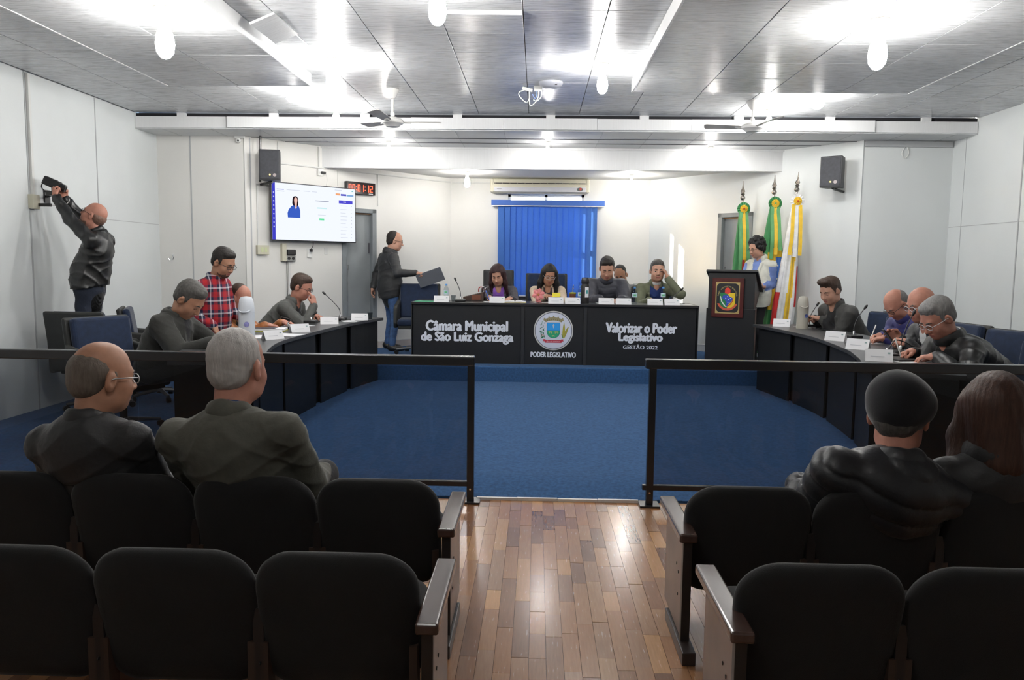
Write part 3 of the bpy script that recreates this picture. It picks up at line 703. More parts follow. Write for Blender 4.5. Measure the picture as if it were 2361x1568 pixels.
t = thing('power_trunking', 'white vertical trunking dropping from the speaker pole to the beige socket box', 'trunking', tuple(FL @ Vector((0.13, 1.67, 0))))
wbox('trunk', FL, 0.125, 0.145, 1.67, 2.42, 0.016, cdm, par=t); wbox('trunk', FL, 0.545, 0.575, ZD, 1.48, 0.02, cdm, par=t)
MB().tube([tuple(FL @ Vector((0.525, z, 0.008))) for z in (1.48, 0.9, 0.4)], 0.006, 6).build('cable', mat('cable_dark', (0.08, 0.08, 0.08), 0.5), t)
t = thing('socket_box', 'beige double socket box on the wall below the loudspeaker', 'socket', tuple(FL @ Vector((0.18, 1.555, 0))))
wbox('box', FL, 0.105, 0.26, 1.555, 1.67, 0.05, beige, par=t)
for u in (0.165, 0.215): wbox('socket', FL, u - 0.016, u + 0.016, 1.585, 1.645, 0.053, mat('socket_green', (0.55, 0.6, 0.35), 0.5), w0=0.05, par=t)
t = thing('switch_box', 'beige wall box with dark double adaptor under the television', 'switch', tuple(FL @ Vector((0.53, 1.475, 0))))
wbox('box', FL, 0.44, 0.50, 1.475, 1.70, 0.05, beige, par=t); wbox('adaptor', FL, 0.505, 0.625, 1.555, 1.625, 0.07, blkpl, par=t, bevel=0.01)
wbox('lower_socket', FL, 0.50, 0.63, 1.475, 1.55, 0.045, mat('socket_grey', (0.25, 0.25, 0.24), 0.5), par=t)
for u in (0.535, 0.595): MB().lathe([(0.001, 0), (0.02, 0), (0.02, 0.004), (0.001, 0.004)], 12, M=FL @ T(u, 1.512, 0.045)).build('socket', blkpl, t)
t = thing('wall_switch', 'small white wall switch with hanging plug under the television', 'switch', tuple(FL @ Vector((0.85, 1.525, 0))))
wbox('plate', FL, 0.82, 0.892, 1.525, 1.645, 0.016, white, par=t); wbox('plug', FL, 0.85, 0.88, 1.60, 1.64, 0.05, blkpl, par=t, w0=0.016)
MB().tube(bez([tuple(FL @ Vector(p)) for p in ((0.865, 1.64, 0.035), (0.89, 1.68, 0.04), (0.90, 1.75, 0.03))]), 0.004, 6).build('cord', blkpl, t)
tag(wbox('blank_plate', FL, 1.085, 1.135, 1.57, 1.66, 0.008, cdm), 'pale blank wall plate between switch and door', 'wall plate')
t = thing('wall_socket', 'white wall socket with black plug above the television', 'socket', tuple(FL @ Vector((1.03, 2.61, 0))))
wbox('plate', FL, 0.99, 1.07, 2.59, 2.68, 0.03, white, par=t); wbox('plug', FL, 1.025, 1.09, 2.615, 2.645, 0.06, blkpl, par=t, w0=0.03, bevel=0.006)
MB().tube(bez([tuple(FL @ Vector(p)) for p in ((1.09, 2.62, 0.05), (1.11, 2.55, 0.05), (1.10, 2.44, 0.04))]), 0.003, 6).build('cord', cdm, t)
# small dome camera and wall hooks
t = thing('security_camera', 'small white dome security camera at the corner under the ceiling', 'camera', (-3.61, 9.49, 2.92))
MB().box(-3.66, -3.545, 9.46, 9.50, 2.94, 2.972).build('mount', white, t, bevel=0.003); MB().ball((-3.61, 9.455, 2.915), 0.03).build('dome', white, t, smooth=True)
MB().ball((-3.605, 9.43, 2.91), 0.012).build('lens', blkpl, t, smooth=True)
t = thing('wall_hook', 'small metal coat hook on the bare pier wall', 'hook', (-4.483, 9.5, 1.48))
MB().tube(bez([(-4.47, 9.499, 1.53), (-4.475, 9.47, 1.49), (-4.49, 9.45, 1.475), (-4.50, 9.45, 1.495)]), 0.005, 6).build('hook', chrome, t); MB().box(-4.48, -4.46, 9.494, 9.5, 1.48, 1.545).build('plate', chrome, t)
t = thing('wall_loop', 'white loop of cable hanging under the ceiling of the pier behind the flags', 'cable', (4.30, 9.49, 2.8))
MB().tube(bez([(4.29, 9.49, 2.90), (4.26, 9.485, 2.82), (4.30, 9.48, 2.77), (4.34, 9.485, 2.83), (4.32, 9.49, 2.90)]), 0.006, 6).build('cable', cdm, t)
# fixed camera bracket on the left wall
t = thing('wall_camera', 'black video camera on a bracket with looped cables on the side wall', 'camera', (-4.55, 7.15, 2.0))
MB().box(XL, XL + 0.05, 7.03, 7.13, 1.93, 2.06).build('wall_socket', beige, t, bevel=0.004); MB().box(XL, XL + 0.03, 7.065, 7.095, 2.06, 3.14).build('trunk', cdm, t)
MB().tube([(XL, 7.30, 2.06), (XL + 0.06, 7.25, 2.06), (XL + 0.14, 7.18, 2.075)], 0.012).box(XL, XL + 0.015, 7.26, 7.34, 2.0, 2.12).build('bracket', blkmetal, t)
MB().box(-0.045, 0.045, -0.075, 0.07, -0.04, 0.04, M=T(-4.47, 7.15, 2.17) @ RZ(math.radians(-75)) @ RX(math.radians(-25))).build('camera_body', blkpl, t, bevel=0.012)
MB().lathe([(0.001, 0.0), (0.032, 0.0), (0.036, 0.05), (0.03, 0.055), (0.001, 0.045)], 16, M=T(-4.47, 7.15, 2.17) @ RZ(math.radians(-75)) @ RX(math.radians(-25)) @ T(0, 0.065, 0) @ RX(-PI / 2)).build('lens', blkmetal, t, smooth=True)
MB().box(-4.53, -4.43, 7.14, 7.20, 2.06, 2.10).build('tilt_head', blkmetal, t, bevel=0.006); MB().tube([(-4.48, 7.17, 2.10), (-4.47, 7.155, 2.16)], 0.014).build('mount_post', blkmetal, t)
MB().box(-4.585, -4.47, 7.10, 7.13, 1.955, 1.985).build('plug', blkpl, t, bevel=0.004)
MB().tube(bez([(-4.45, 7.20, 2.20), (-4.54, 7.17, 2.20), (-4.58, 7.16, 2.14), (-4.53, 7.17, 2.08), (-4.47, 7.2, 2.07)]), 0.005, 6).build('cable', blkpl, t)
MB().tube(bez([(-4.40, 7.25, 2.08), (-4.36, 7.22, 2.02), (-4.40, 7.18, 1.97), (-4.48, 7.12, 1.97)]), 0.003, 6).build('cable', cdm, t)
# ------------------------------------------------------------------ head table with lettering and emblem
YT = 9.45
lett = mat('white_lettering', (0.80, 0.83, 0.90), 0.45)
t = thing('head_table', 'long black head table on the dais with white lettering and round emblem', 'table', (0.21, 9.75, ZD))
MB().box(-1.526, 1.95, YT - 0.03, YT + 0.62, 0.977, 1.005).build('table_top', mat('black_top', (0.02, 0.02, 0.021), 0.3, var=0.1), t, bevel=0.003)
for x0, x1 in ((-1.515, -0.187), (-0.143, 0.569), (0.611, 1.938)):
    MB().box(x0, x1, YT, YT + 0.02, ZD, 0.977).build('front_panel', blk, t, bevel=0.002)
mul = mat('black_mullion', (0.022, 0.023, 0.025), 0.4)
for x in (-0.165, 0.59): MB().box(x - 0.021, x + 0.021, YT - 0.012, YT + 0.02, ZD, 0.977).build('mullion', mul, t, bevel=0.002)
for x0 in (-1.526, 1.925): MB().box(x0, x0 + 0.025, YT + 0.0, YT + 0.58, ZD, 0.977).build('end_panel', blk, t)
def TF(x, z, d=0.0): return frame_mat((x, YT - d, z), (1, 0, 0), (0, 0, 1))
text_part('Câmara Municipal', 'lettering', lett, t, TF(-0.845, 0.702, 0.002), 0.99, 0.160, 0.0, 0.003, 0.0085)
text_part('de São Luiz Gonzaga', 'lettering', lett, t, TF(-0.842, 0.572, 0.002), 1.115, 0.142, 0.0, 0.003, 0.0085)
text_part('Valorizar o Poder', 'lettering', lett, t, TF(1.268, 0.725, 0.002), 0.845, 0.118, 0.0, 0.003, 0.0085)
text_part('Legislativo', 'lettering', lett, t, TF(1.262, 0.600, 0.002), 0.52, 0.122, 0.0, 0.003, 0.0085)
text_part('GESTÃO 2022', 'lettering', lett, t, TF(1.262, 0.495, 0.002), 0.415, 0.055, 0.0, 0.003, 0.0012)
text_part('PODER LEGISLATIVO', 'lettering', lett, t, TF(0.21, 0.384, 0.002), 0.545, 0.062, 0.0, 0.003, 0.004)
FE = TF(0.208, 0.679, 0.0)
def flat(name, poly, m, par, F, d, h=0.0012): return MB().prism(poly, d, d + h, M=F).build(name, m, par)
emb = flat('emblem', arc(0, 0, 0.240, 0, 360, 48)[:-1], mat('emblem_rim', (0.62, 0.62, 0.60), 0.4), t, FE, 0.0, 0.003)
c = lambda n, col: mat('paint_' + n, col, 0.5)
flat('ring_line', arc(0, 0, 0.226, 0, 360, 48)[:-1], c('ring', (0.09, 0.10, 0.14)), emb, FE, 0.0030)
flat('disc', arc(0, 0, 0.219, 0, 360, 48)[:-1], c('disc', (0.68, 0.71, 0.82)), emb, FE, 0.0042)
Z1, Z2, Z3 = 0.0054, 0.0066, 0.0078
tan_ = c('tan', (0.36, 0.31, 0.17)); tand = c('tan_dark', (0.16, 0.13, 0.07))
flat('mural_crown', arc(0, -0.10, 0.262, 61, 119) + arc(0, -0.10, 0.222, 115, 65), tan_, emb, FE, Z1)
for k in range(9):
    a = math.radians(66 + 6 * k); flat('crown_window', [(0.235 * math.cos(a + s) + 0, -0.10 + r * math.sin(a + s)) if False else (r * math.cos(a + s), -0.10 + r * math.sin(a + s)) for r, s in ((0.226, -0.012), (0.226, 0.012), (0.246, 0.012), (0.246, -0.012))], tand, emb, FE, Z2)
for k in range(5):
    a = math.radians(66 + 12 * k); flat('crown_tower', [(r * math.cos(a + s), -0.10 + r * math.sin(a + s)) for r, s in ((0.258, -0.035), (0.276, -0.035), (0.276, 0.035), (0.258, 0.035))], tan_, emb, FE, Z1)
flat('shield', [(-0.081, 0.098), (-0.081, -0.012)] + arc(0, -0.012, 0.081, 180, 360)[1:-1] + [(0.081, -0.012), (0.081, 0.098)], c('shield_line', (0.02, 0.10, 0.25)), emb, FE, Z1)
flat('shield_sky', [(-0.077, 0.094), (-0.077, 0.003), (0.077, 0.003), (0.077, 0.094)], c('sky', (0.03, 0.36, 0.86)), emb, FE, Z2)
flat('shield_field', [(-0.077, -0.001), (-0.077, -0.012)] + arc(0, -0.012, 0.077, 180, 360)[1:-1] + [(0.077, -0.012), (0.077, -0.001)], c('field', (0.02, 0.37, 0.17)), emb, FE, Z2)
flat('cross_figure', [(-0.004, 0.03), (0.004, 0.03), (0.006, 0.05), (0.012, 0.062), (0.006, 0.068), (0.004, 0.08), (-0.004, 0.08), (-0.006, 0.068), (-0.012, 0.062), (-0.006, 0.05)], c('pale', (0.62, 0.60, 0.66)), emb, FE, Z3)
for x, y, s in ((-0.038, -0.022, 1.0), (0.036, -0.022, 1.05), (-0.002, -0.066, 0.8)):
    flat('cattle', [(x + s * a, y + s * b) for a, b in ((-0.022, 0.011), (0.018, 0.012), (0.022, 0.002), (0.019, -0.014), (0.013, -0.014), (0.012, -0.003), (-0.008, -0.003), (-0.010, -0.014), (-0.016, -0.014), (-0.017, -0.001))], c('cattle', (0.52, 0.50, 0.20)), emb, FE, Z3)
leaf = c('leaf', (0.015, 0.17, 0.08)); rng = random.Random(3)
for k in range(16):
    yy = -0.085 + 0.0125 * k; xx = -0.137 + 0.02 * math.sin(k * 1.9) + 0.006 * math.sin(k); r = 0.024 - 0.001 * k; a = rng.uniform(0, 3)
    flat('leaf', [(xx + r * math.cos(a) * u - r * 0.42 * math.sin(a) * v, yy + r * math.sin(a) * u + r * 0.42 * math.cos(a) * v) for u, v in ((1, 0), (0.2, 1), (-1, 0), (0.2, -1))], leaf, emb, FE, Z2 if k % 2 else Z1)
for x, y in ((-0.148, -0.072), (-0.118, -0.064), (-0.135, -0.055)): flat('flower', arc(x, y, 0.008, 0, 360, 8)[:-1], c('flower', (0.62, 0.35, 0.33)), emb, FE, Z3)
flat('wheat_ear', [(0.108, -0.085), (0.128, -0.092), (0.142, -0.03), (0.138, 0.045), (0.128, 0.105), (0.115, 0.05), (0.108, -0.02)], c('wheat', (0.42, 0.38, 0.05)), emb, FE, Z1)
flat('wheat_ear', [(0.125, -0.085), (0.138, -0.085), (0.165, -0.02), (0.186, 0.05), (0.165, 0.035), (0.140, -0.01)], c('wheat2', (0.36, 0.33, 0.06)), emb, FE, Z2)
flat('wheat_leaf', [(0.095, -0.04), (0.112, -0.09), (0.12, -0.095), (0.108, -0.05)], leaf, emb, FE, Z2)
red = c('ribbon_red', (0.50, 0.03, 0.06))
flat('ribbon', [(-0.128, -0.108), (-0.10, -0.104), (-0.092, -0.114), (0.092, -0.114), (0.10, -0.104), (0.128, -0.108), (0.118, -0.120), (0.128, -0.130), (0.105, -0.132), (0.10, -0.148), (-0.10, -0.148), (-0.105, -0.132), (-0.128, -0.130), (-0.118, -0.120)], red, emb, FE, Z1)
text_part('SÃO LUIZ GONZAGA', 'ribbon_lettering', c('ribbon_text', (0.80, 0.55, 0.58)), emb, FE @ T(0, -0.131, Z2), 0.165, 0.018, 0.01, 0.001)

# ------------------------------------------------------------------ curved side desks
def smooth2(pts, n=10): return [(p.x, p.y) for p in bez([(x, y, 0) for x, y in pts], n)]
topm = mat('desk_top', (0.045, 0.046, 0.048), 0.32, var=0.12, vscale=9)
def curved_desk(name, label, inner, side):
    P = smooth2(inner, 6); n = len(P)
    def off(d):
        out = []
        for i, p in enumerate(P):
            a = Vector(P[max(i - 1, 0)]); b = Vector(P[min(i + 1, n - 1)]); tt = (b - a).normalized(); nn = Vector((-tt.y, tt.x)) * side
            out.append((p[0] + nn.x * d, p[1] + nn.y * d))
        return out
    t = thing(name, label, 'desk', (P[n // 2][0] + 0.3 * side, P[n // 2][1], ZC))
    out = off(0.62)
    def strip(A, B, z0, z1, i0=0, i1=None):
        i1 = n if i1 is None else i1; mb = MB(); vs = []; fs = []
        for i in range(i0, i1): vs += [(*A[i], z0), (*B[i], z0), (*B[i], z1), (*A[i], z1)]
        m = i1 - i0
        for i in range(m - 1):
            for k in range(4): fs.append((i * 4 + k, i * 4 + (k + 1) % 4, i * 4 + 4 + (k + 1) % 4, i * 4 + 4 + k))
        fs += [(0, 1, 2, 3), tuple((m - 1) * 4 + k for k in (3, 2, 1, 0))]
        return mb.add(vs, fs)
    strip(P, out, 0.798, 0.83).build('desk_top', topm, t, bevel=0.003)
    a, b, e, g = off(0.085), off(0.10), off(0.13), off(0.15)
    cuts = [0]; cur = 0.0
    for i in range(1, n):
        cur += (Vector(P[i]) - Vector(P[i - 1])).length
        if cur > 0.80 and i < n - 3: cuts.append(i); cur = 0
    cuts.append(n - 1)
    for i0, i1 in zip(cuts[:-1], cuts[1:]):
        strip(a, b, ZC, 0.798, i0, i1).build('front_panel', blk, t)
    strip(e, g, ZC, 0.798).build('backing_panel', blk, t)
    for i in (0, n - 1):
        q = Vector(a[i]); r = Vector(off(0.58)[i]); dd = (r - q).normalized(); nn = Vector((-dd.y, dd.x)) * 0.012
        MB().prism([(q.x - nn.x, q.y - nn.y), (r.x - nn.x, r.y - nn.y), (r.x + nn.x, r.y + nn.y), (q.x + nn.x, q.y + nn.y)], ZC, 0.798).build('end_panel', blk, t)
    return t
inL = [(-1.80, 9.12), (-1.93, 8.585), (-2.03, 7.75), (-2.085, 6.9), (-2.10, 6.5), (-2.07, 6.1), (-1.97, 5.63), (-1.83, 5.2)]
inR = [(2.46, 8.95), (2.54, 8.4), (2.61, 7.75), (2.605, 7.2), (2.52, 6.42), (2.44, 6.04), (2.305, 5.57), (2.12, 5.16)]
curved_desk('curved_desk', 'curved black desk carrying the white vacuum flask and name cards', inL, -1)
curved_desk('curved_desk', 'curved black desk carrying the beige vacuum flask next to the lectern', inR, 1)

# ------------------------------------------------------------------ lectern with plaque
t = thing('lectern', 'tall black lectern with sloping top and a framed crest plaque', 'lectern', (2.31, 9.40, ZD))
ML = T(2.31, 9.37, 0) @ RZ(math.radians(-24))
MB().box(-0.27, 0.27, 0.0, 0.12, ZD, 1.40, M=ML).build('front_body', blk, t, bevel=0.004)
MB().box(-0.285, 0.285, -0.012, 0.10, 0.30, 0.30 + 0.68, M=ML).build('lower_cladding', mat('lectern_lower', (0.009, 0.009, 0.010), 0.35), t, bevel=0.004)
MT = ML @ T(0.0, 0.0, 1.405) @ RX(math.radians(-27))
MB().box(-0.30, 0.30, -0.03, 0.52, 0.0, 0.028, M=MT).build('sloping_top', blkpl, t, bevel=0.004)
for x in (-0.265, 0.235): MB().prism([(0.10, 0.95), (0.10, 1.36), (0.42, 1.19), (0.40, 1.16)], x, x + 0.03, M=ML @ Matrix(((0, 0, 1, 0), (1, 0, 0, 0), (0, 1, 0, 0), (0, 0, 0, 1)))).build('bracket', blk, t)
MP = ML @ frame_mat((-0.035, -0.014, 1.108), (1, 0, 0), (0, 0, 1)) 
pq = MB().box(-0.185, 0.185, -0.235, 0.235, 0, 0.025, M=MP).build('plaque', mat('plaque_wood', (0.075, 0.012, 0.010), 0.3, var=0.25, vscale=10, coat=0.4), t, bevel=0.008)
gold = mat('plaque_gold', (0.55, 0.43, 0.17), 0.35, metal=0.4)
flat('gold_border', [(-0.14, -0.185), (0.14, -0.185), (0.14, 0.185), (-0.14, 0.185)], gold, pq, MP, 0.025)
def rr(w, h, r):
    return arc(w - r, h - r, r, 0, 90, 6) + arc(-w + r, h - r, r, 90, 180, 6) + arc(-w + r, -h + r, r, 180, 270, 6) + arc(w - r, -h + r, r, 270, 360, 6)
flat('black_field', rr(0.128, 0.172, 0.045), blkpl, pq, MP, 0.0262)
flat('shield_green', [(-0.09, 0.06), (0.0, 0.06), (0.0, -0.135)] + arc(0, -0.045, 0.09, 270, 180, 10)[1:], c('pgreen', (0.012, 0.19, 0.06)), pq, MP, 0.0274)
flat('shield_yellow', [(0.0, 0.06), (0.09, 0.06), (0.09, -0.045)] + arc(0, -0.045, 0.09, 360, 270, 10)[1:], c('pyellow', (0.80, 0.58, 0.02)), pq, MP, 0.0274)
flat('country_map', [(-0.055, 0.02), (-0.04, 0.034), (-0.01, 0.032), (0.005, 0.038), (0.02, 0.02), (0.06, 0.0), (0.062, -0.015), (0.045, -0.05), (0.02, -0.065), (0.0, -0.10), (-0.012, -0.085), (-0.01, -0.05), (-0.035, -0.02), (-0.06, -0.005)], c('pblue', (0.03, 0.07, 0.45)), pq, MP, 0.0286)
for x, y in ((0.0, 0.015), (-0.02, -0.005), (0.015, -0.02), (0.035, -0.005), (0.008, -0.055)): flat('star', arc(x, y, 0.006, 0, 360, 6)[:-1], c('pstar', (0.75, 0.78, 0.85)), pq, MP, 0.0298)
flat('white_sabre', [(-0.085, 0.02), (-0.078, 0.02), (-0.06, -0.04), (-0.02, -0.095), (-0.005, -0.105), (-0.012, -0.112), (-0.035, -0.098), (-0.072, -0.045)], c('pwhite', (0.75, 0.78, 0.75)), pq, MP, 0.0298)
flat('red_sabre', [(0.07, 0.01), (0.064, 0.01), (0.058, -0.035), (0.03, -0.075), (-0.005, -0.10), (0.0, -0.107), (0.04, -0.078), (0.067, -0.035)], c('pred', (0.55, 0.03, 0.02)), pq, MP, 0.0298)
flat('red_cap', [(-0.032, 0.055), (-0.03, 0.09)] + arc(0.0, 0.09, 0.032, 180, 0, 8) + [(0.032, 0.055), (0.02, 0.062), (0.01, 0.045)], c('pcap', (0.75, 0.05, 0.03)), pq, MP, 0.0286)
flat('ribbon', arc(0, -0.025, 0.125, 200, 340, 16) + arc(0, -0.025, 0.10, 335, 205, 16), c('prib', (0.62, 0.10, 0.05)), pq, MP, 0.0286)
s = 'PODER LEGISLATIVO MUNICIPAL'
for i, ch in enumerate(s):
    if ch == ' ': continue
    a = math.radians(180 - 8 - (164.0 * i / (len(s) - 1))); r = 0.112
    text_part(ch, 'letter', gold, pq, MP @ T(0.98 * r * math.cos(a), 0.01 + 1.13 * r * math.sin(a), 0.028) @ RZ(a - PI / 2), None, 0.014, 0.02, 0.001)

# ------------------------------------------------------------------ glazed rails
railm = mat('rail_black', (0.020, 0.022, 0.026), 0.22, spec=0.7)
tint = glass_mat('smoked_acrylic', (0.66, 0.67, 0.69), 0.015, 1.42)
def rail(x0, x1, xpost, xs_, label):
    t = thing('glazed_rail', label, 'railing', ((x0 + x1) / 2, 4.77, 0))
    MB().box(x0, x1, 4.735, 4.805, 0.862, 0.92).build('top_rail', railm, t, bevel=0.006)
    MB().box(x0, x1, 4.752, 4.788, 0.10, 0.132).build('bottom_rail', railm, t, bevel=0.004)
    for x in [xpost] + xs_:
        p = MB().box(x - 0.022, x + 0.022, 4.748, 4.792, 0.012, 0.865).build('post', railm, t, bevel=0.003)
        MB().box(x - 0.062, x + 0.062, 4.71, 4.83, 0.0, 0.012).build('base_plate', railm, p, bevel=0.002)
        MB().lathe([(0.001, 0), (0.006, 0), (0.006, 0.003), (0.001, 0.003)], 10, M=T(x, 4.748, 0.085) @ RX(PI / 2)).build('screw', chrome, p)
    e = sorted([xpost] + xs_)
    for a, b in zip(e[:-1], e[1:]):
        h = (a + b) / 2
        for q, r in ((a + 0.022, h - 0.002), (h + 0.002, b - 0.022)): MB().box(q, r, 4.766, 4.772, 0.13, 0.864).build('smoked_pane', tint, t)
    return t
rail(XL + 0.01, -0.375, -0.398, [XL + 0.04], 'black railing with smoked panes before the bald man and plaid-shirted man')
rail(0.672, XR - 0.01, 0.718, [XR - 0.04], 'black railing with smoked panes before the lectern and flags')

# ------------------------------------------------------------------ theatre seats
fab = mat('black_fabric', (0.0042, 0.0042, 0.0046), 0.85, sheen=0.16, bump=0.25, bscale=500, var=0.15)
armw = mat('arm_wood', (0.055, 0.030, 0.024), 0.27, var=0.3, vscale=8, stretch=(3, 1, 1), coat=0.3)
sidew = mat('side_wood', (0.13, 0.075, 0.058), 0.35, var=0.25, vscale=6, coat=0.2)
def sup(k, hw, s0, s1, rt, rb, n=10):
    """rounded outline, k scales towards the middle"""
    pts = arc(hw - rt, s1 - rt, rt, 0, 90, n) + arc(-hw + rt, s1 - rt, rt, 90, 180, n) + arc(-hw + rb, s0 + rb, rb, 180, 270, n) + arc(hw - rb, s0 + rb, rb, 270, 360, n)
    m = (s0 + s1) / 2
    return [(x * k, m + (y - m) * k) for x, y in pts]
def cushion(hw, s0, s1, rt, rb, th, bend, M, name, m, par, both=True):
    vs = []; fs = []; ks = [1.0, 0.985, 0.95, 0.86, 0.6, 0.3]; N = None
    def ring(k, sgn):
        for x, y in sup(k, hw, s0, s1, rt, rb):
            q = th * (1 - ((k if k < 1 else 1) ** 10)) ** 0.5
            vs.append((x, sgn * q + bend * x * x, y))
    N = len(sup(1, hw, s0, s1, rt, rb))
    order = [(k, 1) for k in ks[::-1]] + [(k, -1) for k in ks[1:]]
    for k, s_ in order: ring(k, s_)
    R = len(order)
    for i in range(R - 1):
        for j in range(N): fs.append((i * N + j, i * N + (j + 1) % N, (i + 1) * N + (j + 1) % N, (i + 1) * N + j))
    fs.append(tuple(range(N))[::-1]); fs.append(tuple((R - 1) * N + j for j in range(N)))
    return MB().add(vs, fs, 0, M).build(name, m, par, smooth='all')
def theatre_seat(side, extra):
    t = thing('theatre_seat', 'x', 'seat', (0, 0, 0))
    TB = T(0, 0.085, 0.20) @ RX(math.radians(13.5))
    b = cushion(0.249, -0.02, 0.455, 0.135, 0.09, 0.036, 0.35, TB, 'backrest', fab, t)
    MB().box(-0.20, 0.20, -0.012, 0.012, 0.02, 0.36, M=TB @ T(0, 0.03, 0)).build('back_board', blkpl, b)
    cushion(0.225, -0.2, 0.21, 0.07, 0.07, 0.045, 0.0, T(0, 0.24, 0.335) @ RX(math.radians(-84)), 'seat', fab, t)
    for x in [side * (0.288 if extra and side > 0 else (0.256 if extra else 0.25))]:
        MB().box(x - 0.034, x + 0.034, -0.115 if extra else 0.055, 0.385, 0.447, 0.482).build('armrest', armw, t, bevel=0.008, seg=3)
        MB().box(x - 0.014, x + 0.014, -0.07 if extra else 0.06, 0.30, 0.055, 0.447).build('side_panel', sidew, t, bevel=0.003)
        MB().box(x - 0.017, x + 0.017, -0.10 if extra else 0.03, -0.068 if extra else 0.06, 0.05, 0.447).build('leg', mat('leg_black', (0.012, 0.010, 0.010), 0.4), t, bevel=0.002)
        MB().box(x - 0.026, x + 0.026, -0.19, 0.20, 0.0, 0.052).build('skid', mat('skid_dark', (0.03, 0.022, 0.02), 0.35), t, bevel=0.004)
        for z in (0.20, 0.29, 0.31): MB().lathe([(0.001, 0), (0.006, 0), (0.006, 0.003), (0.001, 0.003)], 8, M=T(x - side * 0.014 * (1 if x * side > 0 else -1) * -1, 0.0 + 0.04 * (z > 0.3), z) @ RY(PI / 2 * side)).build('bolt', blkmetal, t)
    for x in (-0.228, 0.228): MB().box(x - 0.012, x + 0.012, 0.03, 0.09, 0.13, 0.34).build('hinge_bracket', mat('bracket_brown', (0.035, 0.020, 0.014), 0.5), t)
    return t
R1, R2 = 3.0, 2.215
ts = [('L', -0.622, R1, 'empty black theatre seat at the aisle beside the white-haired man'), ('L', -1.122, R1, 'black theatre seat occupied by the white-haired man'),
      ('L', -1.622, R1, 'black theatre seat occupied by the balding man in glasses'), ('L', -2.122, R1, 'empty black theatre seat beside the balding man in glasses, away from the aisle'),
      ('L', -0.585, R2, 'empty black theatre seat at the aisle, behind the one beside the white-haired man'), ('L', -1.08, R2, 'empty black theatre seat behind the white-haired man'),
      ('L', -1.575, R2, 'empty black theatre seat behind the balding man in glasses'),
      ('R', 0.846, R1, 'empty black theatre seat at the aisle beside the man in the beret'), ('R', 1.350, R1, 'black theatre seat occupied by the man in the beret'),
      ('R', 1.852, R1, 'black theatre seat occupied by the brown-haired woman'),
      ('R', 0.845, R2, 'empty black theatre seat at the aisle, behind the one beside the beret wearer'), ('R', 1.345, R2, 'empty black theatre seat behind the man in the beret')]
protoL = theatre_seat(1, False); protoR = theatre_seat(-1, False); endL = theatre_seat(1, True); endR = theatre_seat(-1, True); index_children()
used = {}
for sd, x, y, lab in ts:
    if abs(x) < 0.9: p = endL if sd == 'L' else endR; sd = sd + 'e'
    else: p = protoL if sd == 'L' else protoR
    if sd not in used: o = p; o.location = (x, y, 0); used[sd] = 1
    else: o = dup(p, (x, y, 0))
    o['label'] = lab; o['group'] = 'theatre seats'

# ------------------------------------------------------------------ blue conference chairs
navy = mat('navy_upholstery', (0.0075, 0.019, 0.052), 0.85, var=0.2, vscale=25, sheen=0.3, bump=0.2, bscale=300)
shellm = mat('chair_shell', (0.022, 0.023, 0.022), 0.6, var=0.15, vscale=20, bump=0.15, bscale=200)
def conf_chair(hb=0.50, name='conference_chair', inner=None):
    t = thing(name, 'x', 'chair', (0, 0, 0))
    TB = T(0, -0.23, 0.44) @ RX(math.radians(9))
    MB().box(-0.285, 0.285, -0.045, 0.0, -0.06, hb).build('outer_shell', shellm, t, bevel=0.02, seg=3, M=TB)
    MB().box(-0.255, 0.255, 0.0, 0.07, 0.02, hb - 0.012).build('backrest', inner or navy, t, bevel=0.03, seg=3, M=TB)
    MB().box(-0.25, 0.25, -0.20, 0.25, 0.39, 0.475).build('seat', inner or navy, t, bevel=0.03, seg=3)
    for s_ in (-1, 1):
        MB().prism([(-0.27, 0.36), (0.20, 0.36), (0.235, 0.42), (0.215, 0.62), (0.16, 0.655), (-0.20, 0.70), (-0.29, 0.72)], s_ * 0.25 if s_ > 0 else -0.30, 0.30 if s_ > 0 else -0.25,
                   M=Matrix(((0, 0, 1, 0), (1, 0, 0, 0), (0, 1, 0, 0), (0, 0, 0, 1)))).build('armrest', shellm, t, bevel=0.015, seg=2)
    MB().box(-0.24, 0.24, -0.20, 0.22, 0.345, 0.392).build('seat_pan', shellm, t, bevel=0.01)
    b = MB().lathe([(0.03, 0.06), (0.03, 0.20), (0.022, 0.20), (0.022, 0.35), (0.001, 0.35)], 12).build('column', blkmetal, t)
    for k in range(5):
        a = 2 * PI * k / 5 + 0.3; q = Vector((math.cos(a), math.sin(a), 0))
        f = MB().tube([q * 0.02 + Vector((0, 0, 0.095)), q * 0.29 + Vector((0, 0, 0.065))], [0.022, 0.013], 8).build('star_foot', mat('foot_steel', (0.20, 0.20, 0.21), 0.35, metal=0.7), t)
        MB().lathe([(0.001, -0.018), (0.028, -0.018), (0.028, 0.018), (0.001, 0.018)], 12, M=T(q * 0.29 + Vector((0, 0, 0.028))) @ RZ(a) @ RX(PI / 2)).build('caster', blkpl, f)
    return t
cp = conf_chair(); index_children()
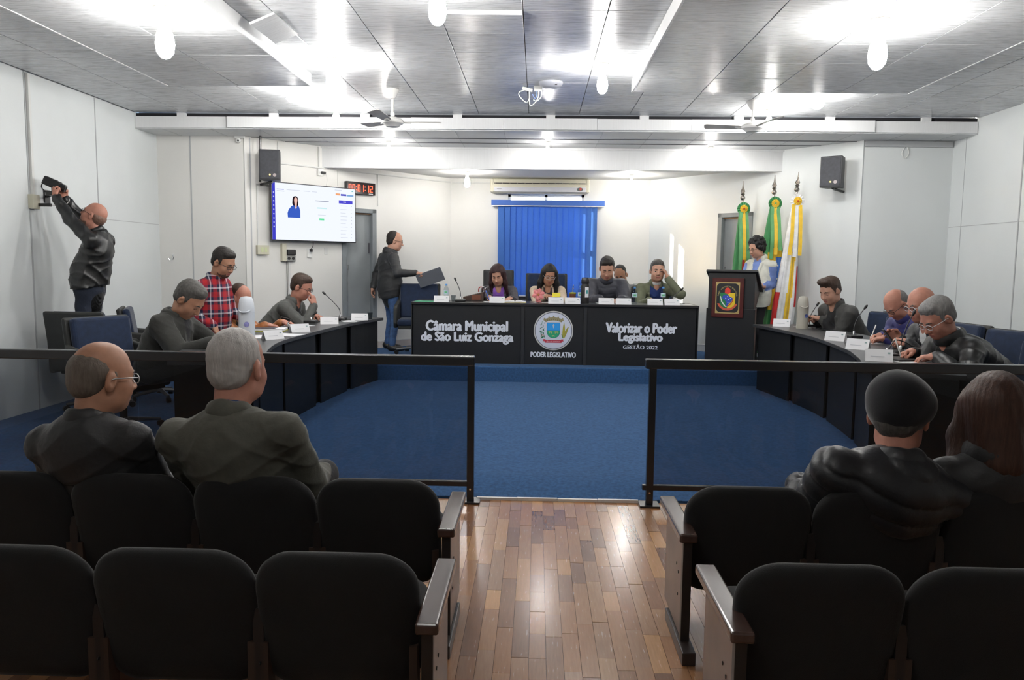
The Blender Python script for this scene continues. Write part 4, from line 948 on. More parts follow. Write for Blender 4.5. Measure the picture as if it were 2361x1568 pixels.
CH = [((-4.12, 7.17, ZC), 4, 'dark conference chair with its back turned, on which the bald man stands'),
      ((-3.38, 6.22, ZC), 118, 'navy conference chair with its seat turned out, behind the man in the dark coat'),
      ((-3.80, 7.70, ZC), 66, 'navy conference chair between the pier wall and the man in the dark coat'),
      ((-2.98, 8.42, ZC), 72, 'navy conference chair occupied by the man in the grey blazer with hand at chin'),
      ((-3.12, 7.45, ZC), 75, 'navy conference chair occupied by the man in the orange leather jacket'),
      ((-1.585, 10.36, ZD), 176, 'empty navy conference chair at the head table below the grey folder'),
      ((3.45, 7.66, ZC), 240, 'empty navy conference chair between the young man and the man in blue'),
      ((3.50, 6.95, ZC), 262, 'navy conference chair occupied by the man in the blue padded jacket'),
      ((3.52, 6.16, ZC), 252, 'navy conference chair behind the man in the black leather jacket'),
      ((3.22, 5.17, ZC), 250, 'empty navy conference chair at the end of the desk, next to the railing'),
      ((3.58, 8.34, ZC), 236, 'navy conference chair occupied by the young man in the grey blazer'),
      ((0.93, 10.42, ZD), 180, 'navy conference chair occupied by the man in the dark padded jacket'),
      ((1.57, 10.42, ZD), 180, 'navy conference chair occupied by the man in the olive jacket'),
      ((1.17, 11.30, ZD), 180, 'navy conference chair occupied by the man half hidden at the back wall')]
for i, (loc, yw, lab) in enumerate(CH):
    o = cp if i == 0 else dup(cp, loc)
    o.location = loc; o.rotation_euler = (0, 0, -math.radians(yw)); o['label'] = lab; o['group'] = 'conference chairs'
hi = conf_chair(0.66, 'high_back_chair'); index_children()
hi.location = (0.13, 10.42, ZD); hi.rotation_euler = (0, 0, PI); hi['label'] = 'navy high-back chair occupied by the woman with long straight hair'; hi['group'] = 'conference chairs'
greyc = mat('grey_upholstery', (0.035, 0.035, 0.038), 0.8, var=0.1)
h2 = conf_chair(0.70, 'high_back_chair', greyc); h2.location = (-0.50, 10.48, ZD); h2.rotation_euler = (0, 0, PI + 0.1); h2.scale = (0.74, 0.9, 1.0)
tag(h2, 'charcoal high-back chair occupied by the woman in the purple top', None, 'conference chairs')

# ------------------------------------------------------------------ flags
def flag(x, y, lean, label, cloth_cols, region, ros, rib, topz, spread, ph, stars=()):
    t = thing('standing_flag', label, 'flag', (x, y, ZD), group='flags behind the lectern')
    M = T(x, y, ZD) @ RY(lean); H = topz - ZD
    steel = mat('pole_steel', (0.36, 0.33, 0.30), 0.25, metal=0.9)
    MB().tube([(0, 0, 0), (0, 0, H - 0.20)], 0.012, 10, M=M).build('pole', steel, t, smooth=True)
    MB().lathe([(0.001, 0), (0.11, 0), (0.11, 0.02), (0.06, 0.05), (0.02, 0.09), (0.001, 0.09)], 20, M=T(x, y, ZD)).build('stand', mat('stand_wood', (0.10, 0.05, 0.03), 0.4), t)
    MB().ball((0, 0, H - 0.215), 0.033, 16, M=M).lathe([(0.012, H - 0.19), (0.03, H - 0.165), (0.012, H - 0.15)], 12, M=M).build('ball', steel, t, smooth=True)
    sp = MB(); 
    for a in (0, PI / 2): sp.prism([(-0.012, H - 0.16), (0.012, H - 0.16), (0.034, H - 0.13), (0.012, H - 0.09), (0.0, H), (-0.012, H - 0.09), (-0.034, H - 0.13)], -0.005, 0.005, M=M @ RZ(a + 0.4) @ RX(PI / 2))
    sp.build('spearhead', steel, t)
    # pleated cloth
    z1 = H - 0.36; z0 = 0.12; nA, nZ = 72, 34; vs = []; fs = []; mi = []
    for i in range(nZ + 1):
        q = i / nZ; z = z1 + (z0 - z1) * q
        w = (0.035 + spread * min(1, q * 1.5) ** 0.8); dpt = 0.03 + 0.075 * min(1, q * 1.6)
        for j in range(nA):
            a = 2 * PI * j / nA; pl = 1 + 0.20 * q ** 0.4 * math.sin(9 * a + ph + 2.0 * q)
            vs.append((w * pl * math.cos(a) + 0.02 * math.sin(3 * q + ph) * q, dpt * pl * math.sin(a) - 0.01, z))
    for i in range(nZ):
        for j in range(nA):
            fs.append((i * nA + j, i * nA + (j + 1) % nA, (i + 1) * nA + (j + 1) % nA, (i + 1) * nA + j))
            a = 2 * PI * (j + 0.5) / nA; mi.append(region((i + 0.5) / nZ, math.cos(a), math.sin(a)))
    mb = MB(); mb.add(vs, fs, 0, M); mb.m = mi; cl = mb.build('flag_cloth', cloth_cols, t, smooth='all')
    for q, a in stars:
        i, j = int(q * nZ), int(a / (2 * PI) * nA) % nA; p = Vector(vs[i * nA + j]); nr = Vector((math.cos(a) * 0.5, math.sin(a), 0)).normalized()
        MB().ball(p + nr * 0.001, (0.010, 0.004, 0.010), 8, M=M).build('star', Wh, cl)
    # rosette: pleated rings with a centre
    Mr = M @ T(0, -0.055, H - 0.36) @ RX(PI / 2)
    r = MB(); 
    def pleat(r0, r1, n, h):
        vs = [(0, 0, h)]; fs = []
        for j in range(n * 2):
            a = PI * j / n; hh = h + (0.006 if j % 2 else -0.002)
            vs += [(r0 * math.cos(a), r0 * math.sin(a), hh), (r1 * math.cos(a), r1 * math.sin(a), hh - 0.008)]
        m = n * 2
        for j in range(m):
            k = (j + 1) % m; fs += [(1 + 2 * j, 2 + 2 * j, 2 + 2 * k, 1 + 2 * k), (0, 1 + 2 * j, 1 + 2 * k)]
        return vs, fs
    v, f = pleat(0.04, 0.085, 14, 0.02); ro = MB().add(v, f, 0, Mr).build('rosette', ros[0], t)
    v, f = pleat(0.012, 0.05, 12, 0.034); MB().add(v, f, 0, Mr).build('rosette_inner', ros[1], ro)
    MB().ball((0, 0, 0.036), 0.012, 10, M=Mr).build('rosette_button', ros[2], ro)
    # ribbons
    for k, (xo, cm, ln) in enumerate(rib):
        mb = MB(); vs = []; fs = []
        for i in range(15):
            q = i / 14; z = H - 0.40 - ln * q; yy = -0.075 - 0.10 * min(1, 1.4 * q) + 0.006 * math.sin(9 * q + k); xx = xo * (1 + 0.5 * q)
            vs += [(xx - 0.021, yy, z), (xx + 0.021, yy - 0.004, z)]
        for i in range(14): fs.append((2 * i, 2 * i + 1, 2 * i + 3, 2 * i + 2))
        vs2 = [(a, b + 0.003, c_) for a, b, c_ in vs]; n_ = len(vs)
        fs2 = [tuple(n_ + q for q in f_[::-1]) for f_ in fs]
        mb.add(vs + vs2, fs + fs2, 0, M).build('ribbon', cm, t, smooth='all')
    return t
fc = lambda n, col: mat('flag_' + n, col, 0.6, sheen=0.3, var=0.12, vscale=15)
G, Yl, Rd, Bl, Wh = fc('green', (0.03, 0.20, 0.06)), fc('yellow', (0.78, 0.50, 0.03)), fc('red', (0.55, 0.015, 0.015)), fc('blue', (0.03, 0.13, 0.48)), fc('white', (0.76, 0.76, 0.76))
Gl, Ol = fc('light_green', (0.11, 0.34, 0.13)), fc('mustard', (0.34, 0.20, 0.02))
but = lambda n, col: mat('button_' + n, col, 0.4)
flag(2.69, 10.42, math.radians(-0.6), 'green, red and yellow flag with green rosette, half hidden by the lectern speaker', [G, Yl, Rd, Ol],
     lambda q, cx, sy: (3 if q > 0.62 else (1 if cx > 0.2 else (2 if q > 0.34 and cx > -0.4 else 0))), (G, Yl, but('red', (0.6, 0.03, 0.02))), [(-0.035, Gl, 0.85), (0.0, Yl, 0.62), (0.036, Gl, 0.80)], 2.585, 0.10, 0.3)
flag(2.975, 10.12, math.radians(0.2), 'green national flag with blue starred globe on yellow and green rosette', [G, Yl, Bl, Gl],
     lambda q, cx, sy: (2 if (q - 0.47) ** 2 / 0.016 + (cx - 0.6) ** 2 / 0.5 < 1 else (1 if (q - 0.50) ** 2 / 0.05 + (cx - 0.3) ** 2 / 1.3 < 1 else (3 if cx < -0.2 and q > 0.6 else 0))), (G, Yl, but('green', (0.10, 0.35, 0.12))), [(-0.034, Gl, 0.66), (0.002, Yl, 0.60), (0.036, Gl, 0.55)], 2.635, 0.16, 1.1,
     [(0.40 + 0.018 * (k % 8), 4.95 + 0.95 * ((k * 0.37) % 1.0)) for k in range(18)])
flag(3.03, 9.80, math.radians(3.5), 'white, yellow and red town flag with white and yellow rosette', [Wh, Yl, Rd],
     lambda q, cx, sy: (1 if abs(cx - 0.35 + 0.3 * q) < 0.30 and q > 0.30 else (2 if (cx > 0.72 and 0.42 < q < 0.68) or (cx < -0.75 and q > 0.6) else 0)), (Wh, Yl, but('red', (0.6, 0.03, 0.02))), [(-0.04, Yl, 0.62), (-0.002, Wh, 0.64), (0.04, Yl, 0.62)], 2.645, 0.085, 2.0)
# ------------------------------------------------------------------ things on the tables
def name_card(x, y, z, rz, label, w=0.185, h=0.075, group=None):
    t = thing('name_card', label, 'name card', (x, y, z), rz, group=group)
    M = T(x, y, z) @ RZ(rz)
    for s in (-1, 1):
        MB().add([(-w / 2, s * 0.036, 0), (w / 2, s * 0.036, 0), (w / 2, 0, h), (-w / 2, 0, h), (-w / 2, s * 0.0345, 0), (w / 2, s * 0.0345, 0), (w / 2, -s * 0.0, h - 0.002), (-w / 2, -s * 0.0, h - 0.002)],
                 [(0, 1, 2, 3), (7, 6, 5, 4), (0, 4, 5, 1), (0, 3, 7, 4), (1, 5, 6, 2)], 0, M).build('face', paper, t)
    F = M @ frame_mat((0, -0.0375, 0.001), (1, 0, 0), (0, 0.0355, h))
    MB().box(-0.055, 0.035, h * 0.40, h * 0.46, 0.0002, 0.0006, M=F).build('printed_line', mat('print_grey', (0.55, 0.56, 0.60), 0.6), t)
    MB().box(w / 2 - 0.035, w / 2 - 0.018, h * 0.68, h * 0.82, 0.0002, 0.0006, M=F).build('printed_crest', mat('print_crest', (0.30, 0.42, 0.42), 0.6), t)
    return t
zt = 1.0055; zd = 0.8305
for x, lab in ((-1.163, 'white name card before the empty chair, beside the water bottle'), (-0.483, 'white name card before the woman in purple'), (0.232, 'white name card beside the pink flower, touching a second card'),
               (0.434, 'white name card between another card and the black vacuum flask'), (0.843, 'white name card before the hands of the man in the slate padded jacket'), (1.049, 'white name card beside the tall water bottle'),
               (1.430, 'white name card before the man in the olive jacket'), (1.636, 'white name card at the end of the head table near the lectern')):
    name_card(x, 9.50 + 0.012 * math.sin(9 * x), zt, 0.02 * math.sin(5 * x), lab, group='cards on the head table')
for x, y, rz, lab in ((-2.215, 6.47, 0.95, 'white name card on the curved desk beside loose papers'), (-2.20, 7.16, 0.75, 'white name card between the notebook and the lying microphone'), (-2.17, 8.10, 0.30, 'white name card before the man in the grey blazer'), (-1.985, 8.70, 0.10, 'white name card beside the plastic cup at the end of the curved desk')):
    name_card(x, y, zd, rz, lab, group='cards on the curved desk with the white flask')
for x, y, rz, lab in ((2.70, 8.66, -0.5, 'white name card between the lectern and the beige flask'), (2.70, 7.10, -0.75, 'white name card before the empty chair beside the young man'), (2.61, 6.38, -0.75, 'white name card before the bald man with the phone'), (2.44, 5.60, -0.35, 'white name card nearest the railing, before the man in leather')):
    name_card(x, y, zd, rz, lab, 0.18, 0.085, group='cards on the curved desk with the beige flask')

petg = glass_mat('bottle_plastic', (0.86, 0.90, 0.92), 0.05, 1.35); capb = mat('cap_blue', (0.12, 0.35, 0.75), 0.4); labm = mat('bottle_label', (0.55, 0.68, 0.78), 0.5); labg = mat('label_green', (0.14, 0.50, 0.25), 0.5)
def bottle(x, y, z, label, lid=True):
    t = thing('water_bottle', label, 'bottle', (x, y, z), group='water bottles'); M = T(x, y, z)
    MB().lathe([(0.028, 0.0), (0.031, 0.006), (0.031, 0.05), (0.029, 0.055), (0.031, 0.06), (0.031, 0.145), (0.026, 0.165), (0.013, 0.185), (0.0125, 0.20), (0.001, 0.20)], 18, M=M).build('bottle_body', petg, t, smooth=True)
    l = MB().lathe([(0.0316, 0.085), (0.0316, 0.135)], 18, M=M, cap=False).build('label_band', labm, t, smooth='all')
    MB().box(-0.018, 0.014, -0.0335, -0.030, 0.10, 0.122, M=M).build('label_mark', labg, l)
    MB().lathe([(0.0145, 0.193), (0.0145, 0.213), (0.001, 0.214)], 14, M=M).build('cap', capb, t, smooth=True)
    if lid:
        MB().lathe([(0.026, 0.20), (0.024, 0.255), (0.001, 0.256)], 16, M=M, cap=False).build('upturned_cup', glass_mat('cup_clear', (0.88, 0.90, 0.90), 0.08, 1.3), t, smooth=True)
    return t
bottle(-1.13, 9.72, zt, 'water bottle with blue cap before the empty chair', False)
bottle(0.537, 9.66, zt, 'water bottle beside the black vacuum flask', True)
bottle(1.196, 9.60, zt, 'water bottle with an upturned cup between the two men', True)
bottle(1.562, 9.72, zt, 'water bottle with an upturned cup before the man in olive', True)
def cup(x, y, z, label):
    tag(MB().lathe([(0.001, 0.0), (0.022, 0.0), (0.031, 0.075), (0.033, 0.076), (0.0295, 0.07), (0.020, 0.004), (0.001, 0.004)], 16, M=T(x, y, z), cap=False).build('plastic_cup', glass_mat('cup_white', (0.72, 0.74, 0.75), 0.15, 1.4), smooth=True), label, 'cup')
cup(-1.905, 8.86, zd, 'clear plastic cup at the end of the curved desk'); cup(-1.035, 9.66, zt, 'plastic cup between water bottle and gooseneck microphone')

def flask(x, y, z, m, ml, label, h, hand_side, logo):
    t = thing('vacuum_flask', label, 'flask', (x, y, z)); M = T(x, y, z)
    r = 0.064 * h / 0.36
    MB().lathe([(0.001, 0), (r, 0), (r, 0.03), (r * 0.98, 0.04), (r * 0.96, h * 0.66), (0.001, h * 0.66)], 28, M=M).build('body', m, t, smooth=True)
    MB().lathe([(r * 0.97, h * 0.66), (r * 0.98, h * 0.69), (r * 0.90, h * 0.84), (r * 0.86, h * 0.87), (r * 0.82, h * 0.93), (r * 0.62, h * 0.985), (0.001, h)], 28, M=M).build('pump_head', ml, t, smooth=True)
    MB().tube(bez([(r * 0.7, -r * 0.6, h * 0.70), (r * 0.3, -r * 1.02, h * 0.665), (-r * 0.3, -r * 1.02, h * 0.665), (-r * 0.7, -r * 0.6, h * 0.70)]), 0.006, 8, M=M).build('handle', ml, t, smooth=True)
    l = MB().lathe([(0.001, 0), (0.021, 0), (0.021, 0.002), (0.001, 0.002)], 18, M=M @ RZ(math.radians(20)) @ T(0, -r * 0.985, h * 0.40) @ RX(PI / 2)).build('sticker', logo, t)
    return t
flask(-2.34, 6.22, zd, mat('flask_white', (0.70, 0.74, 0.80), 0.3), mat('flask_white_top', (0.76, 0.80, 0.86), 0.3), 'white pump vacuum flask on the curved desk', 0.37, 1, mat('sticker_violet', (0.30, 0.30, 0.62), 0.5, var=0.4, vscale=60))
flask(2.84, 8.42, zd, mat('flask_beige', (0.42, 0.40, 0.34), 0.35), mat('flask_beige_top', (0.46, 0.44, 0.38), 0.35), 'beige pump vacuum flask on the curved desk near the flags', 0.345, 1, mat('sticker_blue', (0.10, 0.14, 0.40), 0.5, var=0.6, vscale=60))
t = thing('vacuum_flask', 'black vacuum flask with white label on the head table', 'flask', (0.592, 9.62, zt)); M = T(0.592, 9.62, zt)
MB().lathe([(0.001, 0), (0.048, 0), (0.050, 0.02), (0.050, 0.21), (0.044, 0.23), (0.044, 0.24), (0.001, 0.24)], 24, M=M).build('body', blkpl, t, smooth=True)
MB().lathe([(0.046, 0.24), (0.050, 0.25), (0.050, 0.28), (0.046, 0.30), (0.040, 0.318), (0.001, 0.32)], 24, M=M).build('cap', mat('flask_cap', (0.02, 0.02, 0.022), 0.25), t, smooth=True)
MB().box(-0.024, 0.024, 0.075, 0.20, 0, 0.003, M=M @ RZ(0.35) @ T(0, -0.0505, 0) @ RX(PI / 2) @ Matrix.Identity(4)).build('label', paper, t, bevel=0.001)
MB().box(-0.010, 0.012, 0.12, 0.165, 0.003, 0.004, M=M @ RZ(0.35) @ T(0, -0.0505, 0) @ RX(PI / 2)).build('label_mark', mat('teal_mark', (0.05, 0.32, 0.32), 0.5), t)
# mate gourd with straw
t = thing('mate_gourd', 'brown mate gourd with green herb and metal straw on the head table', 'cup', (0.445, 9.74, zt)); M = T(0.445, 9.74, zt)
MB().lathe([(0.022, 0.0), (0.024, 0.012), (0.014, 0.03), (0.03, 0.05), (0.04, 0.075), (0.038, 0.10), (0.043, 0.115), (0.001, 0.112)], 20, M=M).build('gourd', mat('gourd_brown', (0.16, 0.055, 0.03), 0.4), t, smooth=True)
MB().lathe([(0.042, 0.11), (0.046, 0.118), (0.035, 0.128), (0.001, 0.133)], 18, M=M).build('herb', mat('mate_herb', (0.32, 0.33, 0.04), 0.9), t, smooth=True)
MB().tube([(0.0, 0, 0.10), (0.003, 0, 0.19), (0.012, 0, 0.225)], 0.005, 8, M=M).ball((0.006, 0, 0.175), 0.010, 10, M=M).build('straw', chrome, t, smooth=True)
# flower
t = thing('pink_flower', 'large pink artificial flower lying on the head table before the woman in cream', 'flower', (0.02, 9.60, zt)); pk = mat('petal_pink', (0.72, 0.24, 0.24), 0.7, var=0.2)
for k in range(6):
    a = 2 * PI * k / 6 + 0.3; M = T(0.02, 9.60, zt + 0.10) @ RX(math.radians(72)) @ RZ(a)
    MB().add([(0, 0, 0.0), (0.03, 0.02, 0.012), (0.06, 0.028, 0.012), (0.085, 0.0, 0.004), (0.06, -0.028, 0.012), (0.03, -0.02, 0.012), (0, 0, -0.003), (0.03, 0.02, 0.008), (0.06, 0.028, 0.008), (0.085, 0.0, 0.0), (0.06, -0.028, 0.008), (0.03, -0.02, 0.008)],
             [(0, 1, 2, 3, 4, 5), (11, 10, 9, 8, 7, 6)] + [(i, i + 6, (i + 1) % 6 + 6, (i + 1) % 6) for i in range(6)], 0, M).build('petal', pk, t, smooth='all')
MB().ball((0.02, 9.585, zt + 0.10), 0.013, 10).build('flower_centre', mat('flower_eye', (0.45, 0.20, 0.05), 0.7), t); MB().tube(bez([(0.02, 9.62, zt + 0.10), (0.03, 9.62, zt + 0.03), (0.06, 9.60, zt + 0.005)]), 0.005, 6).ball((0.02, 9.60, zt + 0.026), (0.034, 0.024, 0.026), 12).build('stem', pk, t)
# books and papers
t = thing('open_book', 'open notebook with yellow page edges on the head table', 'book', (-0.27, 9.62, zt))
for s in (-1, 1):
    MB().prism([(0, 0.003), (0.01 * s, 0.020), (0.05 * s, 0.024), (0.135 * s, 0.012), (0.135 * s, 0.003)], -0.09, 0.09, M=T(-0.27, 9.62, zt) @ RX(PI / 2)).build('page_block', paper, t)
    MB().box(min(0.003 * s, 0.14 * s), max(0.003 * s, 0.14 * s), -0.095, 0.095, 0.0, 0.004, M=T(-0.27, 9.62, zt)).build('cover', mat('cover_yellow', (0.62, 0.52, 0.12), 0.6), t)
t = thing('notebook', 'closed notebook with yellow edge and dark cover on the curved desk', 'book', (-2.52, 7.22, zd)); M = T(-2.50, 7.22, zd) @ RZ(0.12)
MB().box(-0.15, 0.15, -0.10, 0.10, 0.0, 0.008, M=M).build('cover', mat('cover_olive', (0.40, 0.38, 0.05), 0.6), t); MB().box(-0.147, 0.147, -0.097, 0.097, 0.008, 0.026, M=M).build('page_block', paper, t); MB().box(-0.15, 0.06, -0.08, 0.10, 0.026, 0.031, M=M).build('upper_cover', mat('cover_dark', (0.05, 0.045, 0.06), 0.5), t)
def sheet(x, y, z, rz, w, h, label, m=paper, n=3):
    t = thing('paper_sheet', label, 'paper', (x, y, z), rz)
    MB().box(-w / 2, w / 2, -h / 2, h / 2, 0.0, 0.002, M=T(x, y, z) @ RZ(rz)).build('sheet', m, t)
    for k in range(n): MB().box(-w * 0.38, w * (0.3 - 0.1 * (k % 2)), h * (0.3 - 0.2 * k), h * (0.315 - 0.2 * k), 0.002, 0.0024, M=T(x, y, z) @ RZ(rz)).build('printed_line', mat('print_grey', (0.55, 0.56, 0.60), 0.6), t)
sheet(-2.46, 6.62, zd, 0.3, 0.21, 0.30, 'sheet of paper beside the white flask'); sheet(-2.24, 6.86, zd, 1.2, 0.21, 0.30, 'sheet of paper behind the card beside the white flask')
sheet(-2.43, 7.86, zd, 0.9, 0.21, 0.30, 'sheet of paper under the lying microphone'); sheet(-2.06, 8.50, zd, 0.4, 0.15, 0.21, 'small sheet of paper between two name cards'); sheet(-2.52, 5.86, zd, 0.1, 0.22, 0.30, 'sheet of paper under the hands of the man in the dark coat')
sheet(2.88, 6.98, zd, 0.1, 0.24, 0.30, 'sheet of paper under the pen of the man in blue'); sheet(2.93, 8.60, zd, 0.3, 0.15, 0.2, 'small sheet of paper beside the beige flask'); sheet(2.66, 5.52, zd, 0.2, 0.2, 0.24, 'sheet of paper under the pen of the man in leather')
sheet(1.80, 9.62, zt, 0.2, 0.2, 0.12, 'sheet of paper at the end of the head table'); sheet(0.07, 9.72, zt, -0.2, 0.21, 0.15, 'sheet of paper behind the pink flower'); sheet(-1.35, 9.60, zt, 0.0, 0.30, 0.21, 'green folder lying at the end of the head table', mat('folder_green', (0.06, 0.42, 0.22), 0.5), 0)
sheet(0.84, 9.72, zt, 0.1, 0.21, 0.15, 'sheet of paper before the man in the slate padded jacket'); sheet(-0.55, 9.72, zt, 0.3, 0.21, 0.2, 'sheet of paper under the pen of the woman in purple')
# microphones
def mic(x, y, z, pts, label, rz=0.0):
    t = thing('gooseneck_microphone', label, 'microphone', (x, y, z), rz); M = T(x, y, z)
    MB().prism(rr(0.065, 0.075, 0.025), 0.0, 0.028, M=M @ RZ(rz)).build('base', blkpl, t, bevel=0.006)
    P = bez([Vector(p) for p in pts])
    MB().tube(P, 0.0045, 8, M=M).build('gooseneck', mat('gooseneck_dark', (0.06, 0.06, 0.062), 0.35, metal=0.5), t, smooth=True)
    MB().lathe([(0.010, 0), (0.010, 0.035), (0.006, 0.04), (0.001, 0.04)], 12, M=M @ T(*pts[0])).build('collar', chrome, t, smooth=True)
    a, b = Vector(P[-2]), Vector(P[-1]); d = (b - a).normalized()
    MB().tube([b - d * 0.005, b + d * 0.01, b + d * 0.035, b + d * 0.045], [0.007, 0.012, 0.012, 0.006], 10, M=M).build('capsule', blkpl, t, smooth=True)
    MB().box(0.02, 0.045, -0.045, -0.02, 0.028, 0.033, M=M @ RZ(rz)).build('button', mat('mic_button', (0.35, 0.35, 0.36), 0.4), t)
    MB().tube(bez([(0.0, 0.07, 0.008), (0.05, 0.11, 0.005), (0.12, 0.10, 0.005)]), 0.004, 6, M=M).build('cable', blkpl, t)
    return t
mic(-2.19, 8.62, zd, [(0, 0, 0.025), (-0.005, 0, 0.12), (-0.07, 0.0, 0.20), (-0.16, 0.0, 0.285)], 'tall gooseneck microphone before the man in the grey blazer')
mic(-2.40, 8.22, zd, [(0, 0, 0.025), (0.0, 0, 0.06), (0.03, 0.01, 0.09)], 'short microphone base beside the elbow of the man in the grey blazer')
mic(-2.40, 7.45, zd, [(0, 0, 0.025), (0.0, 0, 0.06), (0.03, 0.0, 0.085), (-0.02, 0.03, 0.10), (-0.06, 0.06, 0.10)], 'microphone with coiled neck behind the notebook')
mic(-0.945, 9.66, zt, [(0, 0, 0.025), (0.0, 0, 0.10), (-0.02, 0.0, 0.17), (-0.058, 0.0, 0.255)], 'gooseneck microphone before the empty chair on the head table')
mic(1.675, 9.72, zt, [(0, 0, 0.025), (0.0, 0, 0.07), (0.04, 0.0, 0.12), (0.10, 0.0, 0.175)], 'gooseneck microphone before the man in olive')
mic(2.98, 8.62, zd, [(0, 0, 0.025), (0.0, 0, 0.08), (0.03, 0.0, 0.16), (0.075, 0.0, 0.235)], 'gooseneck microphone behind the beige flask')
mic(2.98, 7.40, zd, [(0, 0, 0.025), (0.0, 0, 0.10), (0.03, 0.0, 0.19), (0.085, 0.0, 0.275)], 'tall gooseneck microphone before the empty chair beside the young man')
mic(2.82, 6.10, zd, [(0, 0, 0.025), (0.005, 0, 0.10), (0.04, 0.0, 0.22), (0.075, 0.0, 0.30)], 'tall gooseneck microphone before the bald man with the phone')
mic(2.62, 5.88, zd, [(0, 0, 0.025), (0.01, 0, 0.05), (0.06, 0.02, 0.12), (0.14, 0.04, 0.11), (0.20, 0.05, 0.08)], 'microphone with drooping neck beside the pen of the man in leather')
# phones, pens and other held or lying things
def slab(name, M, s, m, label, cat, scr_=True):
    t = thing(name, label, cat, tuple(M.to_translation()))
    MB().cbox((0, 0, 0), s, M=M).build('body', m, t, bevel=0.003)
    if scr_: MB().cbox((0, 0, s[2] / 2 + 0.0004), (s[0] * 0.92, s[1] * 0.92, 0.0006), M=M).build('display', mat('display_dark', (0.01, 0.012, 0.02), 0.1), t)
    return t
slab('phone', T(2.80, 6.27, 0.945) @ RZ(1.4) @ RX(0.9), (0.075, 0.15, 0.009), blkpl, 'black phone held by the bald man in padded jacket', 'phone')
slab('phone', T(2.945, 8.53, 0.945) @ RZ(1.3) @ RX(0.7), (0.072, 0.145, 0.009), blkpl, 'black phone held by the young man in the grey blazer', 'phone')
slab('phone', T(3.02, 8.28, zd + 0.006), (0.08, 0.15, 0.010), blkpl, 'black phone lying on the desk before the young man', 'phone')
slab('tablet', T(2.63, 5.70, zd + 0.008) @ RZ(0.2), (0.17, 0.24, 0.014), blkpl, 'black document folder lying under the pen of the man in leather', 'folder', False)
slab('phone', T(1.76, 9.74, zt + 0.007) @ RZ(1.3), (0.07, 0.14, 0.010), blkpl, 'black phone lying near the end of the head table', 'phone')
def pen(p, q, m, label):
    p, q = Vector(p), Vector(q); t = thing('pen', label, 'pen', tuple(p)); d = (q - p)
    MB().tube([p, p + d * 0.08, p + d * 0.75], [0.001, 0.0045, 0.0048], 8).build('barrel', m, t, smooth=True); MB().tube([p + d * 0.75, q], 0.0054, 8).build('pen_cap', m, t, smooth=True)
pen((-0.585, 9.755, zt + 0.006), (-0.645, 9.83, zt + 0.135), mat('pen_blue', (0.05, 0.14, 0.62), 0.35), 'blue pen in the hand of the woman in purple')
pen((2.975, 7.035, zd + 0.006), (3.035, 7.06, zd + 0.15), white, 'white pen in the hand of the man in the blue padded jacket')
pen((2.645, 5.705, zd + 0.018), (2.60, 5.72, zd + 0.155), white, 'white pen in the hand of the man in the black leather jacket')
slab('note_block', T(0.245, 9.80, 1.095) @ RX(1.0), (0.10, 0.06, 0.02), mat('sticky_yellow', (0.75, 0.65, 0.05), 0.6), 'yellow packet held by the woman in cream', 'packet', False)
# dark wooden equipment box with cables behind the microphone
t = thing('equipment_box', 'dark brown wooden equipment box with tangled cables on the head table', 'box', (-0.83, 9.92, zt))
MB().prism([(-0.13, 0), (0.13, 0), (0.13, 0.115), (-0.13, 0.05)], -0.10, 0.10, M=T(-0.80, 9.94, zt) @ RX(PI / 2)).build('box', mat('box_brown', (0.045, 0.022, 0.016), 0.4), t, bevel=0.004)
MB().box(-0.02, 0.09, -0.104, -0.10, 0.015, 0.075, M=T(-0.80, 9.94, zt)).build('front_plate', mat('plate_rust', (0.16, 0.05, 0.025), 0.5), t)
for k, (dx, col) in enumerate(((0.08, white), (0.11, blkpl), (0.14, chrome), (0.06, mat('wire_red', (0.45, 0.03, 0.03), 0.5)))):
    MB().tube(bez([(-0.80 + dx, 9.90, zt + 0.10 + 0.02 * k / 4), (-0.79 + dx, 9.88, zt + 0.165), (-0.75 + dx, 9.90, zt + 0.175), (-0.735 + dx * 0.7, 9.95, zt + 0.13)]), 0.007, 6).build('cable', col, t)
# grey folder carried by the walking man
F = frame_mat((-1.50, 10.455, 1.295), (0.93, -0.10, 0.33), (-0.30, -0.45, 0.85))
t = thing('grey_folder', 'grey document folder held out by the walking man', 'folder', (-1.50, 10.455, 1.295)); MB().box(-0.12, 0.24, -0.14, 0.06, -0.004, 0.004, M=F).build('cover', mat('folder_grey', (0.14, 0.15, 0.18), 0.5), t, bevel=0.002)
MB().box(-0.118, 0.235, -0.138, 0.058, 0.004, 0.006, M=F).build('sheets', mat('folder_inner', (0.16, 0.17, 0.20), 0.6), t)
# white cord hanging from the curved desk
tag(MB().tube(bez([(-2.42, 5.45, 0.80), (-2.43, 5.42, 0.72), (-2.40, 5.41, 0.64), (-2.385, 5.41, 0.58), (-2.36, 5.41, 0.62)]), 0.006, 6).build('charging_cord', white, smooth=True), 'white cord hanging from the end of the curved desk', 'cord')
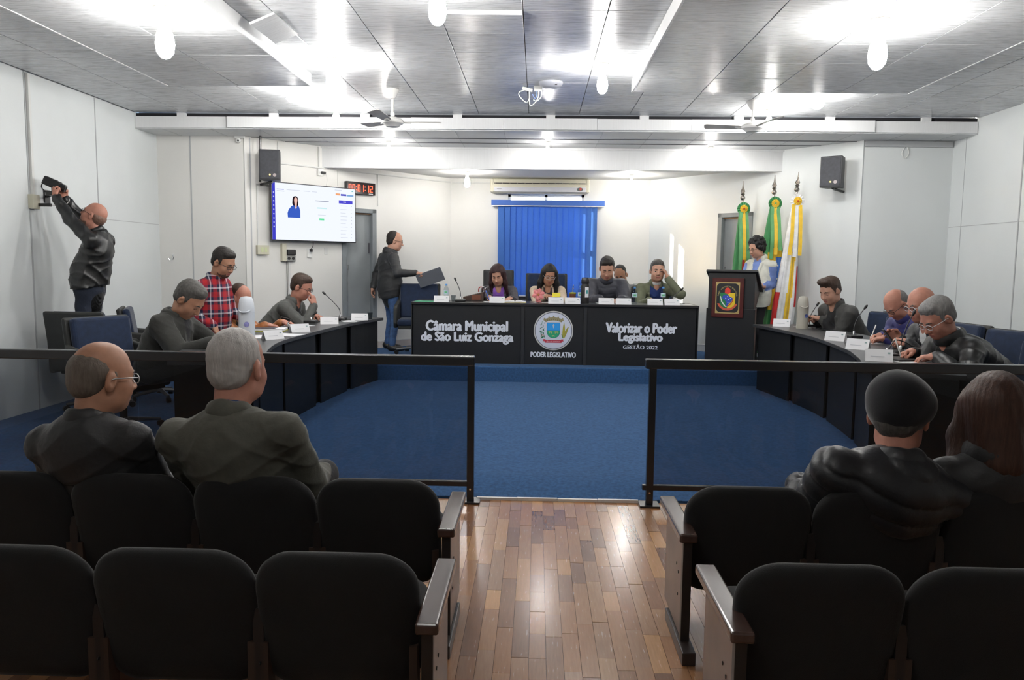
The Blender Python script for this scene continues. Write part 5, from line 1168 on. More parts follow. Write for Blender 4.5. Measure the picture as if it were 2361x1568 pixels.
# ------------------------------------------------------------------ people: signed-distance figures meshed with surface nets
def sdf_eval(pr, X, Y, Z):
    k = pr['t']
    if k == 'cap':
        a = np.array(pr['a']); b = np.array(pr['b']); ba = b - a; L2 = max(ba @ ba, 1e-9)
        px_, py_, pz_ = X - a[0], Y - a[1], Z - a[2]
        h = np.clip((px_ * ba[0] + py_ * ba[1] + pz_ * ba[2]) / L2, 0, 1)
        return np.sqrt((px_ - ba[0] * h) ** 2 + (py_ - ba[1] * h) ** 2 + (pz_ - ba[2] * h) ** 2) - (pr['r0'] + (pr['r1'] - pr['r0']) * h)
    if k == 'ell':
        c_ = pr['c']; R = pr['R']; r = pr['r']
        dx, dy, dz = X - c_[0], Y - c_[1], Z - c_[2]
        x = R[0, 0] * dx + R[1, 0] * dy + R[2, 0] * dz; y = R[0, 1] * dx + R[1, 1] * dy + R[2, 1] * dz; z = R[0, 2] * dx + R[1, 2] * dy + R[2, 2] * dz
        k0 = np.sqrt((x / r[0]) ** 2 + (y / r[1]) ** 2 + (z / r[2]) ** 2); k1 = np.sqrt((x / r[0] ** 2) ** 2 + (y / r[1] ** 2) ** 2 + (z / r[2] ** 2) ** 2)
        return k0 * (k0 - 1) / np.maximum(k1, 1e-6)
    if k == 'tor':
        c_ = pr['c']; R = pr['R']; dx, dy, dz = X - c_[0], Y - c_[1], Z - c_[2]
        x = R[0, 0] * dx + R[1, 0] * dy + R[2, 0] * dz; y = R[0, 1] * dx + R[1, 1] * dy + R[2, 1] * dz; z = R[0, 2] * dx + R[1, 2] * dy + R[2, 2] * dz
        q = np.sqrt(x ** 2 + (y * pr.get('e', 1.0)) ** 2) - pr['R0']
        return np.sqrt(q ** 2 + (z / pr.get('hz', 1.0)) ** 2) - pr['r']
def bnd(pr):
    if pr['t'] == 'cap':
        a, b = np.array(pr['a']), np.array(pr['b']); r = max(pr['r0'], pr['r1']); return np.minimum(a, b) - r, np.maximum(a, b) + r
    c_ = np.array(pr['c']); r = max(pr['r']) if pr['t'] == 'ell' else (pr['R0'] + pr['r'] * max(1, pr.get('hz', 1))) * max(1, 1 / pr.get('e', 1.0))
    return c_ - r, c_ + r
I3 = np.eye(3)
def cap(a, b, r0, r1=None, k=0.02, op=1): return dict(t='cap', a=tuple(a), b=tuple(b), r0=r0, r1=r0 if r1 is None else r1, k=k, op=op)
def ell(c_, r, R=None, k=0.02, op=1): return dict(t='ell', c=tuple(c_), r=tuple(r), R=I3 if R is None else np.array(R), k=k, op=op)
def tor(c_, R0, r, R=None, k=0.015, op=1, e=1.0, hz=1.0): return dict(t='tor', c=tuple(c_), R0=R0, r=r, R=I3 if R is None else np.array(R), k=k, op=op, e=e, hz=hz)

def nets(prims, vox, disp=None, clip=None):
    lo = np.min([bnd(p)[0] for p in prims if p['op'] > 0], 0) - 3 * vox; hi = np.max([bnd(p)[1] for p in prims if p['op'] > 0], 0) + 3 * vox
    ax = [np.arange(lo[i], hi[i] + vox, vox, dtype=np.float32) for i in range(3)]
    D = np.full([len(a) for a in ax], 0.3, np.float32)
    for p in prims:
        l, h = bnd(p); pad = p['k'] + 4 * vox
        s = [slice(max(0, int((l[i] - pad - lo[i]) / vox)), max(1, int((h[i] + pad - lo[i]) / vox) + 2)) for i in range(3)]
        X, Y, Z = np.meshgrid(ax[0][s[0]], ax[1][s[1]], ax[2][s[2]], indexing='ij', sparse=True)
        if X.size == 0 or Y.size == 0 or Z.size == 0: continue
        d = sdf_eval(p, X, Y, Z).astype(np.float32); o = D[s[0], s[1], s[2]]; k = max(p['k'], 1e-4)
        if p['op'] > 0:
            hh = np.maximum(k - np.abs(o - d), 0) / k; D[s[0], s[1], s[2]] = np.minimum(o, d) - hh * hh * k * 0.25
        else:
            d = -d; hh = np.maximum(k - np.abs(o - d), 0) / k; D[s[0], s[1], s[2]] = np.maximum(o, d) + hh * hh * k * 0.25
    if disp is not None or clip is not None:
        near = np.nonzero(np.abs(D) < max(0.035, 4 * vox)); P = [ax[i][near[i]] for i in range(3)]
        if disp is not None: D[near] += disp(*P).astype(np.float32)
        if clip is not None: 
            D[near] = np.maximum(D[near], clip(*P).astype(np.float32))
    In = D < 0
    c8 = sum(In[i:In.shape[0] - 1 + i, j:In.shape[1] - 1 + j, k:In.shape[2] - 1 + k].astype(np.int8) for i in (0, 1) for j in (0, 1) for k in (0, 1))
    act = np.nonzero((c8 > 0) & (c8 < 8)); n = len(act[0])
    idx = np.full(c8.shape, -1, np.int32); idx[act] = np.arange(n)
    pos = np.zeros((n, 3)); cnt = np.zeros(n)
    corners = [(i, j, k) for i in (0, 1) for j in (0, 1) for k in (0, 1)]
    for a in corners:
        for d_ in range(3):
            if a[d_]: continue
            b = list(a); b[d_] = 1
            va = D[act[0] + a[0], act[1] + a[1], act[2] + a[2]]; vb = D[act[0] + b[0], act[1] + b[1], act[2] + b[2]]
            m = (va < 0) != (vb < 0); tt = np.where(m, va / np.where(va - vb == 0, 1, va - vb), 0)
            for q in range(3): pos[:, q] += np.where(m, a[q] + (tt if q == d_ else 0), 0)
            cnt += m
    pos /= np.maximum(cnt, 1)[:, None]
    V = lo + (pos + np.c_[act[0], act[1], act[2]]) * vox
    quads = []
    for d_ in range(3):
        u, v = (d_ + 1) % 3, (d_ + 2) % 3
        s0 = [slice(None)] * 3; s1 = [slice(None)] * 3; s0[d_] = slice(0, -1); s1[d_] = slice(1, None)
        A, B = In[tuple(s0)], In[tuple(s1)]
        e = np.array(np.nonzero(A != B)); 
        if e.size == 0: continue
        ok = (e[u] > 0) & (e[v] > 0) & (e[u] < In.shape[u] - 1) & (e[v] < In.shape[v] - 1); e = e[:, ok]
        def cell(du, dv):
            q = e.copy(); q[u] -= du; q[v] -= dv; return idx[q[0], q[1], q[2]]
        Q = np.stack([cell(1, 1), cell(0, 1), cell(0, 0), cell(1, 0)], 1)
        fl = ~A[e[0], e[1], e[2]]; Q[fl] = Q[fl][:, ::-1]; quads.append(Q)
    Q = np.concatenate(quads); Q = Q[(Q >= 0).all(1)]
    return V, Q

def np_mesh(name, V, Q, mats, mi=None):
    me = bpy.data.meshes.new(name); n, f = len(V), len(Q)
    me.vertices.add(n); me.vertices.foreach_set('co', np.ascontiguousarray(V, np.float32).ravel())
    me.loops.add(4 * f); me.loops.foreach_set('vertex_index', np.ascontiguousarray(Q, np.int32).ravel())
    me.polygons.add(f); me.polygons.foreach_set('loop_start', np.arange(0, 4 * f, 4, dtype=np.int32))
    for m in (mats if isinstance(mats, (list, tuple)) else [mats]): me.materials.append(m)
    if mi is not None: me.polygons.foreach_set('material_index', np.ascontiguousarray(mi, np.int32))
    me.polygons.foreach_set('use_smooth', np.ones(f, bool)); me.update(); me.validate()
    return me
def split(V, Q, mask):
    """faces where mask -> own mesh arrays"""
    q = Q[mask]; u, inv = np.unique(q, return_inverse=True); return V[u], inv.reshape(-1, 4)

U = np.array
def nrm(v): v = U(v, float); return v / max(np.linalg.norm(v), 1e-9)
def rotm(yaw, pitch=0.0, roll=0.0):
    """columns x right, y forward, z up; yaw clockwise from +Y seen from above, pitch down positive"""
    M = RZ(-math.radians(yaw)) @ RX(-math.radians(pitch)) @ RY(math.radians(roll)); return U(M.to_3x3())

SK = {}
def skin(n, col): return mat('skin_' + n, col, 0.5, var=0.10, vscale=25, spec=0.4)
skA = skin('fair', (0.50, 0.27, 0.19)); skB = skin('tan', (0.40, 0.20, 0.125)); skC = skin('ruddy', (0.46, 0.21, 0.15)); skD = skin('brown', (0.30, 0.145, 0.085))
lipm = mat('lips', (0.36, 0.12, 0.10), 0.45); eyew = mat('eye_white', (0.62, 0.58, 0.55), 0.3); iris = mat('eye_dark', (0.02, 0.013, 0.01), 0.2)
def hairm(n, col, var=0.3): return mat('hair_' + n, col, 0.55, var=var, vscale=90, bump=0.35, bscale=200, spec=0.35, stretch=(1, 1, 0.14))

def head_prims(female=False, chin=1.0):
    w = 0.95 if female else 1.0
    P = [ell((0, -0.012, 0.035), (0.076, 0.098, 0.092), k=0.02), ell((0, 0.028, -0.040), (0.060 * w, 0.062, 0.082), k=0.04),
         ell((0, 0.048, -0.092), (0.032 * w, 0.030, 0.026 * chin), k=0.03), cap((-0.032, 0.072, 0.020), (0.032, 0.072, 0.020), 0.013, k=0.02)]
    for s in (-1, 1):
        P += [ell((s * 0.040 * w, 0.050, -0.038), (0.024, 0.028, 0.028), k=0.03), ell((s * 0.046 * w, 0.010, -0.080), (0.02, 0.035, 0.022), k=0.035)]
        P += [ell((s * 0.031, 0.094, 0.000), (0.017, 0.014, 0.011), k=0.012, op=-1), ell((s * 0.031, 0.072, -0.001), (0.015, 0.0145, 0.0125), k=0.004)]
    P += [cap((0, 0.082, 0.008), (0, 0.104, -0.034), 0.0085, 0.0125, k=0.014), ell((-0.011, 0.095, -0.038), (0.0095, 0.010, 0.008), k=0.008), ell((0.011, 0.095, -0.038), (0.0095, 0.010, 0.008), k=0.008)]
    P += [ell((0, 0.082, -0.064), (0.023, 0.010, 0.0065), k=0.008), ell((0, 0.080, -0.076), (0.020, 0.010, 0.0075), k=0.008)]
    for s in (-1, 1):
        R = U((RZ(s * 0.35) @ RX(-0.15)).to_3x3())
        P += [ell((s * 0.081, -0.012, -0.008), (0.010, 0.021, 0.034), R, k=0.012), ell((s * 0.091, -0.006, -0.004), (0.007, 0.010, 0.017), R, k=0.005, op=-1)]
    return P
def head_mesh(spec, Rh, Hc, nb, hs, vox, sk):
    """head and neck, neck running to the world point nb"""
    P = head_prims(spec.get('f', False), spec.get('chin', 1.0))
    nl = (Rh.T @ (U(nb) - U(Hc))) / hs
    P.append(cap((0, -0.030, -0.055), tuple(nl), 0.050 if spec.get('f') else 0.057, 0.058, k=0.03))
    V, Q = nets(P, vox)
    c_ = V[Q].mean(1); mi = np.zeros(len(Q), int)
    mi[(np.abs(c_[:, 0]) < 0.021) & (c_[:, 1] > 0.080) & (c_[:, 2] < -0.060) & (c_[:, 2] > -0.081)] = 1
    if spec.get('eyes', 1):
        for s in (-1, 1):
            d = c_ - U((s * 0.031, 0.072, -0.001)); on = (np.abs(np.linalg.norm(d / U((0.015, 0.0145, 0.0125)), axis=1) - 1) < 0.12) & (c_[:, 1] > 0.078)
            low = spec.get('lid', 0.003)
            mi[on & (d[:, 2] < low) & (d[:, 2] > -0.007)] = 2
            mi[on & (np.abs(d[:, 0]) < 0.006) & (d[:, 2] < low) & (d[:, 2] > -0.0075)] = 3
    V = (Rh @ (V * hs).T).T + U(Hc)
    return V, Q, mi

def hair_obj(kind, m, Rh, Hc, hs, vox, par, extra=()):
    """hair as ellipsoids offset from the skull, so the hairline tapers into the skin"""
    disp = None; clip = None
    rough = lambda a: (lambda x, y, z: a * (np.sin(95 * x + 60 * y + 3 * np.sin(70 * z)) * np.sin(80 * z - 50 * y) + 0.6 * np.sin(210 * y + 130 * x)))
    if kind in ('short', 'crop', 'quiff', 'thin'):
        t = {'short': 0.006, 'crop': 0.002, 'quiff': 0.006, 'thin': 0.002}[kind]
        fy = {'short': 0.0, 'crop': 0.0, 'quiff': 0.004, 'thin': -0.022}[kind]
        P = [ell((0, -0.028 + fy * 0.5, 0.044), (0.0775 + t, 0.096 + t + fy * 0.5, 0.0895 + t), k=0.01), ell((0, -0.058, -0.022), (0.064 + t * 0.5, 0.056 + t * 0.5, 0.052), k=0.03)]
        if kind != 'thin': P += [ell((s_ * 0.0695, 0.008, 0.012), (0.0088, 0.014, 0.026), k=0.012) for s_ in (-1, 1)]
        if kind in ('short', 'quiff'): P += [ell((0, 0.028, 0.096), (0.056, 0.046, 0.034), k=0.03)]
        if kind == 'quiff': P += [ell((0, 0.045, 0.118), (0.056, 0.045, 0.028), k=0.03), ell((0.022, 0.062, 0.118), (0.036, 0.030, 0.024), k=0.02)]
        disp = rough(0.0011)
    if kind in ('balding', 'bald'):
        t = 0.0035 if kind == 'balding' else 0.0015
        P = [ell((0, -0.036, 0.030 if kind == 'balding' else 0.014), (0.0755 + t, 0.081 + t, 0.074 if kind == 'balding' else 0.050), k=0.01), ell((0, -0.058, -0.022), (0.064 + t * 0.5, 0.056 + t * 0.5, 0.052), k=0.03)]
        P += [ell((s_ * 0.0685, 0.004, 0.012), (0.0078, 0.013, 0.022), k=0.012) for s_ in (-1, 1)]
        disp = rough(0.0007)
    if kind in ('long', 'bob', 'curly'):
        th = {'long': 0.013, 'bob': 0.02, 'curly': 0.03}[kind]
        P = [ell((0, -0.020, 0.040), (0.076 + th, 0.098 + th, 0.090 + th * 1.1), k=0.01)]
        def clip(x, y, z): return np.minimum(np.minimum(0.054 + 0.10 * (0.07 - z) - np.abs(x), y - 0.030), 0.080 - z - 0.30 * np.abs(x + 0.012))
        if kind == 'curly':
            rg = np.random.RandomState(5); P = [ell((0, -0.022, 0.045), (0.096, 0.108, 0.102), k=0.01), ell((0, -0.075, -0.03), (0.075, 0.05, 0.06), k=0.03)]
            for _ in range(110):
                v = nrm(rg.normal(size=3))
                if v[2] < -0.35 or (v[1] > 0.45 and v[2] < 0.35): continue
                P.append(ell((v[0] * 0.096, -0.022 + v[1] * 0.108, 0.045 + v[2] * 0.102), (0.019, 0.019, 0.019), k=0.008))
            for s_ in (-1, 1): P.append(ell((s_ * 0.088, -0.005, 0.0), (0.018, 0.03, 0.045), k=0.015))
        disp = lambda x, y, z: 0.0016 * np.sin(120 * x + 70 * y + 5 * np.sin(11 * z)) + 0.0008 * np.sin(260 * x - 180 * y + 9 * z)
    P += [dict(p) for p in extra]
    V, Q = nets(P, vox, disp, clip)
    V = (Rh @ (V * hs).T).T + U(Hc)
    o = bpy.data.objects.new('hair', np_mesh('hair', V, Q, m)); return link(o, par)

def brows_and_beard(m, Rh, Hc, hs, par, beard=None):
    for s in (-1, 1):
        V, Q = nets([cap((s * 0.013, 0.0895, 0.020), (s * 0.030, 0.0885, 0.0245), 0.0048, 0.0046, k=0.003), cap((s * 0.030, 0.0885, 0.0245), (s * 0.046, 0.078, 0.021), 0.0046, 0.003, k=0.003)], 0.0024)
        V = (Rh @ (V * hs).T).T + U(Hc); link(bpy.data.objects.new('eyebrow', np_mesh('eyebrow', V, Q, m)), par)
    for s in (-1, 1):
        V, Q = nets([cap((s * 0.018, 0.0838, -0.006), (s * 0.043, 0.0815, -0.006), 0.0026, 0.0024, k=0.002)], 0.002); V = (Rh @ (V * hs).T).T + U(Hc); link(bpy.data.objects.new('eyelash', np_mesh('eyelash', V, Q, iris)), par)
    if beard:
        P = [ell((0, 0.028, -0.040), (0.0612, 0.0632, 0.0832), k=0.04), ell((0, 0.048, -0.092), (0.0332, 0.0312, 0.0272), k=0.03)]
        P += [ell((s * 0.046, 0.010, -0.080), (0.0208, 0.0358, 0.0228), k=0.035) for s in (-1, 1)]
        V, Q = nets(P, 0.004, None, lambda x, y, z: np.maximum(z + 0.050 + 0.25 * np.abs(y - 0.02) * (np.abs(x) > 0.04), np.minimum(0.022 - np.abs(x), np.minimum(z + 0.083, 0.03) * 1.0)))
        V = (Rh @ (V * hs).T).T + U(Hc); link(bpy.data.objects.new('beard', np_mesh('beard', V, Q, beard)), par)

def glasses_obj(m, Rh, Hc, hs, par, lens=True):
    Mx = Matrix.Translation(Hc) @ Matrix([list(r) for r in Rh]).to_4x4() @ Matrix.Scale(hs, 4)
    mb = MB(); L_ = MB()
    for s in (-1, 1):
        ring = [(s * 0.033 + 0.025 * math.cos(a) * (1 + 0.12 * abs(math.cos(a))), 0.098 - 0.10 * abs(s * 0.033 + 0.025 * math.cos(a)) ** 1.3, -0.002 + 0.017 * math.sin(a)) for a in [2 * PI * i / 16 for i in range(16)]]
        mb.tube(ring, 0.0019, 6, M=Mx, closed=True)
        mb.tube([(s * 0.060, 0.090, 0.004), (s * 0.078, 0.06, 0.006), (s * 0.086, 0.0, 0.006), (s * 0.083, -0.03, -0.006)], 0.0021, 6, M=Mx)
        L_.add(ring, [tuple(range(16))], 0, Mx)
    mb.tube([(-0.010, 0.099, 0.002), (0, 0.103, 0.005), (0.010, 0.099, 0.002)], 0.002, 6, M=Mx)
    g = mb.build('glasses', m, par, smooth='all')
    if lens: L_.build('lens', glass_mat('spectacle_lens', (0.86, 0.88, 0.88), 0.02, 1.45), g)

FING = [(-0.030, 0.086, 0.064), (-0.010, 0.092, 0.074), (0.010, 0.090, 0.070), (0.028, 0.082, 0.056)]  # x, knuckle y, length (index..little for a left hand: thumb at -x)
def hand_geo(pose, side):
    """wrist at origin, fingers +y, palm facing -z; side +1 = right hand (thumb at -x when palm down)"""
    P = [ell((0, 0.050, 0), (0.040, 0.052, 0.015), k=0.012), cap((0, -0.02, 0), (0, 0.02, 0), 0.0255, 0.027, k=0.02)]
    curl = {'flat': (0.18, 0.2, 0.15), 'relax': (0.45, 0.5, 0.35), 'grip': (1.15, 1.25, 0.7), 'pen': (0.85, 0.95, 0.5), 'fist': (1.4, 1.5, 0.9), 'point': (0.3, 0.35, 0.2)}[pose]
    for i, (x, ky, L) in enumerate(FING):
        c3 = curl
        if pose == 'point' and i > 0: c3 = (1.35, 1.5, 0.8)
        if pose == 'pen' and i > 1: c3 = (1.1, 1.2, 0.6)
        p = U((x, ky - 0.012, 0.003)); a = 0.0; r = 0.0088 - 0.0006 * i
        spread = x * 1.2
        for q, (fr, cu) in enumerate(zip((0.45, 0.32, 0.23), c3)):
            a += cu; l = L * fr * 1.12
            d = U((spread * math.cos(a), math.cos(a), -math.sin(a))); b = p + nrm(d) * l
            P.append(cap(p, b, r, r - 0.0008, k=0.006)); p = b; r -= 0.0007
    th = {'flat': ((-0.055, 0.055, -0.006), (-0.068, 0.085, -0.010)), 'relax': ((-0.050, 0.058, -0.020), (-0.048, 0.088, -0.034)), 'grip': ((-0.045, 0.060, -0.028), (-0.015, 0.085, -0.042)),
          'pen': ((-0.046, 0.062, -0.024), (-0.026, 0.092, -0.040)), 'fist': ((-0.042, 0.055, -0.030), (-0.008, 0.072, -0.040)), 'point': ((-0.045, 0.060, -0.024), (-0.02, 0.085, -0.036))}[pose]
    b0 = U((-0.026, 0.022, -0.004)); P += [cap(b0, th[0], 0.014, 0.0115, k=0.012), cap(th[0], th[1], 0.011, 0.0088, k=0.006)]
    V, Q = nets(P, 0.0042)
    if side < 0: V = V * U((-1, 1, 1)); Q = Q[:, ::-1]
    return V, Q
HANDS = {}
def hand_world(pose, side, wrist, fdir, up, s):
    if (pose, side) not in HANDS: HANDS[(pose, side)] = hand_geo(pose, side)
    V, Q = HANDS[(pose, side)]; y = nrm(fdir); z = U(up, float); z = nrm(z - y * (z @ y)); x = np.cross(y, z)
    return (np.stack([x, y, z], 1) @ (V * s).T).T + U(wrist), Q

def ik(a, b, l1, l2, pole):
    a, b = U(a, float), U(b, float); d = b - a; L = np.linalg.norm(d)
    if L > (l1 + l2) * 0.995: sc_ = L / ((l1 + l2) * 0.995); l1 *= sc_; l2 *= sc_
    u = d / L; x = (l1 * l1 - l2 * l2 + L * L) / (2 * L); h = math.sqrt(max(l1 * l1 - x * x, 1e-6)); p = U(pole, float); p = nrm(p - u * (p @ u))
    return a + u * x + p * h

def person(S):
    """S: dict of pose and look; see the calls below"""
    sc_ = S.get('s', 1.0); hs = S.get('hs', 1.06) * sc_; Hc = U(S['head'], float); by = S['yaw']; vox = S.get('vox', 0.009); hv = S.get('hv', 0.0042)
    Rh = rotm(*S['look']); Rb = rotm(by); right, fwd, up = Rb[:, 0], Rb[:, 1], U((0, 0, 1.0))
    nt = Hc + Rh @ U((0, -0.034, -0.085)) * hs; nb = nt + (-fwd * S.get('nk', 0.03) - up * 0.085) * sc_
    Sh = nb - up * 0.045 * sc_ - fwd * 0.012
    sit = S.get('sit', True); pz = S['pel']
    if 'pelxy' in S: Pv = U((S['pelxy'][0], S['pelxy'][1], pz))
    else:
        L = 0.47 * sc_; dz = Sh[2] - pz; L = max(L, dz * 1.02); lean = math.sqrt(max(L * L - dz * dz, 0)); Pv = Sh - up * dz - fwd * lean
    L = np.linalg.norm(Sh - Pv); zs = (Sh - Pv) / L; xs_ = nrm(right - zs * (right @ zs)); ys = np.cross(zs, xs_); Bt = np.stack([xs_, ys, zs], 1)
    bk = S.get('bulk', 1.0) * sc_; sw = S.get('sw', 0.185) * sc_
    tl = lambda x, y, z: Pv + Bt @ U((x, y, z))
    J = []; B_ = []
    hipz = 0.0
    J += [ell(tl(0, 0, 0.03), (0.172 * bk, 0.128 * bk, 0.13 * sc_), Bt, k=0.05), ell(tl(0, 0.010, L * 0.36), (0.168 * bk, 0.130 * bk * S.get('belly', 1.0), 0.19 * sc_), Bt, k=0.06),
          ell(tl(0, -0.006, L * 0.70), (0.176 * bk, 0.124 * bk, 0.20 * sc_), Bt, k=0.06)]
    shl = [tl(-sw, 0.0, L - 0.02), tl(sw, 0.0, L - 0.02)]
    J += [cap(tl(-sw * 0.95, -0.008, L - 0.018), tl(sw * 0.95, -0.008, L - 0.018), 0.058 * bk, k=0.05), cap(tl(-0.085 * bk, -0.01, L * 0.95), nb + up * 0.005, 0.058 * bk, 0.050, k=0.035), cap(tl(0.085 * bk, -0.01, L * 0.95), nb + up * 0.005, 0.058 * bk, 0.050, k=0.035)]
    ncoll = len(J)
    R3 = np.stack([right, nrm(np.cross(np.cross(right, fwd) * 1.0, right) * 1.0), up], 1)
    cr = S.get('collar', 0.014); ax_ = nrm(nt - nb); fx = nrm(fwd - ax_ * (fwd @ ax_)); Rc = np.stack([np.cross(fx, ax_), fx, ax_], 1)
    if S.get('lapel', True) and S.get('vneck'):
        z0_ = L * (1 - S['vneck'][1]); w_ = S['vneck'][0]
        for sd in (-1, 1): J += [cap(tl(sd * (w_ + 0.012), 0.082 * bk, L * 0.97), tl(sd * (w_ * 0.75 + 0.016), 0.128 * bk, L * 0.70), 0.020, 0.018, k=0.008), cap(tl(sd * (w_ * 0.75 + 0.016), 0.128 * bk, L * 0.70), tl(sd * 0.016, 0.138 * bk, z0_ + 0.02), 0.018, 0.012, k=0.008)]
    arms = []; skinV = []; skinQ = []; smi = []; off = 0
    def addskin(V, Q, mi=None):
        nonlocal off
        skinV.append(V); skinQ.append(Q + off); smi.append(np.zeros(len(Q), int) if mi is None else mi); off += len(V)
    V, Q, mi = head_mesh(S, Rh, Hc, nb - up * 0.05, hs, hv, None); addskin(V, Q, mi)
    B_ += [ell(tl(0, 0, L * 0.5), (0.09, 0.06, L * 0.5), Bt, k=0.05), cap(nb - up * 0.03, tl(0, 0, L * 0.6), 0.045, 0.06, k=0.04)]
    ar = S.get('ar', 1.0) * bk
    for i, sd in ((0, -1), (1, 1)):
        h = S['hands'][i]
        if h is None: continue
        tgt, fd, pu, pose = h[:4]; pole = h[4] if len(h) > 4 else tuple(-up * 1.0 + right * sd * 0.5 - fwd * 0.25)
        fd = nrm(fd); el_ = ik(shl[i], U(tgt), 0.285 * sc_, 0.255 * sc_, pole); wr = U(tgt, float)
        J += [cap(shl[i], el_, 0.064 * ar, 0.055 * ar, k=0.03), cap(el_, wr - nrm(wr - el_) * 0.012, 0.053 * ar, 0.040 * ar * S.get('cuff', 1.0), k=0.018)]
        arms.append((shl[i], el_, wr)); B_ += [cap(shl[i], el_, 0.028, k=0.02), cap(el_, wr, 0.022, k=0.02), cap(shl[i], tl(0, 0, L * 0.9), 0.03, k=0.02)]
        if pose: V, Q = hand_world(pose, sd, wr, fd, pu, 1.0 * sc_ * S.get('hands_s', 1.04)); addskin(V, Q)
    # legs
    Tm = [ell(tl(0, 0, 0.0), (0.158 * bk, 0.118 * bk, 0.12 * sc_), Bt, k=0.05)]; shoes = []
    lr = S.get('lr', 1.0)
    for i, sd in ((0, -1), (1, 1)):
        hp = Pv + right * sd * 0.085 * sc_ - up * 0.02
        if 'feet' in S:
            ft = U(S['feet'][i], float); ll = min(0.43 * sc_, np.linalg.norm(ft + up * 0.09 - hp) * 0.5 * S.get('bend', 1.004)); kn = ik(hp, ft + up * 0.09, ll, ll, fwd)
        else:
            fz = S['floor']; kn = hp + fwd * 0.40 * sc_ + up * 0.01 + right * sd * 0.04; ft = kn + fwd * S.get('tuck', 0.02); ft[2] = fz
        an = ft + up * 0.085
        Tm += [cap(hp, kn, 0.086 * bk * lr, 0.062 * sc_ * lr, k=0.05), cap(kn, an, 0.060 * sc_ * lr, 0.046 * sc_ * lr, k=0.03)]
        B_ += [cap(hp, kn, 0.04, k=0.02), cap(kn, an, 0.03, k=0.02)]
        fdir = nrm(U(S['toe'][i], float)) if 'toe' in S else fwd
        shoes.append((ft, fdir))
    V, Q = nets(B_, 0.016); addskin(V, Q)
    V = np.concatenate(skinV); Q = np.concatenate(skinQ); mi = np.concatenate(smi)
    me = np_mesh('person', V, Q, [S['skin'], lipm, eyew, iris], mi)
    base = U((Pv[0], Pv[1], S.get('floor', 0.0)))
    root = bpy.data.objects.new('person', me); me.transform(Matrix.Translation(-Vector(base))); root.location = base; COL.objects.link(root)
    tag(root, S['label'], 'person', S.get('group'))
    # jacket
    if S.get('long', 0): J.insert(3, ell(Pv + up * 0.02, (0.185 * bk, 0.145 * bk, 0.34), Rb, k=0.05))
    pf = S.get('puff'); fo = S.get('fold', 0.004)
    def disp(x, y, z):
        P = np.stack([x - Pv[0], y - Pv[1], z - Pv[2]], 1) @ Bt
        if pf:
            arm = np.zeros(len(x), bool); best = np.full(len(x), 1e3); s_ = P[:, 2] + 0.0
            for a_, e_, w_ in arms:
                for p_, q_ in ((a_, e_), (e_, w_)):
                    ba = q_ - p_; h_ = np.clip(((x - p_[0]) * ba[0] + (y - p_[1]) * ba[1] + (z - p_[2]) * ba[2]) / (ba @ ba), 0, 1)
                    d_ = np.sqrt((x - p_[0] - ba[0] * h_) ** 2 + (y - p_[1] - ba[1] * h_) ** 2 + (z - p_[2] - ba[2] * h_) ** 2)
                    on = (d_ < 0.085) & (np.abs(P[:, 0]) > 0.15 * bk) & (d_ < best); s_ = np.where(on, h_ * np.linalg.norm(ba) * 0.999, s_); best = np.where(on, d_, best)
            g = np.abs(np.sin(PI * s_ / pf[0] + 0.25 * np.sin(9 * P[:, 0]))) ** 0.42
            return -pf[1] * (g - 0.65) - 0.002 * np.sin(40 * x + 33 * y + 21 * z)
        w1 = np.sin(13 * P[:, 0] + 7 * P[:, 2] + 1.3); w2 = np.sin(19 * P[:, 2] - 11 * P[:, 1])
        r1 = 1 - np.abs(np.sin(17 * P[:, 2] + 9 * P[:, 0] + 1.6 * w1)); r2 = 1 - np.abs(np.sin(23 * P[:, 2] - 14 * P[:, 0] + 12 * P[:, 1] + 1.3 * w2))
        dr = S.get('drag', 0.0)
        if dr: dr = dr * (1 - np.abs(np.sin(27 * P[:, 2] + 3 * P[:, 0] + 0.9 * np.sin(9 * P[:, 0] + 2)))) ** 3 * np.clip(1.25 - np.abs(P[:, 0]) / 0.16, 0, 1) * (P[:, 2] < 0.78 * L)
        return -fo * (1.3 * r1 ** 2 + 1.1 * r2 ** 2 - 0.9) + dr
    hem = Pv[2] - S['long'] if S.get('long') and not sit else None
    V, Q = nets(J, vox, disp, None if hem is None else (lambda x, y, z: np.where((np.abs(x - Pv[0]) < 0.32) & (np.abs(y - Pv[1]) < 0.32), hem + 0.02 * np.sin(9 * x + 7 * y) - z, -1.0)))
    cc = V[Q].mean(1); P = (cc - Pv) @ Bt; mk = np.zeros(len(Q), int)
    Vn = S.get('vneck')
    if Vn:                                  # (half width at the neck, depth as a share of the torso, material, part name)
        z0 = L * (1 - Vn[1]); wd = Vn[0] * np.clip((P[:, 2] - z0) / (L - z0), 0, 1) ** Vn[4] if len(Vn) > 4 else Vn[0] * np.clip((P[:, 2] - z0) / (L - z0), 0, 1)
        mk[(np.abs(P[:, 0]) < wd) & (P[:, 1] > 0.0) & (P[:, 2] > z0)] = 1
    if S.get('sleeves'):
        da = np.full(len(Q), 9.0)
        for a_, e_, w_ in arms:
            for p_, q_ in ((a_ + (e_ - a_) * 0.12, e_), (e_, w_)):
                ba = q_ - p_; h_ = np.clip(((cc - p_) @ ba) / (ba @ ba), 0, 1); da = np.minimum(da, np.linalg.norm(cc - p_ - h_[:, None] * ba, axis=1) - 0.055 * ar)
        mk[(da < 0.016) & (np.abs(P[:, 0]) > 0.165 * bk)] = 2
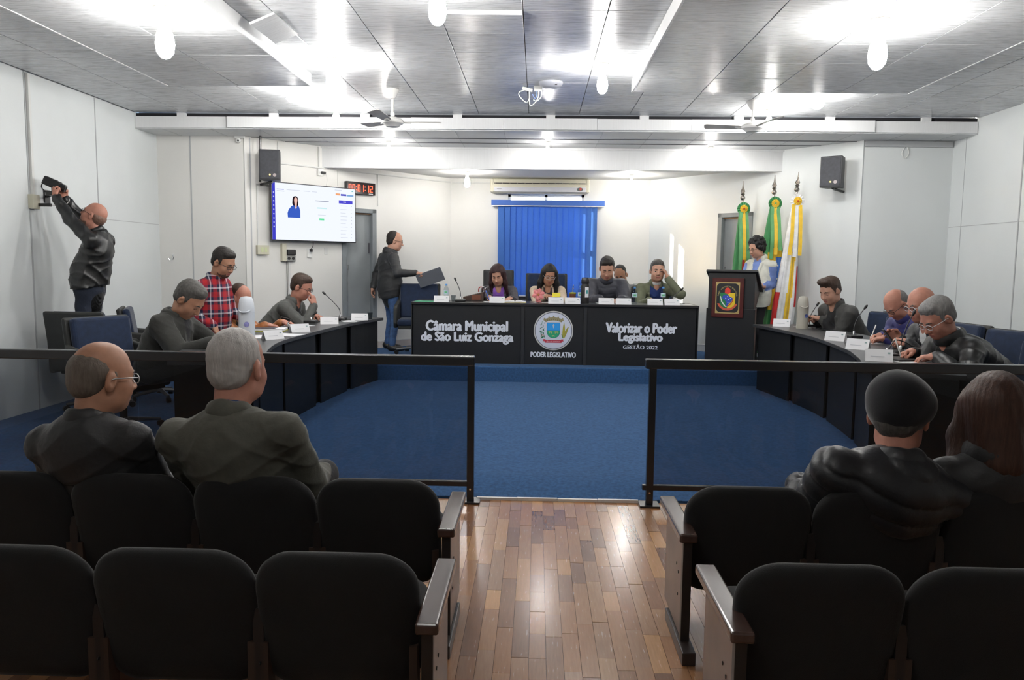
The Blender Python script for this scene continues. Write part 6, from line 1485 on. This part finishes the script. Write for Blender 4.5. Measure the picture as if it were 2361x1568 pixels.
    for k_ in (1, 2):
        f_ = np.nonzero(mk == k_)[0]
        if len(f_) == 0: continue
        lab = np.arange(len(V)); q_ = Q[f_]
        for _ in range(400):
            m_ = lab[q_].min(1); old = lab.copy(); np.minimum.at(lab, q_.ravel(), np.repeat(m_, 4)); lab = lab[lab]
            if (lab == old).all(): break
        fl_ = lab[q_[:, 0]]; u_, c__ = np.unique(fl_, return_counts=True)
        keep = u_[np.argsort(c__)[::-1][:1 if k_ == 1 else 2]]; mk[f_[~np.isin(fl_, keep)]] = 0
    for k_, (nm_, mm_) in enumerate(((S.get('top_name', 'jacket'), S['top']), (Vn[3] if Vn else 'shirt', Vn[2] if Vn else None), ('sleeves', S.get('sleeves')))):
        if (mk == k_).any() and mm_ is not None:
            v_, q_ = split(V, Q, mk == k_); link(bpy.data.objects.new(nm_, np_mesh(nm_, v_, q_, mm_)), root)
    if cr:
        v_, q_ = nets([tor(nb + ax_ * S.get('colh', 0.022), S.get('colr', 0.066) * sc_, cr, Rc, e=0.93, hz=S.get('colhz', 1.7))], 0.006,
                      lambda x, y, z: 0.002 * np.sin(60 * x + 45 * y), (lambda x, y, z: ((x - nb[0]) * fx[0] + (y - nb[1]) * fx[1]) - 0.055 * sc_) if Vn else None)
        link(bpy.data.objects.new('collar', np_mesh('collar', v_, q_, S['top'])), root)
    if S.get('inner'):                      # shirt collar standing inside the jacket collar
        v_, q_ = nets([tor(nb + ax_ * S.get('inh', 0.035), 0.062 * sc_, 0.009, Rc, k=0.01, e=0.95, hz=2.4)], 0.006)
        link(bpy.data.objects.new('shirt_collar', np_mesh('shirt_collar', v_, q_, S['inner'])), root)
    V, Q = nets(Tm, max(vox, 0.012), lambda x, y, z: 0.004 * np.sin(38 * z + 20 * x) * np.sin(22 * y + 9 * z))
    link(bpy.data.objects.new('trousers', np_mesh('trousers', V, Q, S['legs'])), root)
    for ft, fd in shoes:
        rr_ = nrm(np.cross(fd, up)); Rs = np.stack([rr_, fd, up], 1)
        V, Q = nets([ell(ft + fd * 0.07 + up * 0.035, (0.045, 0.125, 0.036), Rs, k=0.03), ell(ft - fd * 0.01 + up * 0.055, (0.042, 0.06, 0.05), Rs, k=0.03)], 0.012, None, lambda x, y, z: (ft[2] + 0.001) - z)
        link(bpy.data.objects.new('shoe', np_mesh('shoe', V, Q, S.get('shoe', shoem))), root)
    if S.get('hair'):
        ex = S.get('hairx', ()); hair_obj(S['hair'], S['hairm'], Rh, Hc, hs, S.get('hairvox', 0.0055), root, ex)
    if S.get('brow', True): brows_and_beard(S.get('browm', S.get('hairm')), Rh, Hc, hs, root, S.get('beard'))
    if S.get('glasses'): glasses_obj(S['glasses'], Rh, Hc, hs, root)
    S.update(Pv=Pv, Bt=Bt, L=L, nb=nb, Rh=Rh, Hc=Hc, hs_=hs, root=root, tl=tl)
    return S
shoem = mat('shoe_black', (0.012, 0.011, 0.011), 0.4)
# ------------------------------------------------------------------ clothing materials
def cloth(n, col, rough=0.85, **k): return mat('cloth_' + n, col, rough, **{**dict(var=0.12, vscale=18, sheen=0.12, bump=0.45, bscale=22), **k})
leather = cloth('black_leather', (0.012, 0.0125, 0.013), 0.38, sheen=0, bump=0.5, bscale=14, spec=0.55); jeansd = cloth('dark_jeans', (0.012, 0.018, 0.035)); jeans = cloth('blue_jeans', (0.045, 0.10, 0.23), var=0.35)
coat = cloth('dark_coat', (0.024, 0.024, 0.021)); orange = cloth('orange_leather', (0.33, 0.115, 0.03), 0.45, bump=0.4, bscale=14); grey = cloth('grey_blazer', (0.085, 0.087, 0.082)); dark = cloth('black_knit', (0.012, 0.012, 0.014))
softs = cloth('black_softshell', (0.020, 0.021, 0.023), 0.6); plum = cloth('charcoal_blazer', (0.062, 0.058, 0.070)); purple = cloth('purple_top', (0.22, 0.085, 0.42)); cream = cloth('cream_cardigan', (0.62, 0.50, 0.38)); scarf = cloth('dark_scarf', (0.05, 0.035, 0.035), var=0.6)
navyj = cloth('slate_padded', (0.036, 0.038, 0.052), 0.55); greyj = cloth('grey_jacket', (0.14, 0.145, 0.145)); olive = cloth('olive_jacket', (0.125, 0.135, 0.085)); bluesw = cloth('blue_sweater', (0.012, 0.032, 0.14)); vest = cloth('white_vest', (0.62, 0.62, 0.55)); bshirt = cloth('blue_shirt', (0.17, 0.25, 0.55))
blaz = cloth('charcoal_wool', (0.052, 0.052, 0.050)); bluep = cloth('blue_padded', (0.022, 0.022, 0.12), 0.5); blackp = cloth('black_padded', (0.014, 0.015, 0.018), 0.45); aud1 = cloth('black_jacket', (0.017, 0.0175, 0.019), 0.6); aud2 = cloth('olive_grey_blazer', (0.080, 0.079, 0.064)); trous = cloth('dark_trousers', (0.018, 0.018, 0.020))
wshirt = cloth('white_shirt', (0.60, 0.61, 0.62)); pinks = cloth('pink_collar', (0.62, 0.36, 0.40)); bcol = cloth('navy_collar', (0.020, 0.045, 0.13)); plaid = plaid_mat()
hGrey = hairm('grey', (0.17, 0.165, 0.16), 0.2); hSilver = hairm('silver', (0.42, 0.40, 0.38), 0.12); hDark = hairm('dark', (0.018, 0.014, 0.012)); hBrown = hairm('brown', (0.045, 0.026, 0.018)); hBlack = hairm('black', (0.008, 0.0075, 0.008)); hRed = hairm('reddish', (0.030, 0.010, 0.012)); hChest = hairm('chestnut', (0.050, 0.022, 0.014)); hStub = hairm('stubble', (0.20, 0.115, 0.085)); hDG = hairm('dark_grey', (0.07, 0.065, 0.06))
gBlack = mat('frame_black', (0.01, 0.01, 0.01), 0.3); gSil = mat('frame_silver', (0.55, 0.56, 0.58), 0.3, metal=0.6)
SC, SD = ZC + 0.475 + 0.10, ZD + 0.475 + 0.09
UPv = (0, 0, 1)
def strands(w, z1, r0=0.036, r1=0.022, fy=0.03, back=True):
    e = []
    for s in (-1, 1): e += [cap((s * 0.072, -0.01, 0.03), (s * (w - 0.012), 0.012, -0.10), r0, r0 * 0.95, k=0.03), cap((s * (w - 0.012), 0.012, -0.10), (s * w, fy, z1), r0 * 0.95, r1, k=0.03)]
    if back: e += [cap((0, -0.055, 0.02), (0, -0.07, z1 * 0.8), 0.088, 0.075, k=0.04)]
    return e

# 1 man on the chair reaching to the wall camera
person(dict(label='bald man in black leather jacket standing on a chair, reaching up to the wall camera', head=(-4.125, 7.20, 1.885), look=(262, -32, 0), yaw=264, s=0.92, sit=False, pel=1.22, pelxy=(-4.19, 7.20), floor=0.555, feet=[(-4.19, 7.08, 0.556), (-4.17, 7.30, 0.556)],
    hands=[((-4.405, 7.085, 2.045), (-0.35, 0.2, 1.0), (-0.6, -0.6, 0.1), 'grip', (-0.5, -0.6, -0.8)), ((-4.41, 7.23, 2.04), (-0.35, -0.2, 1.0), (-0.6, 0.6, 0.1), 'grip', (-0.4, 0.6, -0.8))],
    skin=skC, hair='bald', hairm=hStub, browm=hDark, beard=hStub, glasses=gBlack, top=leather, legs=jeansd, bulk=1.18, belly=1.1, long=0.0001, fold=0.007, lid=0.006, nk=0.05))
# 2 seated man in dark coat writing
person(dict(label='grey-haired man in dark coat bent over the curved desk, reading', head=(-2.70, 6.0, 1.175), look=(100, 42, 0), yaw=92, pel=SC, pelxy=(-2.98, 6.0), floor=ZC, s=1.06, hands=[((-2.36, 6.12, 0.875), (1, -0.5, -0.1), UPv, 'relax'), ((-2.40, 5.72, 0.875), (1, 0.15, -0.1), UPv, 'relax')],
    skin=skB, hair='short', hairm=hDG, browm=hDark, top=coat, top_name='coat', legs=trous, bulk=1.2, belly=1.1, ar=1.12, collar=0.026, colr=0.078, colh=0.0, colhz=2.0, eyes=0, vneck=(0.05, 0.3, dark, 'shirt')))
# 3 plaid man standing
person(dict(label='standing man in red and navy plaid shirt with glasses looking down', head=(-2.87, 7.1, 1.46), look=(108, 26, 0), yaw=95, s=0.98, sit=False, pel=0.86, pelxy=(-3.03, 7.14), floor=ZC, feet=[(-3.02, 7.28, ZC), (-3.08, 7.02, ZC)], hands=[((-2.72, 7.32, 0.93), (0.6, 0.1, -0.8), (0.6, 0, 0.6), 'relax'), ((-2.88, 6.86, 0.90), (0.5, -0.05, -0.9), (0.9, 0, 0.4), 'relax', (-0.6, -0.5, -0.6))],
    skin=skB, hair='short', hairm=hDark, beard=hairm('beard_brown', (0.10, 0.055, 0.04)), glasses=gBlack, top=plaid, top_name='plaid_shirt', legs=jeans, bulk=1.16, belly=1.18, long=0.08, eyes=0))
# 4 man in orange leather
person(dict(label='man in orange leather jacket seated behind the white vacuum flask', head=(-2.87, 7.5, 1.115), look=(112, 16, 0), yaw=100, pel=SC, floor=ZC, hands=[((-2.55, 7.72, 0.875), (1, 0.2, -0.1), UPv, 'relax'), ((-2.56, 7.30, 0.875), (1, 0.3, -0.1), UPv, 'relax')],
    skin=skC, hair='thin', hairm=hBrown, top=orange, legs=trous, bulk=1.1, collar=0.022, vneck=(0.045, 0.35, dark, 'shirt'), lid=0.001))
# 5 grey blazer, hand at chin
person(dict(label='man in grey blazer and glasses resting a finger on his lips', head=(-2.545, 8.4, 1.20), look=(98, 22, 0), yaw=96, pel=SC, floor=ZC, s=1.02, hands=[((-2.46, 8.60, 0.875), (0.7, -0.7, 0.0), UPv, 'relax'), ((-2.395, 8.33, 1.015), (-0.12, 0.1, 1.0), (1.0, -0.3, 0.1), 'point', (0.4, -0.3, -1.0))],
    skin=skC, hair='short', hairm=hBrown, glasses=gBlack, top=grey, top_name='blazer', legs=trous, bulk=1.10, collar=0.02, vneck=(0.055, 0.4, dark, 'shirt'), eyes=0))
# 6 walking man with the folder
P6 = person(dict(label='man in black hooded jacket and jeans walking with a grey folder', head=(-1.955, 10.75, 1.765), look=(78, 10, 0), yaw=58, s=0.97, sit=False, pel=1.12, pelxy=(-2.03, 10.74), floor=ZD, feet=[(-2.10, 10.92, ZD), (-1.98, 10.62, ZD)], toe=[(1, 0.1, 0), (1, 0, 0)],
    hands=[((-2.26, 10.72, 1.13), (-0.25, 0.0, -1.0), (-1, 0, 0), 'relax', (-0.3, 0.9, 0.0)), ((-1.625, 10.47, 1.335), (1, -0.25, 0.0), (0, -0.2, 1), 'grip', (0.2, -0.7, -0.8))],
    skin=skA, hair='thin', hairm=hDark, glasses=gBlack, top=softs, legs=jeans, bulk=1.16, collar=0.03, colr=0.072, colh=0.01, long=0.12, eyes=0, bend=1.01))
# 7 woman writing
person(dict(label='woman with long dark reddish hair in charcoal blazer and purple top, writing', head=(-0.515, 10.2, 1.325), look=(188, 24, 3), yaw=182, pel=SD, floor=ZD, f=True, s=0.97, hands=[((-0.33, 9.84, 1.045), (-0.35, -1, -0.1), UPv, 'flat'), ((-0.60, 9.87, 1.055), (0.35, -1, -0.1), (0.5, 0, 1), 'pen')],
    skin=skA, hair='long', hairm=hRed, hairx=strands(0.098, -0.24), top=plum, top_name='blazer', legs=trous, bulk=1.02, vneck=(0.075, 0.85, purple, 'purple_top', 0.35), eyes=0, collar=0.015, nk=0.02))
# 8 woman with glasses
person(dict(label='woman with long straight black hair and glasses in cream cardigan', head=(0.157, 10.2, 1.335), look=(172, 20, -4), yaw=180, pel=SD, floor=ZD, f=True, s=0.97, hands=[((0.255, 9.90, 1.075), (-0.25, -1, 0.1), (0.3, 0, 1), 'relax'), ((0.115, 9.90, 1.075), (0.3, -1, 0.1), (-0.3, 0, 1), 'relax')],
    skin=skB, hair='long', hairm=hBlack, hairx=strands(0.115, -0.34, 0.038, 0.018, 0.06), glasses=gSil, top=cream, top_name='cardigan', legs=trous, bulk=1.0, vneck=(0.06, 0.8, scarf, 'scarf', 0.5), eyes=0, nk=0.02))
# 9 man in slate padded jacket
person(dict(label='dark-haired heavyset man in slate padded jacket looking down at the table', head=(0.905, 10.2, 1.43), look=(184, 27, 0), yaw=180, pel=SD, floor=ZD, s=1.08, hands=[((1.06, 9.86, 1.045), (-0.9, -0.5, -0.1), UPv, 'relax'), ((0.79, 9.84, 1.045), (0.7, -0.8, -0.1), UPv, 'relax')],
    skin=skA, hair='short', hairm=hDark, top=navyj, legs=trous, bulk=1.2, ar=1.2, puff=(0.075, 0.008), collar=0.024, colhz=2.0, eyes=0))
# 10 man half hidden
person(dict(label='man in grey jacket half hidden behind the man in the slate padded jacket', head=(1.165, 11.0, 1.335), look=(196, 26, 8), yaw=190, pel=SD, floor=ZD, hands=[((1.35, 10.78, 0.95), (-0.3, -1, -0.2), UPv, 'relax'), ((0.95, 10.8, 0.95), (0.3, -1, -0.2), UPv, 'relax')],
    skin=skD, hair='crop', hairm=hBlack, top=greyj, legs=trous, bulk=1.08, collar=0.022, eyes=0))
# 11 olive jacket, hand at temple
person(dict(label='grey-haired man in olive jacket and blue sweater touching his temple', head=(1.555, 10.2, 1.41), look=(181, 3, -2), yaw=180, pel=SD, floor=ZD, s=1.04, hands=[((1.668, 10.085, 1.315), (-0.28, 0.1, 1.0), (0.9, -0.4, 0.2), 'relax', (0.8, -0.2, -1.0)), ((1.42, 9.86, 1.045), (0.75, -0.7, -0.1), UPv, 'relax')],
    skin=skA, hair='short', hairm=hDG, top=olive, legs=trous, bulk=1.12, collar=0.024, vneck=(0.085, 0.85, bluesw, 'sweater', 0.3), inner=wshirt, lid=0.0015))
# 12 woman at lectern
person(dict(label='woman with curly black hair in white vest and blue shirt at the lectern', head=(2.707, 9.82, 1.71), look=(243, 17, 0), yaw=232, s=0.90, sit=False, pel=1.10, pelxy=(2.755, 9.86), floor=ZD, f=True, vox=0.0065, ar=0.92, feet=[(2.76, 9.94, ZD), (2.90, 9.80, ZD)], hands=[((2.755, 9.645, 1.245), (-0.8, 0.1, 0.35), (0.4, -0.6, 0.6), 'grip', (-0.1, 0.1, -1.0)), ((2.46, 9.78, 1.22), (-0.8, -0.5, 0.0), UPv, 'relax')],
    skin=skA, hair='curly', hairm=hBlack, glasses=gBlack, top=vest, top_name='vest', sleeves=bshirt, legs=trous, bulk=1.04, collar=0.02, colr=0.07, vneck=(0.055, 0.6, bshirt, 'blue_shirt'), eyes=0, long=0.1, puff=(0.11, 0.006)))
# 13 young man
person(dict(label='young man with dark quiff in grey blazer and black turtleneck looking at his phone', head=(3.085, 8.34, 1.238), look=(240, 24, 0), yaw=250, pel=SC, floor=ZC, s=1.04, hands=[((3.055, 8.46, 0.93), (-0.85, 0.35, 0.2), (0.2, -0.2, 1), 'grip'), ((3.03, 8.60, 0.93), (-0.85, -0.2, 0.2), (0.2, 0.3, 1), 'grip')],
    skin=skA, hair='quiff', hairm=hBrown, top=blaz, top_name='blazer', legs=trous, bulk=1.12, vneck=(0.06, 0.7, dark, 'turtleneck', 0.5), collar=0.018, colhz=2.2, eyes=0))
# 14 man in blue padded jacket
person(dict(label='balding man with grey hair and glasses in blue padded jacket, writing', head=(3.20, 7.06, 1.165), look=(252, 44, 0), yaw=258, pel=SC, floor=ZC, hands=[((3.04, 6.86, 0.88), (-1, 0.2, -0.1), UPv, 'relax'), ((3.09, 7.06, 0.885), (-1, -0.05, -0.1), (0, 0.3, 1), 'pen')],
    skin=skC, hair='balding', hairm=hGrey, glasses=gBlack, top=bluep, legs=trous, bulk=1.08, puff=(0.06, 0.008), collar=0.024, colhz=2.0, eyes=0))
# 15 bald man with phone
person(dict(label='bald man with glasses in black padded jacket holding a phone', head=(3.05, 6.3, 1.20), look=(258, 17, 0), yaw=262, pel=SC, floor=ZC, s=1.03, hands=[((2.90, 6.16, 0.91), (-0.9, 0.3, 0.1), (0.1, -0.6, 0.8), 'grip'), ((2.93, 6.36, 0.93), (-0.9, 0.1, 0.35), (0.1, 0.9, 0.3), 'relax')],
    skin=skC, hair='bald', hairm=hDG, browm=hDG, glasses=gSil, top=blackp, legs=trous, bulk=1.10, puff=(0.07, 0.006), collar=0.02, colhz=2.0, vneck=(0.04, 0.25, wshirt, 'shirt'), lid=0.002))
# 16 man in leather jacket writing
person(dict(label='grey-haired man with glasses in black leather jacket writing with a white pen', head=(2.86, 5.66, 1.135), look=(256, 34, 0), yaw=262, pel=SC, floor=ZC, s=1.08, hands=[((2.80, 5.50, 0.88), (-0.9, 0.5, -0.1), UPv, 'relax', (0.5, -0.8, -0.5)), ((2.755, 5.75, 0.885), (-1, -0.25, -0.12), (0, 0.4, 1), 'pen')],
    skin=skC, hair='short', hairm=hGrey, browm=hDG, glasses=gSil, top=leather, legs=trous, bulk=1.16, collar=0.028, colr=0.07, fold=0.006, eyes=0, vox=0.008))
# audience
person(dict(label='balding grey-haired man with glasses in black jacket on a theatre seat, seen from behind', head=(-1.795, 3.16, 1.0), look=(38, 4, 0), yaw=6, pel=0.48, pelxy=(-1.78, 3.22), floor=0.0, s=1.08, hs=1.10, hv=0.0036, vox=0.0075, hands=[((-1.93, 3.50, 0.53), (0.3, 1, -0.2), UPv, 'relax', (-0.15, -0.6, -1)), ((-1.62, 3.50, 0.53), (-0.3, 1, -0.2), UPv, 'relax', (0.15, -0.6, -1))],
    skin=skB, hair='balding', hairm=hairm('grey_brown', (0.13, 0.105, 0.085)), browm=hDG, glasses=gSil, drag=0.013, top=aud1, legs=trous, bulk=1.15, sw=0.19, ar=0.95, collar=0.024, fold=0.004, hairvox=0.0042))
person(dict(label='white-haired man in olive-grey blazer on a theatre seat, seen from behind', head=(-1.222, 3.15, 1.055), look=(14, 2, 0), yaw=4, pel=0.48, pelxy=(-1.18, 3.22), floor=0.0, s=1.10, hs=1.12, hv=0.0036, vox=0.0075, hands=[((-1.34, 3.50, 0.53), (0.3, 1, -0.2), UPv, 'relax', (-0.15, -0.6, -1)), ((-0.98, 3.48, 0.53), (-0.3, 1, -0.2), UPv, 'relax', (0.35, -0.5, -0.9))],
    skin=skC, hair='crop', hairm=hSilver, top=aud2, top_name='blazer', legs=trous, bulk=1.2, sw=0.215, ar=0.95, collar=0.024, inner=bcol, inh=0.045, drag=0.022, fold=0.005, hairvox=0.0042))
B19 = person(dict(label='man in black beret and black padded jacket on a theatre seat, seen from behind', head=(1.465, 3.15, 0.905), look=(32, 6, 0), yaw=8, pel=0.44, pelxy=(1.38, 3.24), floor=0.0, s=1.12, hs=1.10, hv=0.0036, vox=0.0075, hands=[((1.20, 3.48, 0.52), (0.3, 1, -0.2), UPv, 'relax', (-0.35, -0.5, -0.9)), ((1.58, 3.50, 0.52), (-0.3, 1, -0.2), UPv, 'relax', (0.15, -0.6, -1))],
    skin=skC, hair='crop', hairm=hDG, top=blackp, legs=trous, bulk=1.24, sw=0.215, ar=1.08, puff=(0.080, 0.014), collar=0.026, colr=0.078, colhz=1.8, inner=pinks, inh=0.045, hairvox=0.0045))
V, Q = nets([ell((0.004, 0.0, 0.050), (0.106, 0.124, 0.080), U((RX(-0.28) @ RY(0.14)).to_3x3()), k=0.03), ell((0, -0.020, 0.016), (0.090, 0.112, 0.070), k=0.03), ell((0, -0.014, 0.042), (0.088, 0.111, 0.104), k=0.03), ell((0.012, 0.085, 0.055), (0.080, 0.050, 0.034), U(RX(-0.25).to_3x3()), k=0.03)], 0.005, lambda x, y, z: 0.002 * np.sin(30 * x + 20 * y))
V = (B19['Rh'] @ (V * B19['hs_']).T).T + B19['Hc']
link(bpy.data.objects.new('beret', np_mesh('beret', V, Q, cloth('black_felt', (0.006, 0.0065, 0.009), 0.95, sheen=0.4, bump=0.12, bscale=300))), B19['root'])
person(dict(label='woman with thick brown hair in black jacket on a theatre seat, seen from behind', head=(1.835, 3.14, 0.925), look=(20, 4, 0), yaw=6, pel=0.44, pelxy=(1.86, 3.24), floor=0.0, s=1.0, hs=1.10, f=True, hv=0.0036, vox=0.0075, hands=[((1.76, 3.50, 0.52), (0.3, 1, -0.2), UPv, 'relax', (-0.1, -0.6, -1)), ((2.0, 3.50, 0.52), (-0.3, 1, -0.2), UPv, 'relax', (0.15, -0.6, -1))],
    skin=skA, hair='bob', hairm=hChest, hairx=strands(0.105, -0.20, 0.05, 0.045, -0.02) + [cap((0, -0.07, 0.05), (0.02, -0.085, -0.16), 0.092, 0.082, k=0.04)], top=aud1, legs=trous, bulk=1.12, sw=0.19, collar=0.035, colr=0.085, hairvox=0.005))
